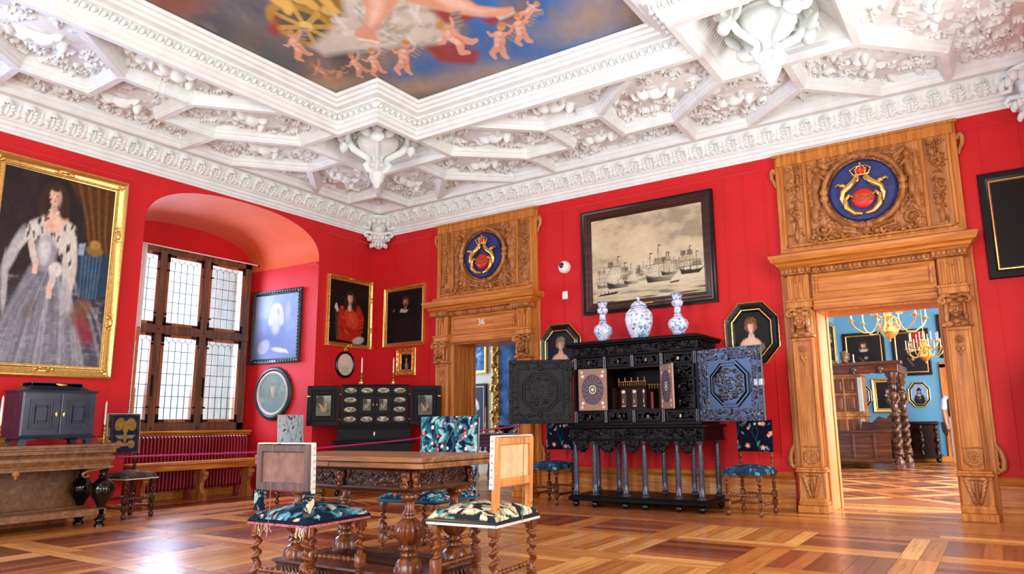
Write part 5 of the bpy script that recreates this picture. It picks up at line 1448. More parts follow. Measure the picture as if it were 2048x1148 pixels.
# coat of arms on the back cover: gilt cloth shapes on navy
def arms(u, v):
    p = Paint(u, v, rgb(20, 34, 62)); g = rgb(150, 118, 52)
    p.poly([(-1, -1), (-1, 1), (-.85, 1), (-.85, -1)], rgb(70, 50, 36)); p.poly([(1, -1), (1, 1), (.85, 1), (.85, -1)], rgb(70, 50, 36))
    p.ell(-.42, .5, .38, .3, g, .9); p.ell(.42, .5, .38, .3, g, -.9); p.ell(0, .35, .2, .35, g); p.poly([(-.7, -.1), (.7, -.1), (.5, -.3), (-.5, -.3)], rgb(140, 124, 100)); p.ell(0, -.1, .12, .4, g)
    p.ell(-.45, -.6, .25, .2, g, .3); p.ell(.45, -.6, .25, .22, g, -.3)
    return p.mod(.5, 6, 2).c
b, c = canvas(.36, .42, arms, .01, 'rect', -.052)
b.v = [(x, y, z) for x, y, z in [tuple((tr(0, .175, .5)@rotx(-.05)@tr(0, 0, -.5))@Vector((x, y, z+.735))) for x, y, z in b.v]]
b.build('embroidered_arms', 'oil', c6, 0, cols=c)
c7 = chair('armchair', 'chair with pale blue woven back beside the window niche, partly behind the front chair', (.85, -2.12, 0), R(100), .46, .48, .42, .50, .70, 1.15, 'bal', 'walnut', 'w:pale', cloth3='tapestry_pale', back='open', cat='chair', backw=.46, edge='galloon')

# ------------------------------------------------------------------ draw table
t = thing('draw_table', 'old oak draw table with carved frieze and fluted bulb legs between the chairs', 'table', (5.37, -5.2, 0), 0)
b = MB(); b.bbox(-.745, .735, -.375, .335, .79, .82, .005); b.build('tabletop', 'table_top', t, 0)
b = MB(); b.bbox(-.745, -.03, -.37, .33, .757, .788, .004); b.build('draw_leaf', 'table_top', t, 0)
b = MB(); b.bbox(-.022, .74, -.375, .335, .757, .787, .004); b.build('draw_leaf', 'table_top', t, 0)
b = MB(); b.bbox(-.56, .56, -.28, .28, .62, .757, .003)
b.sweep([(-.57, -.29), (.57, -.29), (.57, .29), (-.57, .29)], [(.02, .645), (-.012, .645), (-.016, .635), (-.008, .625), (.0, .618), (.02, .612), (.06, .612)], True, 1); 
b.sweep([(-.57, -.29), (.57, -.29), (.57, .29), (-.57, .29)], [(.02, .757), (-.006, .757), (-.002, .745), (.012, .738)], True, 1)
b.build('apron', 'walnut_h', t, 20)
for k, (w, m) in enumerate(((.46, tr(-.27, -.282, .692)), (.46, tr(.27, -.282, .692)), (.46, tr(.562, 0, .692)@rotz(PI/2)), (.46, tr(-.562, 0, .692)@rotz(-PI/2)), (1.0, tr(0, .282, .692)@rotz(PI)))):
    b = MB(); relief_panel(b, w, .088, .0038, symm_scrolls(k, .012), m); b.build('carved_frieze', 'walnut_h', t, 60)
for (x, y, a) in ((-.555, -.285, 0), (0, -.285, 0), (.54, -.285, 0), (.565, -.25, PI/2), (.565, .25, PI/2), (-.565, -.25, -PI/2)):
    b = MB(); m = tr(x, y, .69)@rotz(a)
    b.ell((0, -.012, .03), (.017, .016, .02), 8, m); b.ell((0, -.014, -.005), (.02, .016, .03), 8, m); b.ell((0, -.012, -.04), (.024, .016, .02), 8, m); b.ell((0, -.028, .027), (.005, .006, .007), 6, m)
    for s in (-1, 1): b.ell((s*.02, -.01, .02), (.01, .012, .03), 6, m); b.tube([(s*.012, -.02, -.01), (s*.028, -.02, -.035), (s*.012, -.02, -.05)], .006, 5, m)
    b.build('carved_corner_mask', 'walnut_mid', t, 60)
for x in (-.49, .49):
    for y in (-.205, .205):
        b = MB(); b.bbox(x-.055, x+.055, y-.055, y+.055, .6, .625)
        b.lathe([(.05, .6), (.055, .585), (.045, .57), (.03, .56), (.027, .52), (.04, .505), (.044, .49), (.03, .48), (.034, .468)], (x, y), 24)
        pr = []
        for k in range(15):
            q = k/14; pr.append((.034+.048*math.sin(PI*min(1, q*1.02))**.8*(.85+.3*q*(1-q)*2), .468-.15*q))
        b.lathe(pr, (x, y), 64, flute=13, fa=.10)
        b.lathe([(.034, .32), (.044, .31), (.046, .295), (.034, .285), (.05, .275), (.052, .262), (.034, .255), (.04, .25)], (x, y), 24)
        b.lathe([(.04, .25), (.055, .24), (.07, .218), (.078, .195), (.08, .17)], (x, y), 24, flute=8, fa=.05)
        for k in range(10): a = 2*PI*k/10; b.ell((x+.05*math.cos(a), y+.05*math.sin(a), .298), (.008, .008, .008), 6)
        b.build('leg', 'walnut_mid', t, 45)
b = MB()
for x0, x1, y0, y1 in ((-.57, .57, -.29, -.15), (-.57, .57, .15, .29), (-.57, -.42, -.16, .16), (.42, .57, -.16, .16)): b.bbox(x0, x1, y0, y1, .05, .17, .003)
b.sweep([(-.57, -.29), (.57, -.29), (.57, .29), (-.57, .29)], [(.14, .172), (.0, .172), (-.02, .168), (-.024, .155), (-.01, .145), (-.002, .13), (-.002, .07), (-.012, .062), (-.025, .05), (-.05, .04), (-.055, .0), (.1, .0)], True, 1)
b.bbox(-.46, .46, -.2, .2, .03, .06)
base = b.build('base_frame', 'walnut_h', t, 20)
for s in (-1, 1):
    b = MB()
    for k in range(30): b.ell((-.5+1.0*k/29, s*.295, .1), (.011, .012, .034), 8, None, roty(.5*s))
    b.build('gadrooning', 'walnut', base, 60)
    b = MB()
    for k in range(13): b.ell((s*.575, -.21+.42*k/12, .1), (.012, .011, .034), 8, None, rotx(.5*s))
    b.build('gadrooning', 'walnut', base, 60)

# ------------------------------------------------------------------ rope barrier
st = thing('rope_post', 'thin dark blue barrier post on the floor before the left doorway', 'barrier post', (2.30, -.55, 0))
b = MB(); b.lathe([(.14, 0), (.14, .008), (.02, .014), (.013, .02), (.012, .88), (.018, .885), (.02, .9), (.01, .91)], (0, 0), 20); b.build('pole', M['iron'], st, 40)
b = MB(); pts = [(.42, -5.42, .70), (1.16, -3.15, .70), (1.45, -2.5, .72), (2.0, -1.4, .80), (2.30, -.57, .885), (2.9, -.75, .92), (3.6, -.95, .975)]
P = []
for i in range(len(pts)-1):
    for k in range(8):
        t_ = k/8; P.append(tuple(np.array(pts[i])*(1-t_)+np.array(pts[i+1])*t_))
P.append(pts[-1]); Q = [P[0]]+[tuple((np.array(P[i-1])+np.array(P[i])+np.array(P[i+1]))/3) for i in range(1, len(P)-1)]+[P[-1]]
b.tube(Q, .011, 8); o = b.build('barrier_rope', 'rope', None, 60); tag(o, 'magenta barrier rope stretched across the room behind the table', 'rope')

# ------------------------------------------------------------------ large ebony cabinet on columned stand
CX = 5.13
t = thing('ebony_cabinet', 'large black carved ebony cabinet with open doors on a stand of columns', 'cabinet', (CX, 0, 0))
F, Bk = -.78, -.17
# stand
b = MB(); b.bbox(-.88, .88, -.88, -.12, .075, .125, .01); b.bbox(-.86, .86, -.86, -.14, .12, .14, .006); b.build('stand_base', 'ebony', t, 0)
for x in (-.80, -.54, -.13, .12, .53, .80): 
    b = MB(); b.lathe([(.02, .08), (.03, .07), (.042, .05), (.043, .035), (.035, .012), (.018, 0)], (x, -.82), 20); b.build('ball_foot', 'black', t, 60)
for x in (-.80, 0, .80):
    b = MB(); b.lathe([(.02, .08), (.042, .05), (.043, .035), (.018, 0)], (x, -.2), 20); b.build('ball_foot', 'black', t, 60)
CP = lambda x, y: [(.045, .14), (.045, .155), (.034, .165), (.038, .175), (.031, .185), (.034, .3), (.031, .6), (.027, .735), (.034, .74), (.03, .75), (.042, .765), (.042, .785)]
for x in (-.80, -.54, -.13, .12, .53, .80): b = MB(); b.bbox(x-.045, x+.045, -.845, -.755, .138, .15); b.lathe(CP(x, 0), (x, -.80), 20); b.build('column', 'column', t, 40)
for x in (-.80, -.5, -.15, .12, .5, .80): b = MB(); b.bbox(x-.045, x+.045, -.275, -.185, .138, .15); b.lathe(CP(x, 0), (x, -.23), 20); b.build('column', 'column', t, 40)
b = MB(); b.bbox(-.86, .86, -.85, -.14, .785, .93, .004); b.bbox(-.90, .90, -.90, -.12, .93, .965, .01); b.bbox(-.875, .875, -.865, -.13, .78, .80, .006)
b.build('stand_apron', 'ebony', t, 0)
for k in range(3):
    b = MB(); relief_panel(b, .54, .105, .006, foliage(200+k, .02, .05), tr(-.57+.57*k, -.852, .865)); b.build('apron_carving', 'ebony_carved', t, 60)
for k, x in enumerate((-.67, -.33, 0, .33, .67)):
    b = MB(); w = .26 if k % 2 else .17
    def fn(Hm, X, Y):
        foliage(300+k, .02, .05)(Hm, X, Y)
        Hm[:] = np.where((np.abs(X)/(w/2))**2+((Y-.07)/.14)**2 < 1, Hm+.012, -.03)
    X, Y, Hm = relief(w, .14, .006, fn); b.grid(np.stack([X, -np.maximum(Hm, 0), Y], -1), tr(x, -.845, .715), (Hm[:-1, :-1] > 0) | (Hm[1:, 1:] > 0)); o = b.build('hanging_carving', 'ebony_carved', t, 60)
    o.modifiers.new('thickness', 'SOLIDIFY').thickness = .02
# upper carcass built as a box with an open recess in the middle
b = MB(); b.bbox(-.83, .83, F, Bk, .965, 1.0, .004)
b.box(-.82, .82, -.24, Bk, 1.0, 1.80); b.box(-.82, -.79, F, Bk, 1.0, 1.8); b.box(.79, .82, F, Bk, 1.0, 1.8)
b.box(-.79, .79, F+.02, -.2, 1.0, 1.14); b.box(-.79, .79, F+.02, -.2, 1.66, 1.8); b.box(-.79, -.34, F+.02, -.2, 1.14, 1.66); b.box(.36, .79, F+.02, -.2, 1.14, 1.66)
b.bbox(-.86, .86, F-.03, Bk, 1.80, 1.83, .006); b.bbox(-.83, .83, F, Bk, 1.83, 1.93, .004); b.bbox(-.88, .88, F-.07, Bk+.02, 1.93, 1.95, .006); b.bbox(-.90, .90, F-.10, Bk+.03, 1.95, 1.985, .01); b.bbox(-.84, .84, F-.04, Bk, 1.985, 2.0, .004)
b.build('carcass', 'ebony', t, 0)
for k in range(2):
    b = MB(); relief_panel(b, .76, .09, .0055, foliage(400+k, .018, .05), tr(-.41+.82*k, F-.004, 1.88)); b.build('cornice_carving', 'ebony_carved', t, 60)
b = MB(); relief_panel(b, .55, .09, .0055, foliage(410, .018, .05), tr(.835, -.47, 1.88)@rotz(PI/2)); b.build('cornice_carving', 'ebony_carved', t, 60)
def small_drawer(x0, x1, z0, z1, sd):
    b = MB(); b.bbox(x0+.008, x1-.008, F-.008, F+.02, z0+.008, z1-.008, .004)
    relief_panel(b, x1-x0-.07, z1-z0-.05, .006, foliage(sd, .007, .035), tr((x0+x1)/2, F-.008, (z0+z1)/2))
    d = b.build('drawer', 'ebony_carved', t, 40)
    b = MB(); xm, zm = (x0+x1)/2, (z0+z1)/2; b.ell((xm, F-.02, zm+.01), (.007, .005, .007), 8)
    b.tube([(xm+.009*math.cos(a), F-.022, zm-.008+.013*math.sin(a)) for a in np.linspace(0, 2*PI, 12)], .002, 5); b.build('drop_handle', 'brass', d, 50)
sd = 500
for z0, z1 in ((1.005, 1.135), (1.665, 1.795)):
    for x0, x1 in ((-.78, -.40), (-.35, -.02), (.02, .35), (.40, .78)): small_drawer(x0, x1, z0, z1, sd); sd += 1
for z0, z1 in ((1.14, 1.31), (1.315, 1.485), (1.49, 1.66)): small_drawer(.40, .78, z0, z1, sd); sd += 1
for x in (-.375, 0, .375, -.79, .79):
    for z0, z1 in ((1.0, 1.14), (1.66, 1.80)):
        for q in (-.011, .011): b = MB(); b.tube([(x+q, F-.01, z0), (x+q, F-.01, z1)], .008, 8); b.build('half_column', 'column', t, 50)
# interior: little mirrored theatre
b = MB(); b.box(-.34, .36, -.22, -.2, 1.14, 1.66); b.box(-.34, .36, F+.02, -.2, 1.14, 1.155); b.box(-.34, .36, F+.02, -.2, 1.645, 1.66)
b.box(-.34, -.30, F+.1, -.3, 1.155, 1.42); b.box(-.3, .06, -.55, -.5, 1.155, 1.42); b.box(.3, .36, F+.06, -.3, 1.155, 1.42)
b.poly([(.06, -.55), (.22, -.34), (.2, -.3), (.04, -.5)], 1.155, 1.40, 'z'); b.bbox(-.3, .08, -.58, -.5, 1.42, 1.44)
th = b.build('theatre_interior', 'red_leather', t, 0)
for x in (-.24, -.09, .035):
    b = MB(); w = .034 if x != .035 else .018
    b.bbox(x-w, x+w, -.565, -.55, 1.19, 1.40); n_ = b.build('niche_panel', 'niche_wood', th, 0)
    b = MB(); b.ell((x, -.566, 1.37), (w*.8, .006, .022), 12); b.bbox(x-w*.8, x+w*.8, -.572, -.56, 1.185, 1.20); b.ell((x, -.575, 1.25), (.007, .006, .02), 8); b.ell((x, -.575, 1.278), .006, 8); b.build('ivory_figure', 'wax', n_, 50)
b = MB()
for k in range(13): x = -.3+k*.03; b.lathe([(.003, 1.44), (.006, 1.46), (.003, 1.475), (.005, 1.49)], (x, -.56), 6)
b.bbox(-.31, .07, -.568, -.552, 1.49, 1.498, .002)
for k in range(0, 14, 3): x = -.3+k*.029; b.lathe([(.006, 1.49), (.01, 1.505), (.004, 1.52), (.009, 1.535), (.001, 1.55)], (x, -.56), 8)
for k in range(9): b.lathe([(.003, 1.40), (.006, 1.42), (.003, 1.435), (.005, 1.45)], (.09+k*.028, -.52+k*.02), 6)
b.tube([(.08, -.53, 1.452), (.33, -.35, 1.452)], .005, 6); b.build('balustrade', 'raw_wood', th, 50)
b = MB()
for i in range(6):
    for j in range(8):
        if (i+j) % 2: x = .12+i*.026+j*.004; y = -.68+j*.035; b.add([(x, y, 1.157), (x+.026, y, 1.157), (x+.03, y+.035, 1.157), (x+.004, y+.035, 1.157)], [(0, 1, 2, 3)])
b.build('chequered_floor', 'wax', th, 0)
b = MB(); b.box(.075, .13, -.5, -.495, 1.16, 1.36); b.build('mirror', 'mirror', th, 0)
# inner inlaid doors
def sun(u, v):
    p = Paint(u, v, rgb(156, 112, 92)); p.mod(.15, 6, 3)
    p.ell(0, 0, .8, .74, rgb(58, 66, 86), 0, .02); a = np.arctan2(v*.74, u*.8); r = np.hypot(u/.8, v/.74)
    ray = np.clip((np.cos(a*16+2*np.sin(r*9))-.1)*3, 0, 1)*np.clip((.96-r)*9, 0, 1)*np.clip((r-.2)*6, 0, 1)*.75; p.blend(ray, rgb(134, 90, 76))
    p.ell(0, 0, .3, .27, rgb(40, 50, 40), 0, .05); p.ell(0, 0, .26, .22, rgb(200, 196, 178), 0, .05); p.ell(0, 0, .19, .16, rgb(50, 90, 60), 0, .1); p.ell(0, 0, .1, .09, rgb(226, 214, 184), 0, .1)
    for sx in (-1, 1):
        for sy in (-1, 1):
            p.ell(sx*.72, sy*.66, .1, .075, rgb(226, 220, 206), 0, .1); p.poly([(sx*.78-.08, sy*.86-.055), (sx*.78+.08, sy*.86-.055), (sx*.78+.08, sy*.86+.055), (sx*.78-.08, sy*.86+.055)], rgb(222, 222, 212)); p.ell(sx*.78, sy*.86, .04, .03, rgb(40, 120, 80))
    for sy in (-1, 1): p.ell(0, sy*.93, .16, .045, rgb(60, 150, 90), 0, .1)
    return p.c
for hx, ang, nm in ((-.345, R(180-12), 'left'), (.365, R(-66), 'right')):
    dd = MB()
    if nm == 'left': m = tr(hx, F-.015, 0)@rotz(R(8)); x0, x1 = -.37, 0
    else: m = tr(hx, F-.01, 0)@rotz(R(-44)); x0, x1 = 0, .34
    dd.bbox(x0, x1, -.012, .012, 1.145, 1.655, .003, m); do = dd.build('inner_door', 'parquet_inlay', t, 0)
    b, c = canvas(x1-x0-.012, .50, sun, .0065, 'rect', -.0135); xm = (x0+x1)/2
    side = 1
    b.v = [tuple(m@Vector((x+xm, y, z+1.15))) for x, y, z in b.v]; b.build('sunburst_inlay', 'enamel', do, 0, cols=c)
# big doors with octagon fields
def big_door(hx, ang, s, lab):
    m = tr(hx, F-.02, 0)@rotz(ang); w = .81; x0, x1 = (0, w) if s > 0 else (-w, 0); xm = (x0+x1)/2; zc = 1.395
    b = MB(); b.bbox(x0, x1, -.015, .015, .995, 1.795, .004, m)
    for side, yy in ((-1, -.016), (1, .016)):
        mm = m@tr(xm, yy, zc)@(Matrix.Identity(4) if side < 0 else rotz(PI))
        b.grid_m = None
        X, Y, Hm = relief(w-.02, .78, .0075, lambda H_, X_, Y_: foliage(600+side, .006, .05)(H_, X_, Y_)); flat = (np.abs(X) > w*.33) | (np.abs(Y) > .27) | ((np.abs(X) < .17) & (np.abs(Y) < .17) & (np.abs(X)+np.abs(Y) < .25))
        Hm = np.where(flat, Hm, .0); b.grid(np.stack([X, -Hm-.002, Y], -1), mm)
        for q, hh, ww in ((.24, .022, .03), (.205, .03, .02)):
            oc = [(q*math.cos(PI/8+k*PI/4)*1.08, q*math.sin(PI/8+k*PI/4)*1.08) for k in range(8)]
            b.sweep(oc, [(-ww*.5, 0), (-ww*.3, hh), (ww*.3, hh), (ww*.5, 0)], True, 1, mm, plane='xz')
        for q, hh in ((.36, .012), (.29, .012)):
            b.sweep([(-q, -q), (q, -q), (q, q), (-q, q)], [(-.008, 0), (-.004, hh), (.004, hh), (.008, 0)], True, 1, mm, plane='xz')
        for xx, zz, rr in ((0, .29, 0), (0, -.29, 0)): b.bbox(xx-.018, xx+.018, -.03, 0, zz-.03, zz+.03, .006, mm)
    d = b.build('door', 'ebony_polished' if s > 0 else 'ebony_carved', t, 30, label=lab)
    b = MB(); e = x1 if s > 0 else x0; b.bbox(e-.10*s if s > 0 else e, e if s > 0 else e+.1, -.022, .022, zc-.03, zc+.04, .003, m); b.build('lock', 'silver', d, 0) if s > 0 else None
big_door(-.83, math.atan2(.36, .73), -1, 'left black door with octagon panel, swung open')
big_door(.83, R(-15.5), 1, 'right polished door with octagon panel and silver lock, swung open')

# ------------------------------------------------------------------ blue and white vases
def dense(pr, k=5):
    out = []
    for i in range(len(pr)-1):
        for j in range(k): t_ = j/k; out.append((pr[i][0]*(1-t_)+pr[i+1][0]*t_, pr[i][1]*(1-t_)+pr[i+1][1]*t_))
    return out+[pr[-1]]
def delft_cols(b, h, bands, seed):
    A = np.array(b.v); th = np.arctan2(A[:, 1], A[:, 0]); r_ = np.hypot(A[:, 0], A[:, 1]); z = A[:, 2]
    rs = random.Random(seed); out = np.zeros((len(A), 3)); out[:] = rgb(228, 236, 246)
    B1, B2 = np.array(rgb(30, 72, 156)), np.array(rgb(96, 138, 200))
    n = vnoise(th*6+20, z*60, seed, 2); k = np.clip((n-.6)*9, 0, 1)[:, None]; out = out*(1-k)+B2*k
    for q in range(46):
        a, zz, s_ = rs.uniform(-PI, PI), rs.uniform(.02, h), rs.uniform(.009, .019)
        da = (th-a+PI) % (2*PI)-PI; dx = da*np.maximum(r_, .03); dz = z-zz; d = np.hypot(dx, dz); an = np.arctan2(dz, dx)
        petal = s_*(.75+.25*np.cos(5*an+q)); k = np.clip((petal-d)/.002, 0, 1)[:, None]; out = out*(1-k)+B1*k
        k = np.clip((s_*.28-d)/.002, 0, 1)[:, None]; out = out*(1-k)+np.array(rgb(220, 230, 244))*k
        t_ = np.abs(d-s_*1.5)/.0016; k = (np.clip(1-t_, 0, 1)*(np.cos(an*3+q) > 0))[:, None]; out = out*(1-k)+B2*k
    for z0, wd in bands: k = np.clip(1-np.abs(z-z0)/wd, 0, 1)[:, None]; out = out*(1-k)+B1*k
    return out
def gourd(lab, x, sd):
    t = thing('porcelain_vase', lab, 'vase', (x, -.5, 2.0), R(22), 'blue and white vases on the cabinet'); b = MB()
    b.lathe(dense([(.07, 0), (.078, .01), (.062, .04), (.075, .07), (.112, .12), (.122, .165), (.105, .215), (.06, .25), (.045, .265), (.052, .275), (.042, .29), (.04, .37), (.052, .385), (.07, .41), (.07, .44), (.05, .465), (.05, .48), (.072, .53), (.078, .535), (.066, .53), (.03, .48), (.0, .47)], 6), (0, 0), 120, flute=8, fa=.03, zr=(.05, .25))
    b.build('body', 'delft', t, 60, cols=delft_cols(b, .53, [(.045, .006), (.262, .005), (.29, .004), (.376, .005), (.462, .004), (.53, .006)], sd))
    return t
gourd('left gourd-shaped blue and white vase with flared neck on the cabinet', 4.60, 1)
gourd('right gourd-shaped blue and white vase with flared neck on the cabinet', 5.625, 2)
t = thing('porcelain_jar', 'bulging lidded blue and white jar between the two vases', 'vase', (5.11, -.5, 2.0), 0, 'blue and white vases on the cabinet')
b = MB(); b.lathe(dense([(.10, 0), (.105, .015), (.10, .03), (.13, .09), (.165, .19), (.178, .27), (.165, .34), (.12, .395), (.09, .41), (.09, .42), (.0, .42)], 8), (0, 0), 140, flute=8, fa=.02); b.build('body', 'delft', t, 60, cols=delft_cols(b, .40, [(.03, .006), (.4, .006)], 3))
b = MB(); b.lathe(dense([(.105, .418), (.112, .425), (.10, .435), (.09, .46), (.055, .49), (.02, .505), (.012, .515), (.022, .53), (.024, .545), (.012, .56), (.012, .565), (.004, .58), (0, .585)], 6), (0, 0), 100); b.build('lid', 'delft', t, 60, cols=delft_cols(b, .58, [(.425, .005), (.5, .004), (.56, .006)], 4))

# ------------------------------------------------------------------ small painted cabinet across the corner
t = thing('painted_cabinet', 'small black cabinet with painted oval drawers and open doors in the corner', 'cabinet', (.91, -.87, 0), R(45))
t.scale = (.93, .93, .975)
def tiny(seed):
    def fn(u, v):
        rs = random.Random(seed); p = Paint(u, v, rgb(168, 172, 148)); p.blend(np.clip(-v*1.5, 0, 1), rgb(122, 112, 76)); p.blend(np.clip(v*1.2, 0, 1), rgb(184, 194, 186))
        for k in range(3): p.ell(rs.uniform(-.9, .9), rs.uniform(0, .4), .3, .4, rgb(92, 104, 66), 0, .5)
        for k in range(3): x = rs.uniform(-.5, .5); p.ell(x, -.2, .07, .3, rgb(176, 138, 116), rs.uniform(-.5, .5), .6); p.ell(x, .15, .04, .1, rgb(196, 158, 134)); p.ell(x+.05, -.4, .18, .25, rs.choice([rgb(150, 60, 50), rgb(70, 80, 110), rgb(210, 200, 180)]), 0, .5)
        return p.mod(.3, 6, seed).c
    return fn
def scene_fn(seed):
    def fn(u, v):
        rs = random.Random(seed); p = Paint(u, v, rgb(96, 104, 84)); p.blend(np.clip(v, 0, 1), rgb(150, 166, 160)); p.ell(-.5, .5, .6, .6, rgb(52, 60, 40), 0, .5)
        for x, y, a, c, r_, cc in ((-.3, -.2, .14, .34, .5, 0), (-.45, .12, .1, .1, 0, 0), (.25, -.25, .14, .34, -.4, 0), (.35, .1, .1, .1, 0, 0), (0, -.45, .4, .12, .2, 1), (.5, -.5, .2, .2, 0, 2)):
            p.ell(x+rs.uniform(-.1, .1), y, a, c, (rgb(186, 142, 116), rgb(150, 142, 126), rgb(110, 56, 46))[cc], r_, .4)
        return p.mod(.3, 5, seed).c
    return fn
b = MB(); b.bbox(-.53, .53, 0, .38, 1.04, 1.635, .004); b.bbox(-.545, .545, -.02, .39, 1.02, 1.045, .006); b.bbox(-.545, .545, -.02, .39, 1.632, 1.65, .006); b.build('carcass', 'ebony', t, 0)
cols_ = [(-.515, -.26), (-.255, -.002), (.002, .255), (.26, .515)]; rows = [1.05, 1.195, 1.34, 1.485, 1.63]
sd = 700
def oval_drawer(x0, x1, z0, z1, sd):
    b = MB(); b.bbox(x0+.006, x1-.006, -.012, .0, z0+.005, z1-.005, .003); d = b.build('drawer', 'ebony', t, 0)
    b, c = canvas(.185, .078, tiny(sd), .006, 'oval', -.0145); b.v = [(x+(x0+x1)/2, y, z+(z0+z1)/2-.039) for x, y, z in b.v]; b.build('painted_oval', 'enamel', d, 0, cols=c)
for r_ in range(4):
    for k in range(4):
        if r_ in (1, 2) and k in (1, 2): continue
        oval_drawer(*cols_[k], rows[r_], rows[r_+1], sd); sd += 1
for k in (1, 2):
    x0, x1 = cols_[k]; b = MB(); b.bbox(x0+.006, x1-.006, -.014, 0, 1.20, 1.48, .003); d = b.build('small_door', 'ebony', t, 0)
    b, c = canvas(.12, .17, scene_fn(sd), .006, 'rect', -.0155); b.v = [(x+(x0+x1)/2, y, z+1.255) for x, y, z in b.v]; b.build('painted_scene', 'enamel', d, 0, cols=c); sd += 1
    b = MB(); s = 1 if k == 1 else -1; b.ell(((x0+x1)/2+s*.10, -.02, 1.34), (.008, .008, .022), 8); b.build('handle', 'brass', d, 60)
for s in (-1, 1):
    x0, x1 = sorted((s*.545, s*1.05)); b = MB(); b.bbox(x0, x1, -.035, -.008, 1.03, 1.63, .004)
    for i, hh in ((.075, .05), (.13, .046)):
        b.sweep([(x0+i, 1.03+i), (x1-i, 1.03+i), (x1-i, 1.63-i), (x0+i, 1.63-i)], [(-.012, .034), (-.006, hh), (.006, hh), (.012, .034)], True, 1, plane='xz')
    d = b.build('door', 'ebony', t, 0)
    b, c = canvas(.23, .30, scene_fn(sd), .006, 'rect', -.038); b.v = [(x+(x0+x1)/2, y, z+1.18) for x, y, z in b.v]; b.build('painted_scene', 'enamel', d, 0, cols=c); sd += 1
    b = MB(); b.ell((s*1.03, -.04, 1.47), (.03, .006, .014), 8); b.build('lock_plate', 'brass', d, 60)
    b = MB()
    for z in (1.12, 1.5): b.ell((s*.545, -.03, z), .012, 8)
    b.build('hinge', 'brass', d, 60)
b = MB(); b.bbox(-.6, .6, -.06, .42, .99, 1.02, .006); b.bbox(-.57, .57, -.04, .4, .80, .99, .004); b.bbox(-.66, .66, -.09, .44, .76, .80, .01); b.bbox(-.6, .6, -.05, .4, .62, .76, .004); b.build('stand', 'ebony', t, 0)
b = MB(); b.bbox(-.52, .52, -.052, -.04, .82, .97, .004); dr = b.build('stand_drawer', 'ebony', t, 0)
b = MB(); b.ell((0, -.058, .90), (.016, .006, .04), 8); b.build('key_plate', 'silver', dr, 50)
for x in (-.55, -.42, .42, .55):
    b = MB(); b.lathe([(.025, .62), (.03, .58), (.018, .55), (.024, .4), (.018, .2), (.03, .16), (.03, .1), (.02, .08), (.035, .05), (.035, .02), (.015, 0)], (x, -.02), 14); b.build('leg', 'black', t, 50)
for x in (-.55, .55):
    b = MB(); b.lathe([(.025, .62), (.018, .55), (.024, .4), (.018, .2), (.03, .1), (.035, .05), (.015, 0)], (x, .36), 14); b.build('leg', 'black', t, 50)
b = MB(); b.bbox(-.6, .6, -.05, .4, .13, .16, .006); b.build('stretcher', 'ebony', t, 0)
b = MB(); b.bbox(.45, .5, -.03, .1, .02, .1); 
k1 = candlestick('candlestick', 'brass candlestick with white candle on the painted cabinet, left of the pair', (.65, -.91, 1.612), .18, .21, 0, 'candlesticks on the painted cabinet', tilt=.0)
k2 = candlestick('candlestick', 'brass candlestick with white candle on the painted cabinet, right of the pair', (.985, -.575, 1.612), .18, .21, 0, 'candlesticks on the painted cabinet')

# ------------------------------------------------------------------ small fittings
t = thing('security_camera', 'white round ceiling-style camera with black lens on the red wall', 'camera', (3.755, -.0, 3.2), 0)
b = MB(); b.lathe([(.09, 0), (.09, .03), (.085, .05), (.06, .07), (.0, .075)], (0, 0), 28, rotx(PI/2)); b.build('housing', 'white', t, 50)
b = MB(); b.ell((-.02, -.06, .02), (.045, .03, .045), 14); b.build('lens', 'dark_glass', t, 60)
t = thing('sensor_box', 'small white sensor box below the camera on the red wall', 'sensor', (3.755, 0, 2.79), 0)
b = MB(); b.bbox(-.045, .045, -.035, 0, -.06, .06, .012); b.build('housing', 'white', t, 50)

# black cabinet cut by the right edge
t = thing('black_cabinet', 'black cabinet with ripple mouldings cut off by the right edge of the picture', 'cabinet', (9.48, -.40, 0))
b = MB(); b.bbox(-.40, .18, -.28, .28, .80, 1.42, .006); b.bbox(-.43, .20, -.31, .3, .76, .80, .008); b.bbox(-.44, .21, -.32, .3, 1.40, 1.44, .008); b.bbox(-.33, .12, -.24, .26, 1.44, 1.52, .006); b.bbox(-.35, .14, -.26, .28, 1.52, 1.54, .004)
b.build('case', 'ebony', t, 0)
b = MB(); b.bbox(-.42, .19, -.3, .3, .62, .76, .006); d = b.build('drawer', 'ebony', t, 0)
b = MB(); b.ell((-.34, -.305, .70), (.028, .006, .022), 10); b.build('painted_oval', 'brass', d, 50)
for x in (-.34, .12):
    for y in (-.22, .22):
        b = MB(); b.lathe([(.03, .62), (.04, .58), (.02, .55), (.03, .45), (.02, .36), (.035, .3), (.02, .2), (.045, .08), (.04, .02), (.02, 0)], (x, y), 16); b.build('leg', 'black', t, 50)
b = MB(); b.bbox(-.37, .15, -.25, .25, .14, .17, .006); b.build('stretcher', 'ebony', t, 0)

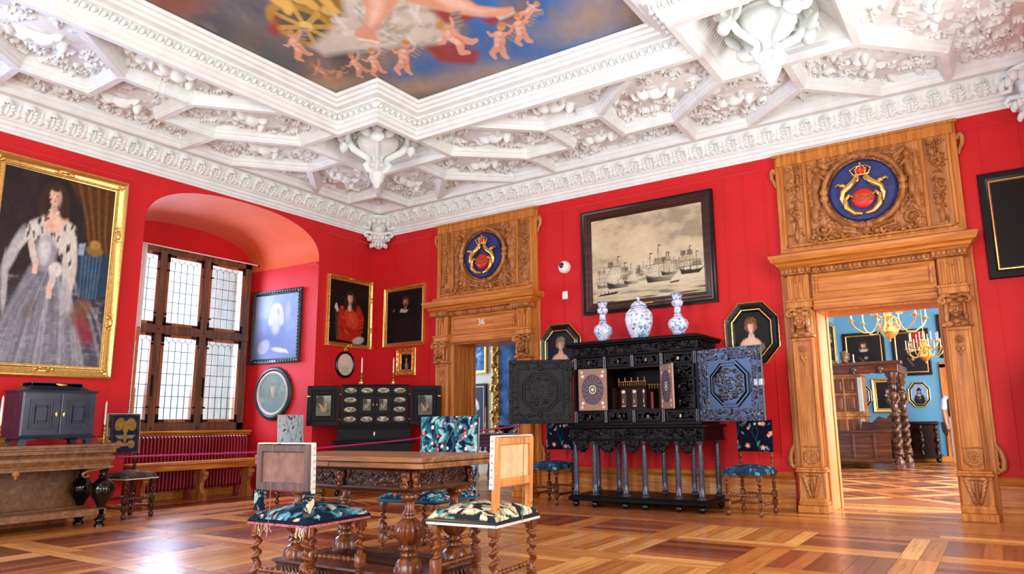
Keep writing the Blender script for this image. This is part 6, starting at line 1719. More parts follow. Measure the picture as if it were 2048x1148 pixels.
# ------------------------------------------------------------------ paintings
SKIN = rgb(226, 186, 160); SHD = rgb(150, 96, 72)
def head(p, x, y, s, hair=rgb(60, 36, 24), long=1.0, skin=SKIN, turn=0, big=1.0, bald=False, beard=None, sy=1.0):
    """portrait head; s half face height in v units, s*sy half width factor in u"""
    a = s*sy
    if not bald:
        p.ell(x, y+s*.12, a*1.08*big, s*1.22, hair, 0, .3)
        if long:
            for q in (-1, 1): p.ell(x+q*a*.85*big, y-s*.75*long, a*.5*big, s*1.1*long, hair, q*.18, .35)
    p.ell(x+turn*a*.1, y-s*1.15, a*.38, s*.55, tuple(c*.8 for c in skin), 0, .3)
    p.ell(x+turn*a*.1, y, a*.66, s*.92, skin, 0, .18); p.ell(x-turn*a*.3+a*.3, y-s*.1, a*.32, s*.7, tuple(c*.62 for c in skin), 0, .9, .7)
    if not bald: p.ell(x, y+s*.82, a*.66, s*.36, hair, 0, .5)
    tx = x+turn*a*.22
    for q in (-1, 1):
        p.ell(tx+q*a*.25, y+s*.10, a*.15, s*.085, tuple(c*.55 for c in skin), 0, .8, .6); p.ell(tx+q*a*.25, y+s*.09, a*.085, s*.035, rgb(214, 200, 190), 0, .4); p.ell(tx+q*a*.25, y+s*.09, a*.04, s*.04, rgb(34, 22, 18), 0, .4)
        p.ell(tx+q*a*.25, y+s*.14, a*.11, s*.018, rgb(60, 38, 30), 0, .5); p.ell(tx+q*a*.26, y+s*.24, a*.15, s*.022, rgb(104, 70, 50), q*-.12, .7, .8)
        p.ell(tx+q*a*.34, y-s*.2, a*.16, s*.14, rgb(226, 156, 134), 0, 1, .45)
    p.ell(tx+a*.08, y-s*.06, a*.05, s*.2, tuple(c*.7 for c in skin), 0, .9, .8); p.ell(tx-a*.02, y-s*.05, a*.045, s*.2, tuple(min(1, c*1.15) for c in skin), 0, .9, .7); p.ell(tx, y-s*.26, a*.10, s*.04, SHD, 0, .7, .8)
    p.ell(tx, y-s*.46, a*.14, s*.045, rgb(176, 76, 66), 0, .5); p.ell(tx, y-s*.56, a*.13, s*.03, tuple(c*.7 for c in skin), 0, .8, .7)
    p.ell(x+a*.5, y-s*.1, a*.2, s*.75, tuple(c*.5 for c in skin), .1, .9, .6)
    if beard: p.ell(tx, y-s*.78, a*.3, s*.34, beard, 0, .5); p.ell(tx, y-s*.37, a*.28, s*.06, beard, 0, .5)
def folds(p, pts, col, w=.012, a=.5):
    for q in pts: p.line(q, w, col, a, .9)

def queen(u, v):
    p = Paint(u, v, rgb(40, 30, 34)); p.blend((vnoise(u*2, v*2, 1)-.4)*1.4, rgb(58, 42, 40))
    p.poly([(.1, 1), (1, 1), (1, .1), (.75, .2), (.5, .45), (.42, .75)], rgb(92, 56, 26), .1)
    for k in range(9): p.line([(.2+k*.09, 1), (.45+k*.06, .6-.02*k), (.55+k*.055, .25)], .02, rgb(138, 88, 40) if k % 2 else rgb(54, 32, 18), .5, .9)
    p.blend(np.clip(-v*1.0-.05, 0, 1)*.55*(.6+.4*vnoise(u*3, v*9, 2)), rgb(120, 124, 140))  # window glare on the canvas, painted in as a grey-blue lower half
    glare_grey, sd_, lt = rgb(132, 132, 142), rgb(66, 66, 78), rgb(196, 196, 200)
    p.poly([(-.42, .0), (.22, .05), (.5, -.55), (.72, -1), (-.95, -1), (-.8, -.6)], glare_grey, .06)  # dress painted silver-grey to carry the same glare
    rs0 = random.Random(7)
    for k in range(30): x = -.85+k*.07; p.line([(-.25+k*.02, -.05), (x*.7+rs0.uniform(-.03, .03), -.45), (x+rs0.uniform(-.05, .05), -1)], rs0.uniform(.008, .03), (sd_ if rs0.random() < .6 else lt), .3, .9)
    p.blend((vnoise(u*8, v*30, 5)-.5)*1.2*(v < -.1), rgb(170, 172, 184))  # level streaks of that glare, painted across the skirt
    # ermine cape
    p.poly([(-.5, .46), (-.1, .62), (.3, .5), (.42, .1), (.34, -.3), (.22, -.38), (.12, .12), (-.16, .3), (-.5, .26), (-.78, .0)], rgb(208, 202, 192), .04)
    rs = random.Random(3)
    for k in range(26):
        x, y = rs.uniform(-.55, .38), rs.uniform(.05, .5); p.ell(x, y, .018, .045, rgb(36, 30, 34), rs.uniform(-.4, .4), .4, .9)
    for x, y, a, c, r_ in ((-.72, .12, .08, .3, -.5), (-.8, -.2, .05, .3, .1), (.25, -.28, .09, .2, .3)): p.ell(x, y, a, c, rgb(176, 174, 176), r_, .5)
    p.ell(-.18, .16, .2, .18, rgb(150, 148, 152), .1, .4); p.ell(-.2, .18, .1, .13, rgb(206, 204, 204), .1, .7)
    p.ell(-.08, .55, .22, .09, SKIN, 0, .4); p.ell(-.1, .46, .16, .07, SKIN, 0, .5)
    for k in range(13): a = PI*(1.15+.7*k/12); p.ell(-.1+.12*math.cos(a), .66+.06*math.sin(a), .012, .008, rgb(236, 232, 220))
    head(p, -.11, .78, .115, rgb(60, 40, 30), 1.1, SKIN, -.2, 1.35, sy=1.35)
    for k in range(8): p.line([(-.22+.03*(k % 2), .78-.035*k), (-.25, .75-.035*k)], .016, rgb(52, 34, 26), .8)
    for pts in ([(-.44, .24), (-.38, .12), (-.33, .04)], [(-.05, .0), (0, -.12), (-.05, -.2)]):
        p.line(pts, .05, rgb(214, 198, 186)); p.ell(pts[-1][0], pts[-1][1]-.03, .05, .05, SKIN, 0, .3)
        for k in range(4): p.line([(pts[-1][0]-.03+.02*k, pts[-1][1]-.04), (pts[-1][0]-.035+.022*k, pts[-1][1]-.11)], .010, SKIN)
    p.ell(.03, .0, .11, .08, rgb(214, 210, 206), 0, .4)
    p.poly([(.38, .22), (1, .26), (1, -.2), (.7, -.3), (.52, -.32), (.42, -.1)], rgb(40, 62, 86), .04); 
    for k in range(6): p.line([(.48+k*.07, .2), (.5+k*.06, -.25)], .016, rgb(88, 122, 146), .6, .9)
    p.ell(.7, .27, .16, .06, rgb(140, 108, 50), 0, .4); p.ell(.7, .34, .1, .05, rgb(170, 132, 60), 0, .5); p.poly([(.4, .32), (.52, .34), (.5, .2), (.4, .2)], rgb(150, 170, 186))
    p.ell(.55, -.42, .2, .13, rgb(126, 84, 56), .5, .5, .8); p.ell(.65, -.62, .2, .12, rgb(150, 50, 62), -.6, .6, .7); p.ell(-.35, -.45, .15, .08, rgb(110, 90, 80), .8, .6, .6)
    p.mod(.28, 22, 8, 5).mod(.12, 60, 9, 3); return p.c
def robe_man(u, v):
    p = Paint(u, v, rgb(16, 14, 16)); red, hi, dk = rgb(168, 36, 20), rgb(228, 92, 58), rgb(78, 12, 10)
    p.poly([(-.62, -.9), (-.55, .1), (-.3, .2), (.0, .12), (.5, .28), (.78, -.1), (.72, -.6), (.45, -.95)], red, .05)
    rs = random.Random(8)
    for k in range(26):
        x0, y0 = rs.uniform(-.5, .6), rs.uniform(-.6, .2); a = rs.uniform(-.9, .4); L = rs.uniform(.2, .5)
        p.line([(x0, y0), (x0+L*math.cos(a)*.6, y0+L*math.sin(a)*.6)], rs.uniform(.012, .03), hi if k % 2 else dk, .6, .9)
    for k in range(4): p.ell(.12, -.18, .5-.1*k, .34-.07*k, hi if k % 2 else red, -.7, .25, .45)
    p.poly([(-.74, .22), (-.64, .22), (-.52, -.8), (-.66, -.8)], rgb(72, 50, 34), .02); p.ell(-.68, .12, .08, .07, SKIN, 0, .3)
    p.line([(-.68, .2), (-.62, .02)], .05, rgb(196, 190, 186)); p.ell(.5, -.88, .3, .12, rgb(176, 170, 168), .2, .4)
    head(p, .02, .48, .17, rgb(44, 26, 18), 1.4, rgb(206, 156, 128), -.6, 1.35, sy=1.1)
    p.poly([(-.1, .22), (.1, .22), (.06, .05), (-.06, .05)], rgb(190, 180, 172), .03)
    return p.mod(.22, 14, 4, 5).c
def dark_man(u, v):
    p = Paint(u, v, rgb(12, 11, 16)); p.ell(.0, -.6, .6, .7, rgb(20, 18, 24), 0, .4); p.poly([(-.22, .3), (.22, .22), (.1, .12), (-.28, .16)], rgb(176, 170, 166), .03)
    head(p, .05, .55, .18, rgb(52, 34, 24), 0, rgb(160, 110, 84), -.2, 1, beard=rgb(60, 38, 26), sy=1.1); p.ell(-.62, .25, .07, .05, rgb(130, 84, 62), .5, .5, .7); p.blend(np.clip((u-.6)*1.2, 0, 1)*.5, rgb(24, 34, 70)); return p.mod(.3, 10, 5).c
def pale_lady(u, v):
    p = Paint(u, v, rgb(120, 146, 190)); p.blend((vnoise(u*2+3, v*2, 4)-.4)*1.5, rgb(156, 178, 210)); p.blend(np.clip(-v*.8-.1, 0, 1), rgb(92, 118, 168))
    for k in range(7): p.line([(-1+k*.14, 1), (-.95+k*.08, .3)], .03, rgb(178, 196, 220), .35, .9)
    p.ell(-.02, -.25, .5, .6, rgb(104, 128, 174), 0, .5); p.ell(0, .05, .2, .28, rgb(168, 182, 208), 0, .6); head(p, 0, .46, .2, rgb(176, 190, 218), 1.2, rgb(196, 204, 222), -.2, 1.2, sy=1.1)
    p.ell(-.55, -.62, .3, .2, rgb(172, 186, 210), .4, .4); p.ell(.2, -.74, .34, .07, rgb(196, 196, 206), -.15, .4)
    for k in range(4): p.line([(.35+.05*k, -.74), (.5+.05*k, -.82-.01*k)], .018, rgb(206, 202, 206))
    p.ell(.55, .45, .12, .25, rgb(170, 190, 216), 0, .8, .5); return p.mod(.12, 12, 6, 5).c
def soft_oval(u, v):
    p = Paint(u, v, rgb(96, 122, 108)); p.blend((vnoise(u*3, v*3, 9)-.4)*1.6, rgb(134, 158, 138)); p.ell(0, -.5, .6, .6, rgb(104, 128, 120), 0, .7); head(p, 0, .22, .27, rgb(112, 116, 94), 1.1, rgb(160, 160, 132), .3, 1.2, sy=.95); return p.mod(.15, 9, 3).c
def pale_oval(u, v):
    p = Paint(u, v, rgb(214, 202, 184)); p.blend((vnoise(u*4, v*4, 9)-.5)*1.2, rgb(186, 166, 146)); p.ell(0, .2, .3, .4, rgb(220, 204, 186), 0, .6); p.ell(0, -.5, .5, .4, rgb(196, 180, 164), 0, .7); return p.mod(.1, 16, 3).c
def small_fig(u, v):
    p = Paint(u, v, rgb(20, 16, 14)); p.ell(0, -.55, .4, .6, rgb(96, 78, 62), 0, .4); p.ell(.0, -.5, .2, .5, rgb(150, 136, 120), .2, .5); head(p, 0, .35, .22, rgb(50, 34, 24), .8, rgb(206, 160, 130), 0, 1, sy=1.0); return p.mod(.2, 9, 3).c
def bust_lady(bg, hair, dress, x=0.0, curls=1.2):
    def fn(u, v):
        p = Paint(u, v, bg); p.ell(x-.05, -.62, .62, .42, SKIN, 0, .25); p.ell(x, -.3, .2, .34, SKIN, 0, .3); p.poly([(-.75, -1), (-.6, -.55), (-.2, -.68), (.3, -.6), (.65, -.5), (.8, -1)], dress, .05)
        p.ell(x-.1, -.86, .5, .14, tuple(c*1.5 for c in dress), .1, .6)
        head(p, x, .3, .27, hair, .3, SKIN, -.5, 1.15, sy=.9)
        rs = random.Random(4)
        for k in range(70): a = rs.uniform(-.7, PI+.7); rr = rs.uniform(.26, .37); p.ell(x+rr*math.cos(a), .4+rr*1.05*math.sin(a), .035, .03, tuple(c*rs.uniform(.5, 1.7) for c in hair), rs.uniform(0, 3), .8, .8)
        return p.mod(.15, 12, 3).c
    return fn
def sea(u, v):
    p = Paint(u, v, rgb(206, 190, 154)); n = vnoise(u*2.2+4, v*2.6+2, 12, 5); n2 = vnoise(u*4+4, v*5+2, 22, 5)
    p.blend((n-.5)*4.4*(v > -.35), rgb(158, 146, 122)); p.blend((n2-.6)*3*(v > -.2), rgb(140, 132, 112)); p.blend((.42-n)*3, rgb(224, 210, 178))
    w = vnoise(u*3, v*22, 5, 4); p.blend(np.clip((-.62-v)*8, 0, 1)*(w-.35)*1.6, rgb(120, 110, 92)); p.blend(np.clip((-.7-v)*8, 0, 1)*np.clip((w-.62)*9, 0, 1), rgb(70, 62, 52))
    INK = rgb(50, 44, 38)
    def ship(x, y, s, seed, dark=1.0, lean=0):
        rs = random.Random(seed); q = rgb(58, 50, 42) if dark > .7 else rgb(140, 128, 104)
        p.ell(x+.1*s, y+.35*s, .9*s, .9*s, rgb(214, 204, 176), 0, 1.2, .5)
        p.poly([(x-.5*s, y+.28*s), (x-.42*s, y-.12*s), (x+.42*s, y-.12*s), (x+.62*s, y+.16*s), (x+.2*s, y+.1*s), (x-.2*s, y+.12*s)], q, .012)
        for k, mx in enumerate((-.3, 0.02, .32)):
            top = y+s*(1.25, 1.6, 1.2)[k]; xx = x+mx*s; p.line([(xx, y), (xx+lean*s, top)], .005, INK)
            for j in range(3):
                z0 = y+.35*s+j*.38*s
                if z0 > top-.1*s: break
                w_ = s*(.24-.05*j)
                if rs.random() < .75: p.poly([(xx-w_, z0), (xx+w_, z0), (xx+w_*.82, z0+.3*s), (xx-w_*.82, z0+.3*s)], rgb(112, 102, 82) if rs.random() < .6 else rgb(182, 168, 136), .012, .85)
                p.line([(xx-w_, z0), (xx+w_, z0)], .004, INK)
            p.poly([(xx, top), (xx+.16*s, top+.03*s), (xx, top+.08*s)], INK, .006)
            for q_ in (-.4, .4): p.line([(xx, top-.1*s), (xx+q_*s*.9, y+.1*s)], .0025, INK, .7)
        p.line([(x+.55*s, y+.15*s), (x+.95*s, y+.4*s)], .005, INK)
        for k in range(12): p.line([(x+rs.uniform(-.5, .5)*s, y+rs.uniform(-.1, .2)*s), (x+rs.uniform(-.5, .5)*s, y+rs.uniform(-.1, .2)*s)], .004, INK, .8)
    for a in ((-.78, -.62, .16, 1, .8), (-.52, -.64, .24, 2, 1), (-.28, -.6, .15, 3, .8), (-.05, -.56, .14, 4, .7), (.22, -.6, .27, 5, 1), (.40, -.5, .16, 6, .9), (.58, -.42, .09, 7, .4), (.76, -.52, .2, 8, 1), (-.12, -.46, .07, 9, .4), (.08, -.44, .06, 10, .4)): ship(a[0], a[1], a[2]*1.75, *a[3:])
    p.poly([(-.9, -.84), (-.55, -.82), (-.5, -.76), (-.86, -.8)], INK, .01); p.poly([(.42, -.72), (.56, -.71), (.58, -.67), (.4, -.69)], INK, .01)
    for k in range(5): p.line([(-.84+.07*k, -.8), (-.84+.07*k, -.74)], .006, INK)
    for x, y, s in ((-.55, -.35, .12), (-.62, -.45, .1), (-.2, -.5, .1), (.1, -.4, .1)): p.ell(x, y, s, s*.9, rgb(222, 212, 186), 0, .9, .6)
    return p.mod(.09, 24, 2, 5).c
def black_lady(u, v):
    p = Paint(u, v, rgb(16, 14, 16)); p.poly([(-.3, -1), (-.25, -.1), (.1, .15), (.5, -.1), (.6, -1)], rgb(30, 26, 28), .06); head(p, .1, .42, .2, rgb(50, 34, 22), 1, SKIN, 0, 1, sy=.9); p.ell(-.28, -.3, .1, .16, rgb(206, 200, 192), .4, .3); p.ell(-.35, -.52, .07, .07, SKIN); return p.mod(.25, 8, 3).c
def sitter(hair=rgb(50, 40, 34), bg=rgb(26, 22, 24), coat=rgb(18, 18, 22), collar=rgb(176, 172, 166), drape=None, hat=False, y0=.42, s=.2, extra=None):
    def fn(u, v):
        p = Paint(u, v, bg)
        if drape: p.poly([(-.1, 1), (.9, 1), (.7, .1), (.3, .4)], drape, .1)
        p.ell(0, -.65, .75, .75, coat, 0, .3); p.poly([(-.28, y0-s*1.1), (.28, y0-s*1.1), (.18, y0-s*1.9), (-.18, y0-s*1.9)], collar, .04)
        head(p, 0, y0, s, hair, .7, rgb(196, 150, 122), .2, 1, beard=rgb(90, 66, 50), sy=1.0)
        if hat: p.ell(0, y0+s*.9, s*1.7, s*.5, rgb(14, 14, 18), .1, .2); p.ell(0, y0+s*1.3, s*1.0, s*.8, rgb(14, 14, 18), 0, .2)
        p.line([(-.3, -.3), (.1, -.7)], .03, rgb(110, 92, 60), .8); p.ell(.1, -.35, .1, .08, rgb(150, 140, 126), 0, .5)
        return p.mod(.25, 8, 5).c
    return fn
def flowers(u, v):
    p = Paint(u, v, rgb(22, 34, 56)); rs = random.Random(6)
    for k in range(26): p.ell(rs.uniform(-.7, .7), rs.uniform(-.75, .6), .16, .1, rs.choice([rgb(206, 160, 176), rgb(150, 80, 100), rgb(70, 104, 110), rgb(190, 190, 200), rgb(60, 84, 100)]), rs.uniform(0, 3), .4)
    return p.mod(.3, 9, 2).c
def blue_scene(u, v):
    p = Paint(u, v, rgb(46, 96, 156)); n = vnoise(u*3, v*4, 5, 5); p.blend((n-.5)*4, rgb(18, 44, 84)); p.blend((.45-n)*4, rgb(96, 150, 200)); p.ell(.3, .6, .25, .16, rgb(140, 170, 205), 0, .6); p.ell(.3, -.1, .4, .1, rgb(130, 160, 196), .2, .6); p.ell(-.4, .4, .25, .5, rgb(18, 40, 70), .3, .6); return p.mod(.35, 16, 4, 5).c

def gp(w, h=.05, steps=True):     # gilt moulding
    return [(0, 0), (0, h*.5), (w*.06, h*.62), (w*.1, h*.95), (w*.2, h), (w*.32, h*.86), (w*.5, h*.55), (w*.72, h*.42), (w*.8, h*.52), (w*.88, h*.5), (w*.92, h*.36), (w, h*.3)]
def corners(sz, n=2):
    def fn(b, Wd, Hd):
        rs = random.Random(1)
        spots = [(sx*(Wd/2-sz*.5), z, 0) for sx in (-1, 1) for z in (sz*.5, Hd-sz*.5)]+[(0, sz*.5, 1), (0, Hd-sz*.5, 1), (-Wd/2+sz*.5, Hd*.28, 2), (Wd/2-sz*.5, Hd*.28, 2), (-Wd/2+sz*.5, Hd*.72, 2), (Wd/2-sz*.5, Hd*.72, 2)]
        for x, z, k in spots:
            lx, lz = {0: (1, 1), 1: (1.9, .8), 2: (.8, 1.9)}[k]
            b.ell((x, -.045, z), (sz*.26*lx, .018, sz*.26*lz), 10)
            for q in (-1, 1):
                for r_ in (-1, 1): b.ell((x+q*sz*.34*lx, -.045, z+r_*sz*.2*lz), (sz*.16, .014, sz*.16), 8); b.ell((x+q*sz*.16*lx, -.052, z+r_*sz*.34*lz), (sz*.12, .012, sz*.12), 8)
    return fn
def G(*a, **k): return picture(*a, **k)
G('framed_portrait', 'large gilt-framed portrait of a standing lady in ermine and a dress greyed by painted window glare, far left', 1.43, 2.415, [(gp(.14, .075), 'gilt', 'frame')], None, queen, (0, -4.985, 1.57), PI/2, extra=corners(.13), res=.0125)
G('framed_portrait', 'gilt-framed portrait of a long-haired man in a red robe left of the room corner', .97, 1.155, [(gp(.075, .05), 'gilt', 'frame')], None, robe_man, (0, -.62, 2.245), PI/2, extra=corners(.06), res=.009)
G('framed_portrait', 'gilt-framed dark portrait of a bearded man right of the room corner', .925, 1.02, [(gp(.075, .05), 'gilt', 'frame')], None, dark_man, (.655, 0, 2.27), 0, res=.009)
def busy(b, Wd, Hd):
    rs = random.Random(5)
    for k in range(90):
        a = rs.random()*4; i = int(a); f = a-i; w = .055
        x, z = [(-Wd/2+f*Wd, w*.6), (Wd/2-w*.6, f*Hd), (Wd/2-f*Wd, Hd-w*.6), (-Wd/2+w*.6, Hd-f*Hd)][i]
        b.ell((x, -.035, z), (rs.uniform(.012, .026), .02, rs.uniform(.012, .026)), 7)
G('small_framed_portrait', 'small portrait in a heavily carved gilt frame below the dark portrait', .42, .45, [(gp(.105, .05), 'gilt', 'frame')], None, small_fig, (.72, 0, 1.79), 0, extra=busy, res=.007)
bf = [(0, 0), (0, .03), (.01, .045), (.03, .05), (.05, .035), (.06, .04), (.075, .03), (.08, .022)]
def carve(b, Wd, Hd):
    n = int((Wd+Hd)*2/.055)
    for k in range(n):
        a = k/n*(2*(Wd+Hd))
        if a < Wd: x, z = -Wd/2+a, .035
        elif a < Wd+Hd: x, z = Wd/2-.035, a-Wd
        elif a < 2*Wd+Hd: x, z = Wd/2-(a-Wd-Hd), Hd-.035
        else: x, z = -Wd/2+.035, Hd-(a-2*Wd-Hd)
        b.ell((x, -.045, z), (.026, .016, .02), 7, None, roty(.6))
o = G('framed_portrait', 'bluish pale portrait in a dark green carved frame inside the window niche', 1.07, 1.19, [(bf, 'bluegreen_frame', 'frame')], None, pale_lady, (-.83, -1.37, 1.99), R(6.7), extra=carve, res=.011)
b = MB(); b.bbox(-.07, .07, -.052, -.045, .02, .05); b.build('name_plate', 'white', o, 0)
ov = [(0, 0), (0, .02), (.02, .04), (.05, .045), (.07, .03)]; og = [(.07, .03), (.075, .04), (.095, .045), (.11, .03), (.115, .025)]
G('oval_portrait', 'large oval portrait in a dark frame with pale inner ring, low in the window niche', .80, .84, [(ov, 'bluegreen_frame', 'frame'), (og, 'galloon', 'inner_ring')], None, soft_oval, (-.82, -1.368, 1.10), R(6.7), 'oval', res=.012)
o = G('small_oval_relief', 'small pale oval relief in a black oval frame with a gilt crown on top', .40, .43, [([(0, 0), (0, .02), (.02, .03), (.04, .02)], 'black_frame', 'frame')], None, pale_oval, (0, -.675, 1.755), PI/2, 'oval', res=.009)
b = MB()
for k in range(-2, 3): b.ell((k*.016, -.02, .455+.012*(2-abs(k))), (.009, .008, .016), 6)
b.bbox(-.035, .035, -.03, -.01, .425, .445, .003); b.build('crown', 'gilt', o, 50)
oct1 = [([(0, 0), (0, .03), (.008, .035), (.014, .03)], 'gilt', 'outer_gilt_edge'), ([(.014, .03), (.03, .05), (.075, .04), (.085, .035)], 'black_frame', 'frame'), ([(.085, .035), (.09, .042), (.10, .04), (.105, .03)], 'gilt', 'inner_gilt_edge'), ([(.105, .03), (.125, .02)], 'black_frame', 'inner_frame')]
G('octagonal_portrait', 'octagonal portrait of a fair curly-haired lady behind the left open cabinet door', .67, .74, oct1, None, bust_lady(rgb(22, 30, 48), rgb(150, 122, 90), rgb(120, 120, 124), .0), (3.665, 0, 1.645), 0, 'oct', res=.008)
G('octagonal_portrait', 'octagonal portrait of a bare-shouldered lady above the right open cabinet door', .66, .76, oct1, None, bust_lady(rgb(14, 13, 16), rgb(120, 76, 44), rgb(120, 96, 72), -.05), (6.37, 0, 1.66), 0, 'oct', res=.008)
fr3 = [([(0, 0), (0, .05), (.02, .06), (.045, .05)], 'black_frame', 'outer_frame'), ([(.045, .05), (.06, .055), (.085, .04), (.11, .045), (.13, .032)], 'brown_frame', 'frame'), ([(.13, .032), (.14, .036), (.15, .03)], 'brown_frame', 'inner_frame')]
def beads(b, Wd, Hd):
    n = 44
    for s in (-1, 1):
        for k in range(n): b.box(s*Wd/2-.006, s*Wd/2+.006, -.05, -.0, Hd*(k+.2)/n, Hd*(k+.7)/n)
o = G('sea_battle_drawing', 'large pen drawing of warships in battle, dark brown frame above the vases', 1.915, 1.475, fr3, None, sea, (5.02, 0, 2.465), 0, extra=beads, res=.0068, cmat='print')
b = MB(); b.bbox(-.09, .09, -.05, -.042, .075, .095, .002); b.build('name_plate', 'gilt_dark', o, 0)
fr4 = [([(0, 0), (0, .03), (.01, .05), (.06, .045), (.09, .03)], 'black_frame', 'frame'), ([(.09, .03), (.1, .034), (.11, .025)], 'gilt', 'inner_gilt_edge')]
G('framed_portrait', 'dark portrait in a wide black frame cut off by the right edge', 1.3, 1.13, fr4, None, black_lady, (9.5, 0, 2.40), 0, res=.012)
G('framed_portrait', 'black-framed picture hanging under the dark portrait at the right edge', .9, .5, fr4, None, dark_man, (9.74, 0, 1.82), 0, res=.02)

# ------------------------------------------------------------------ blue room beyond the right doorway
oct2 = [([(0, 0), (0, .03), (.008, .035), (.02, .03)], 'gilt', 'outer_gilt_edge'), ([(.02, .03), (.05, .035)], 'black_frame', 'frame'), ([(.05, .035), (.06, .04), (.07, .03)], 'gilt', 'inner_gilt_edge')]
blk = [([(0, 0), (0, .04), (.03, .05), (.07, .035)], 'black_frame', 'frame'), ([(.07, .035), (.08, .04), (.095, .03)], 'gilt', 'inner_gilt_edge')]
yb = 10.99
G('framed_portrait', 'black-framed portrait of a bearded man on the blue wall above the bed canopy', .97, 1.0, blk, None, sitter(), (6.0, yb, 2.16), 0, res=.02)
G('framed_portrait', 'black-framed portrait with red drapery on the blue wall behind the far chandelier', .82, 1.13, blk, None, sitter(drape=rgb(150, 30, 26), collar=rgb(196, 196, 196)), (7.06, yb, 2.03), 0, res=.02)
G('framed_portrait', 'dark portrait in a broad gilt frame behind the carved bed posts', .70, .84, [(gp(.1, .05), 'gilt', 'frame')], None, sitter(y0=.3), (6.45, yb, 1.15), 0, res=.02)
G('octagonal_portrait', 'octagonal portrait of a man in a black hat on the blue wall', .47, .60, oct2, None, sitter(hat=True, bg=rgb(120, 150, 190), y0=.25, s=.22), (7.14, yb, 1.27), 0, 'oct', res=.018)
G('octagonal_portrait', 'octagonal portrait half hidden behind the brown wardrobe in the blue room', .47, .60, oct2, None, sitter(bg=rgb(60, 100, 160), y0=.25, s=.22), (5.85, yb, 1.27), 0, 'oct', res=.02)
G('framed_portrait', 'tall black-framed picture at the right end of the blue wall above the far door', .7, 1.05, blk, None, black_lady, (8.02, yb, 2.42), 0, res=.03)
for y, z, w, h, lab in ((8.75, 2.35, .75, 1.3, 'gilt-framed picture seen edge-on, nearer the doorway on the blue side wall'), (10.3, 2.38, .95, 1.02, 'gilt-framed picture seen edge-on at the far end of the blue side wall')):
    G('framed_portrait', lab, w, h, [(gp(.08, .05), 'gilt', 'frame')], None, sitter(), (5.35, y, z), PI/2, res=.03)

def chandelier(lab, loc, Rr, tiers, sc):
    t = thing('brass_chandelier', lab, 'chandelier', loc, .2, 'brass chandeliers in the blue room')
    b = MB(); m = Matrix.Scale(sc, 4)
    b.lathe([(.005, -.30), (.02, -.28), (.012, -.26), (.02, -.245), (.10, -.20), (.15, -.12), (.13, -.04), (.07, .0), (.04, .03), (.03, .08), (.06, .12), (.075, .16), (.05, .22), (.03, .26), (.05, .30), (.06, .34), (.03, .40), (.045, .46), (.03, .52), (.02, .56), (.01, .62)], (0, 0), 20, m); b.build('stem', 'brass', t, 40)
    b = MB(); b.tube([(0, 0, .6*sc), (0, 0, 4.0-loc[2])], .008, 6); b.build('hanging_rod', 'brass', t, 40)
    for n, r_, z0, off in tiers:
        for k in range(n):
            a = 2*PI*k/n+off; mm = rotz(a); b = MB()
            P = [(.04, 0, z0+.1), (.12, 0, z0+.16), (.2, 0, z0+.1), (.24, 0, z0-.02), (.34, 0, z0-.12), (.5, 0, z0-.12), (.66, 0, z0-.02), (.72, 0, z0+.08)]
            P = [(x*r_/.72*sc, 0, z*sc) for x, _, z in P]; b.tube(P, .013*sc, 6, mm); e = P[-1]
            b.tube([(.12*r_/.72*sc, 0, (z0+.06)*sc), (.2*r_/.72*sc, 0, (z0-.06)*sc), (.14*r_/.72*sc, 0, (z0-.12)*sc), (.1*r_/.72*sc, 0, (z0-.04)*sc)], .01*sc, 5, mm)
            b.lathe([(.01, 0), (.065, .02), (.07, .028), (.02, .03), (.025, .06), (.02, .07)], (0, 0), 12, mm@tr(*e)@Matrix.Scale(sc, 4)); ar = b.build('arm', 'brass', t, 50)
            b = MB(); b.tube([(e[0], 0, e[2]+.06*sc), (e[0], 0, e[2]+.27*sc)], .012*sc, 8, mm); b.build('candle', 'wax', ar, 50)
chandelier('nearer large brass chandelier with pale candles, top of the right doorway', (7.47, 3.5, 2.42), .6, [(6, .62, .0, .15), (6, .40, .34, .6)], .86)
chandelier('further smaller brass chandelier crowded with candles in the blue room', (7.66, 7.0, 2.25), .4, [(8, .46, .0, .1), (8, .36, .2, .4)], .7)

t = thing('four_poster_bed', 'dark carved four-poster bed with twisted figure posts in the blue room', 'bed', (0, 0, 0))
b = MB(); b.bbox(5.5, 7.12, 7.36, 7.5, 1.92, 2.10, .01); b.bbox(5.5, 7.2, 7.32, 7.54, 2.08, 2.16, .02); b.bbox(7.0, 7.12, 7.4, 9.0, 1.92, 2.1, .01); b.build('canopy_beam', 'walnut_h', t, 0)
b = MB()
for x in (5.8, 6.3, 6.8): b.ell((x, 7.33, 2.0), (.07, .05, .06), 10); b.ell((x, 7.30, 1.94), (.03, .03, .05), 8)
b.build('beam_carving', 'walnut', t, 60)
b = MB(); b.bbox(5.55, 6.86, 7.42, 7.48, .12, .74, .008); b.bbox(5.5, 6.9, 7.38, 7.5, .72, .77, .01)
for x in (5.75, 6.15, 6.55): b.bbox(x-.03, x+.03, 7.40, 7.44, .2, .7, .01)
b.bbox(5.55, 6.9, 7.4, 7.48, .14, .22, .008); b.build('footboard', 'walnut_h', t, 0)
b = MB(); b.bbox(6.84, 6.9, 7.5, 9.1, .2, .6, .008); b.build('side_rail', 'walnut', t, 0)
b = MB(); b.poly([(6.0, .5), (6.85, .5), (6.88, 1.05), (6.7, 1.12), (6.6, 1.0), (6.45, 1.06), (6.3, .92), (6.1, .95)], 9.1, 9.18, 'y'); b.build('headboard', 'walnut_h', t, 0)
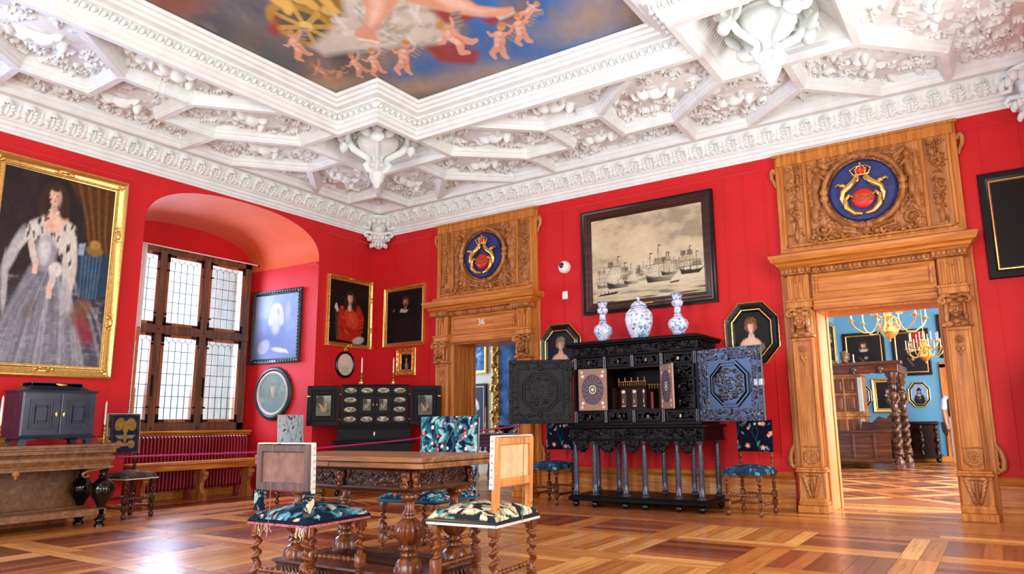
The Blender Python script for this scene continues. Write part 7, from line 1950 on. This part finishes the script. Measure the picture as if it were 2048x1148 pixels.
for x, y in ((6.98, 7.43), (7.06, 8.2)):
    b = MB(); b.bbox(x-.10, x+.10, y-.10, y+.10, 0, .10); b.lathe([(.09, .1), (.10, .16), (.06, .22), (.05, .26)], (x, y), 16)
    rs = random.Random(int(y*10))
    for q in (0, PI): 
        P = []; rr = []
        for k in range(40): a = k*.42+q; z = .24+.8*k/39; P.append((x+.045*math.cos(a), y+.045*math.sin(a), z)); rr.append(.045+.01*math.sin(k*1.3))
        b.tube(P, rr, 8)
    b.ell((x, y, .32), (.10, .10, .07), 12); b.lathe([(.05, 1.02), (.085, 1.06), (.07, 1.1), (.05, 1.13)], (x, y), 16)
    b.ell((x, y, 1.25), (.075, .07, .14), 12); b.ell((x, y, 1.45), (.085, .07, .11), 12); b.ell((x, y-.02, 1.64), (.05, .055, .07), 12); b.ell((x, y-.075, 1.63), (.012, .015, .02), 6)
    for s in (-1, 1): b.tube([(x+s*.07, y, 1.5), (x+s*.1, y-.04, 1.38), (x+s*.04, y-.08, 1.3)], [.03, .025, .02], 8); b.ell((x+s*.05, y, 1.62), (.025, .03, .08), 8)
    b.lathe([(.06, 1.7), (.09, 1.76), (.06, 1.79), (.10, 1.86), (.11, 1.92)], (x, y), 16, flute=8, fa=.12)
    b.build('carved_post', 'walnut', t, 50)
b = MB(); b.bbox(5.6, 6.84, 7.55, 9.1, .35, .55, .05); b.build('mattress', 'linen_dark', t, 0)
t = thing('wardrobe', 'tall brown two-tier panelled wardrobe with pale carved edge behind the bed', 'cabinet', (5.78, 9.56, 0))
b = MB(); b.bbox(-.38, .38, -.3, .3, .08, 1.08, .006); b.bbox(-.40, .42, -.32, .3, 1.06, 1.13, .01); b.bbox(-.38, .35, -.28, .3, 1.13, 2.0, .006); b.bbox(-.4, .38, -.32, .3, 1.98, 2.08, .01); b.bbox(-.40, .4, -.32, .3, 0, .09, .01); b.build('case', 'oak_carved', t, 0)
for z0, z1 in ((.14, .55), (.6, 1.0), (1.18, 1.55), (1.6, 1.93)):
    for x0, x1 in ((-.34, -.04), (-.0, .22)):
        b = MB(); b.bbox(x0, x1, -.31, -.27, z0, z1, .01); b.bbox(x0+.05, x1-.05, -.325, -.3, z0+.06, z1-.06, .01); b.build('door_panel', 'walnut_mid', t, 0)
b = MB(); b.bbox(.26, .36, -.33, -.26, .14, 1.0, .01); b.bbox(.26, .36, -.33, -.26, 1.17, 1.95, .01); b.build('carved_stile', 'galloon', t, 0)
t = thing('black_chest', 'black carved chest with twisted columns against the far blue wall', 'chest', (7.2, 10.55, 0))
b = MB(); b.bbox(-.42, .3, -.3, .3, .12, .86, .01); b.bbox(-.45, .33, -.33, .32, .84, .93, .02); b.bbox(-.45, .33, -.33, .3, .1, .18, .01); b.build('case', 'black', t, 0)
for x in (-.38, -.05, .26):
    b = MB(); twist(b, x, -.32, .18, .84, .04, 3); b.ell((x, -.33, .5), (.06, .04, .08), 10); b.build('twisted_column', 'black', t, 50)
for x in (-.38, .26): b = MB(); b.ell((x, -.26, .06), (.06, .06, .06), 12); b.build('bun_foot', 'black', t, 60)
t = thing('carved_bust', 'brown carved head standing on the bed canopy', 'bust', (6.13, 7.43, 2.16))
b = MB(); b.ell((0, 0, .12), (.09, .1, .12), 14); b.ell((0, -.1, .12), (.02, .025, .03), 8); b.ell((0, -.07, .05), (.06, .04, .05), 8); b.bbox(-.06, .06, -.05, .06, 0, .04, .01)
for k in range(26): a = k*.7; b.ell((.075*math.cos(a), .075*math.sin(a)+.03, .08+.006*k), .026, 6)
for s in (-1, 1): b.ell((s*.035, -.09, .14), (.014, .01, .01), 6)
b.build('head', 'bust_bronze', t, 60)
for x, lab in ((5.99, 'short white candle left of the carved head on the bed canopy'), (6.30, 'short white candle right of the carved head on the bed canopy')):
    c = thing('candle', lab, 'candle', (x, 7.43, 2.16)); b = MB(); b.tube([(0, 0, 0), (0, 0, .17)], .012, 8); b.build('wax_stick', 'wax', c, 50); b = MB(); b.lathe([(.03, 0), (.03, .01), (.014, .02), (.014, .04)], (0, 0), 12); b.build('holder', 'brass', c, 50)
# far oak door
b = MB(); b.bbox(7.62, 7.76, 10.93, 11.0, 0, 2.28, .01); b.bbox(7.62, 8.9, 10.93, 11.0, 2.18, 2.32, .01); b.bbox(8.76, 8.9, 10.93, 11.0, 0, 2.28, .01); b.bbox(7.76, 8.76, 10.96, 11.0, 0, 2.18, .006)
for z0, z1 in ((.15, 1.0), (1.1, 2.1)):
    for x0 in (7.84, 8.3): b.bbox(x0, x0+.38, 10.945, 10.97, z0, z1, .01)
struct(b.build('door_3', 'oak', None, 0), 'oak door at the far end of the blue room')

# visitor half hidden by the right pilaster
def person(loc, rz):
    me = bpy.data.meshes.new('body')
    J = [((0, 0, .95), .13), ((0, 0, 1.15), .125), ((0, 0, 1.35), .15), ((0, 0, 1.46), .09), ((0, -.01, 1.53), .05), ((0, -.02, 1.62), .085), ((0, -.02, 1.72), .08),
         ((-.19, 0, 1.42), .06), ((-.25, .01, 1.15), .042), ((-.24, -.07, .93), .032), ((-.235, -.1, .87), .03), ((.19, 0, 1.42), .06), ((.24, .0, 1.15), .042), ((.16, -.15, 1.0), .032), ((.1, -.2, .98), .03),
         ((-.1, 0, .88), .09), ((-.11, -.01, .5), .06), ((-.11, .02, .1), .04), ((-.11, -.1, .04), .035), ((.1, 0, .88), .09), ((.11, -.04, .5), .06), ((.11, .0, .1), .04), ((.11, -.12, .04), .035)]
    E = [(0, 1), (1, 2), (2, 3), (3, 4), (4, 5), (5, 6), (2, 7), (7, 8), (8, 9), (9, 10), (2, 11), (11, 12), (12, 13), (13, 14), (0, 15), (15, 16), (16, 17), (17, 18), (0, 19), (19, 20), (20, 21), (21, 22)]
    vs = [j[0] for j in J]; rr = [j[1] for j in J]
    for side, wr in ((-1, 10), (1, 14)):      # five fingers on each hand
        w = Vector(vs[wr])
        for f in range(4):
            a = w+Vector(((f-1.5)*.013, -.01-.006*f, -.045)); c = a+Vector((0, -.012, -.038+.004*abs(f-1.5))); d = c+Vector((0, .012, -.026))
            k = len(vs); vs += [tuple(a), tuple(c), tuple(d)]; rr += [.0095, .0085, .0075]; E += [(wr, k), (k, k+1), (k+1, k+2)]
        a = w+Vector((-side*.028, -.02, -.02)); c = a+Vector((-side*.008, -.018, -.03)); k = len(vs); vs += [tuple(a), tuple(c)]; rr += [.011, .009]; E += [(wr, k), (k, k+1)]
    me.from_pydata(vs, E, []); o = bpy.data.objects.new('person', me); COL.objects.link(o)
    o.modifiers.new('skin', 'SKIN')
    if not me.skin_vertices: me.attributes.new('skin', 'FLOAT', 'POINT')
    sv = me.skin_vertices[0].data
    for i, r_ in enumerate(rr): sv[i].radius = (r_, r_)
    sv[0].use_root = True
    sb = o.modifiers.new('smooth', 'SUBSURF'); sb.levels = 2; sb.render_levels = 2
    me.materials.append(M['skin']); o.location = loc; o.rotation_euler = (0, 0, rz)
    tag(o, 'visitor in dark top and pale trousers holding a hat by the right door pilaster', 'person')
    b = MB(); b.lathe([(.155, 1.0), (.16, 1.1), (.165, 1.25), (.19, 1.36), (.15, 1.45), (.07, 1.5), (.06, 1.5)], (0, 0), 20, Matrix.Diagonal((1.12, .82, 1, 1))); b.build('shirt', 'shirt', o, 50)
    for s in (-1, 1): b = MB(); b.tube([(s*.16, 0, 1.44), (s*.215, .0, 1.36), (s*.245, .01, 1.18)], [.075, .07, .062], 12); b.build('sleeve', 'sleeve', o, 50)
    b = MB(); b.lathe([(.15, .88), (.165, .95), (.16, 1.03)], (0, 0), 18, Matrix.Diagonal((1.1, .85, 1, 1)))
    for s in (-1, 1): b.tube([(s*.09, 0, .98), (s*.105, -.01, .55), (s*.11, .01, .08)], [.105, .078, .062], 12)
    b.build('trousers', 'trousers', o, 50)
    b = MB()
    for s in (-1, 1): b.ell((s*.11, -.07, .04), (.045, .12, .04), 10)
    b.build('shoe', 'black', o, 50)
    b = MB(); b.ell((0, .015, 1.69), (.095, .1, .1), 14); b.build('hair', 'hair', o, 60)
    b = MB(); b.ell((0, -.11, 1.65), (.012, .02, .02), 6); 
    for s in (-1, 1): b.ell((s*.03, -.098, 1.675), (.012, .006, .006), 6); b.ell((s*.092, -.01, 1.65), (.01, .02, .03), 8)
    b.ell((0, -.1, 1.6), (.022, .008, .006), 6); b.build('face', 'skin', o, 60)
    h = thing('straw_hat', 'brown brimmed hat held in the visitor\'s lowered hand', 'hat', (loc[0]-.24, loc[1]-.12, .78), 0)
    b = MB(); b.lathe([(.15, 0), (.155, .006), (.08, .02), (.075, .09), (.05, .11), (0, .112)], (0, 0), 24, rotz(.4)@roty(R(80))@tr(0, 0, -.03)); b.build('brim_and_crown', 'bust_bronze', h, 40)
person((7.99, 9.0, 0), R(12))

# ------------------------------------------------------------------ room beyond the left doorway
yl = 3.59
G('framed_picture', 'gilt-framed blue picture high on the wall seen through the left doorway', .62, .90, [(gp(.07, .05), 'gilt', 'frame')], None, blue_scene, (-.65, yl, 2.06), 0, res=.02)
G('flower_painting', 'dark blue flower painting in a narrow pale frame behind the tall chair back', .70, 1.25, [([(0, 0), (0, .04), (.04, .045), (.05, .03)], 'black_frame', 'frame'), ([(.05, .03), (.06, .04), (.075, .03)], 'galloon', 'inner_edge')], None, flowers, (-.70, yl, .60), 0, res=.02)
def lush(b, Wd, Hd):
    rs = random.Random(9)
    for k in range(420):
        a = rs.random()*2*(Wd+Hd); w = rs.uniform(.0, .17)
        if a < Wd: x, z = -Wd/2+a, w
        elif a < Wd+Hd: x, z = Wd/2-w, a-Wd
        elif a < 2*Wd+Hd: x, z = Wd/2-(a-Wd-Hd), Hd-w
        else: x, z = -Wd/2+w, Hd-(a-2*Wd-Hd)
        b.ell((x, -.05-rs.random()*.05, z), (rs.uniform(.018, .04), .025, rs.uniform(.018, .04)), 7)
G('great_mirror_picture', 'large blue painting in a deeply carved silver-gilt frame through the left doorway', 2.2, 2.3, [(gp(.17, .08), 'gilt_dark', 'frame')], None, blue_scene, (.92, yl, .72), 0, extra=lush, res=.016)
t = thing('console_table', 'grey-blue moulded side table seen through the left doorway', 'table', (1.25, 1.9, 0))
b = MB(); b.bbox(-.62, .6, -.3, .3, .80, .84, .01); b.bbox(-.56, .54, -.27, .27, .74, .80, .008); b.bbox(-.52, .5, -.25, .25, .66, .74, .01); b.bbox(-.55, .53, -.27, .27, .60, .66, .01); b.build('table_top', 'pewter', t, 0)
b = MB()
for k in range(9): b.ell((-.45+.11*k, -.26, .57), (.05, .03, .045), 8)
b.build('carved_apron', 'pewter', t, 60)
for x in (-.42, .42):
    for y in (-.2, .2): b = MB(); b.lathe([(.05, .6), (.03, .55), (.07, .42), (.03, .3), (.04, .2), (.06, .1), (.04, 0)], (x, y), 16); b.build('leg', 'pewter', t, 50)
t = thing('black_bowl', 'wide black bowl on the table through the left doorway', 'bowl', (1.38, 1.85, .84))
b = MB(); b.lathe([(.05, 0), (.06, .01), (.04, .02), (.1, .04), (.16, .09), (.17, .13), (.16, .13), (.08, .06), (.0, .05)], (0, 0), 28); b.build('bowl_body', 'black', t, 60)
t = candlestick('candlestick', 'dark candlestick with pale candle on the table through the left doorway', (.93, 1.85, .84), .18, .26)
G('wall_panel_picture', 'dark low cabinet picture below the flower painting', .3, .3, [([(0, 0), (.02, .02), (.03, .02)], 'black_frame', 'frame')], None, dark_man, (-.15, yl, .3), 0, res=.05) if False else None
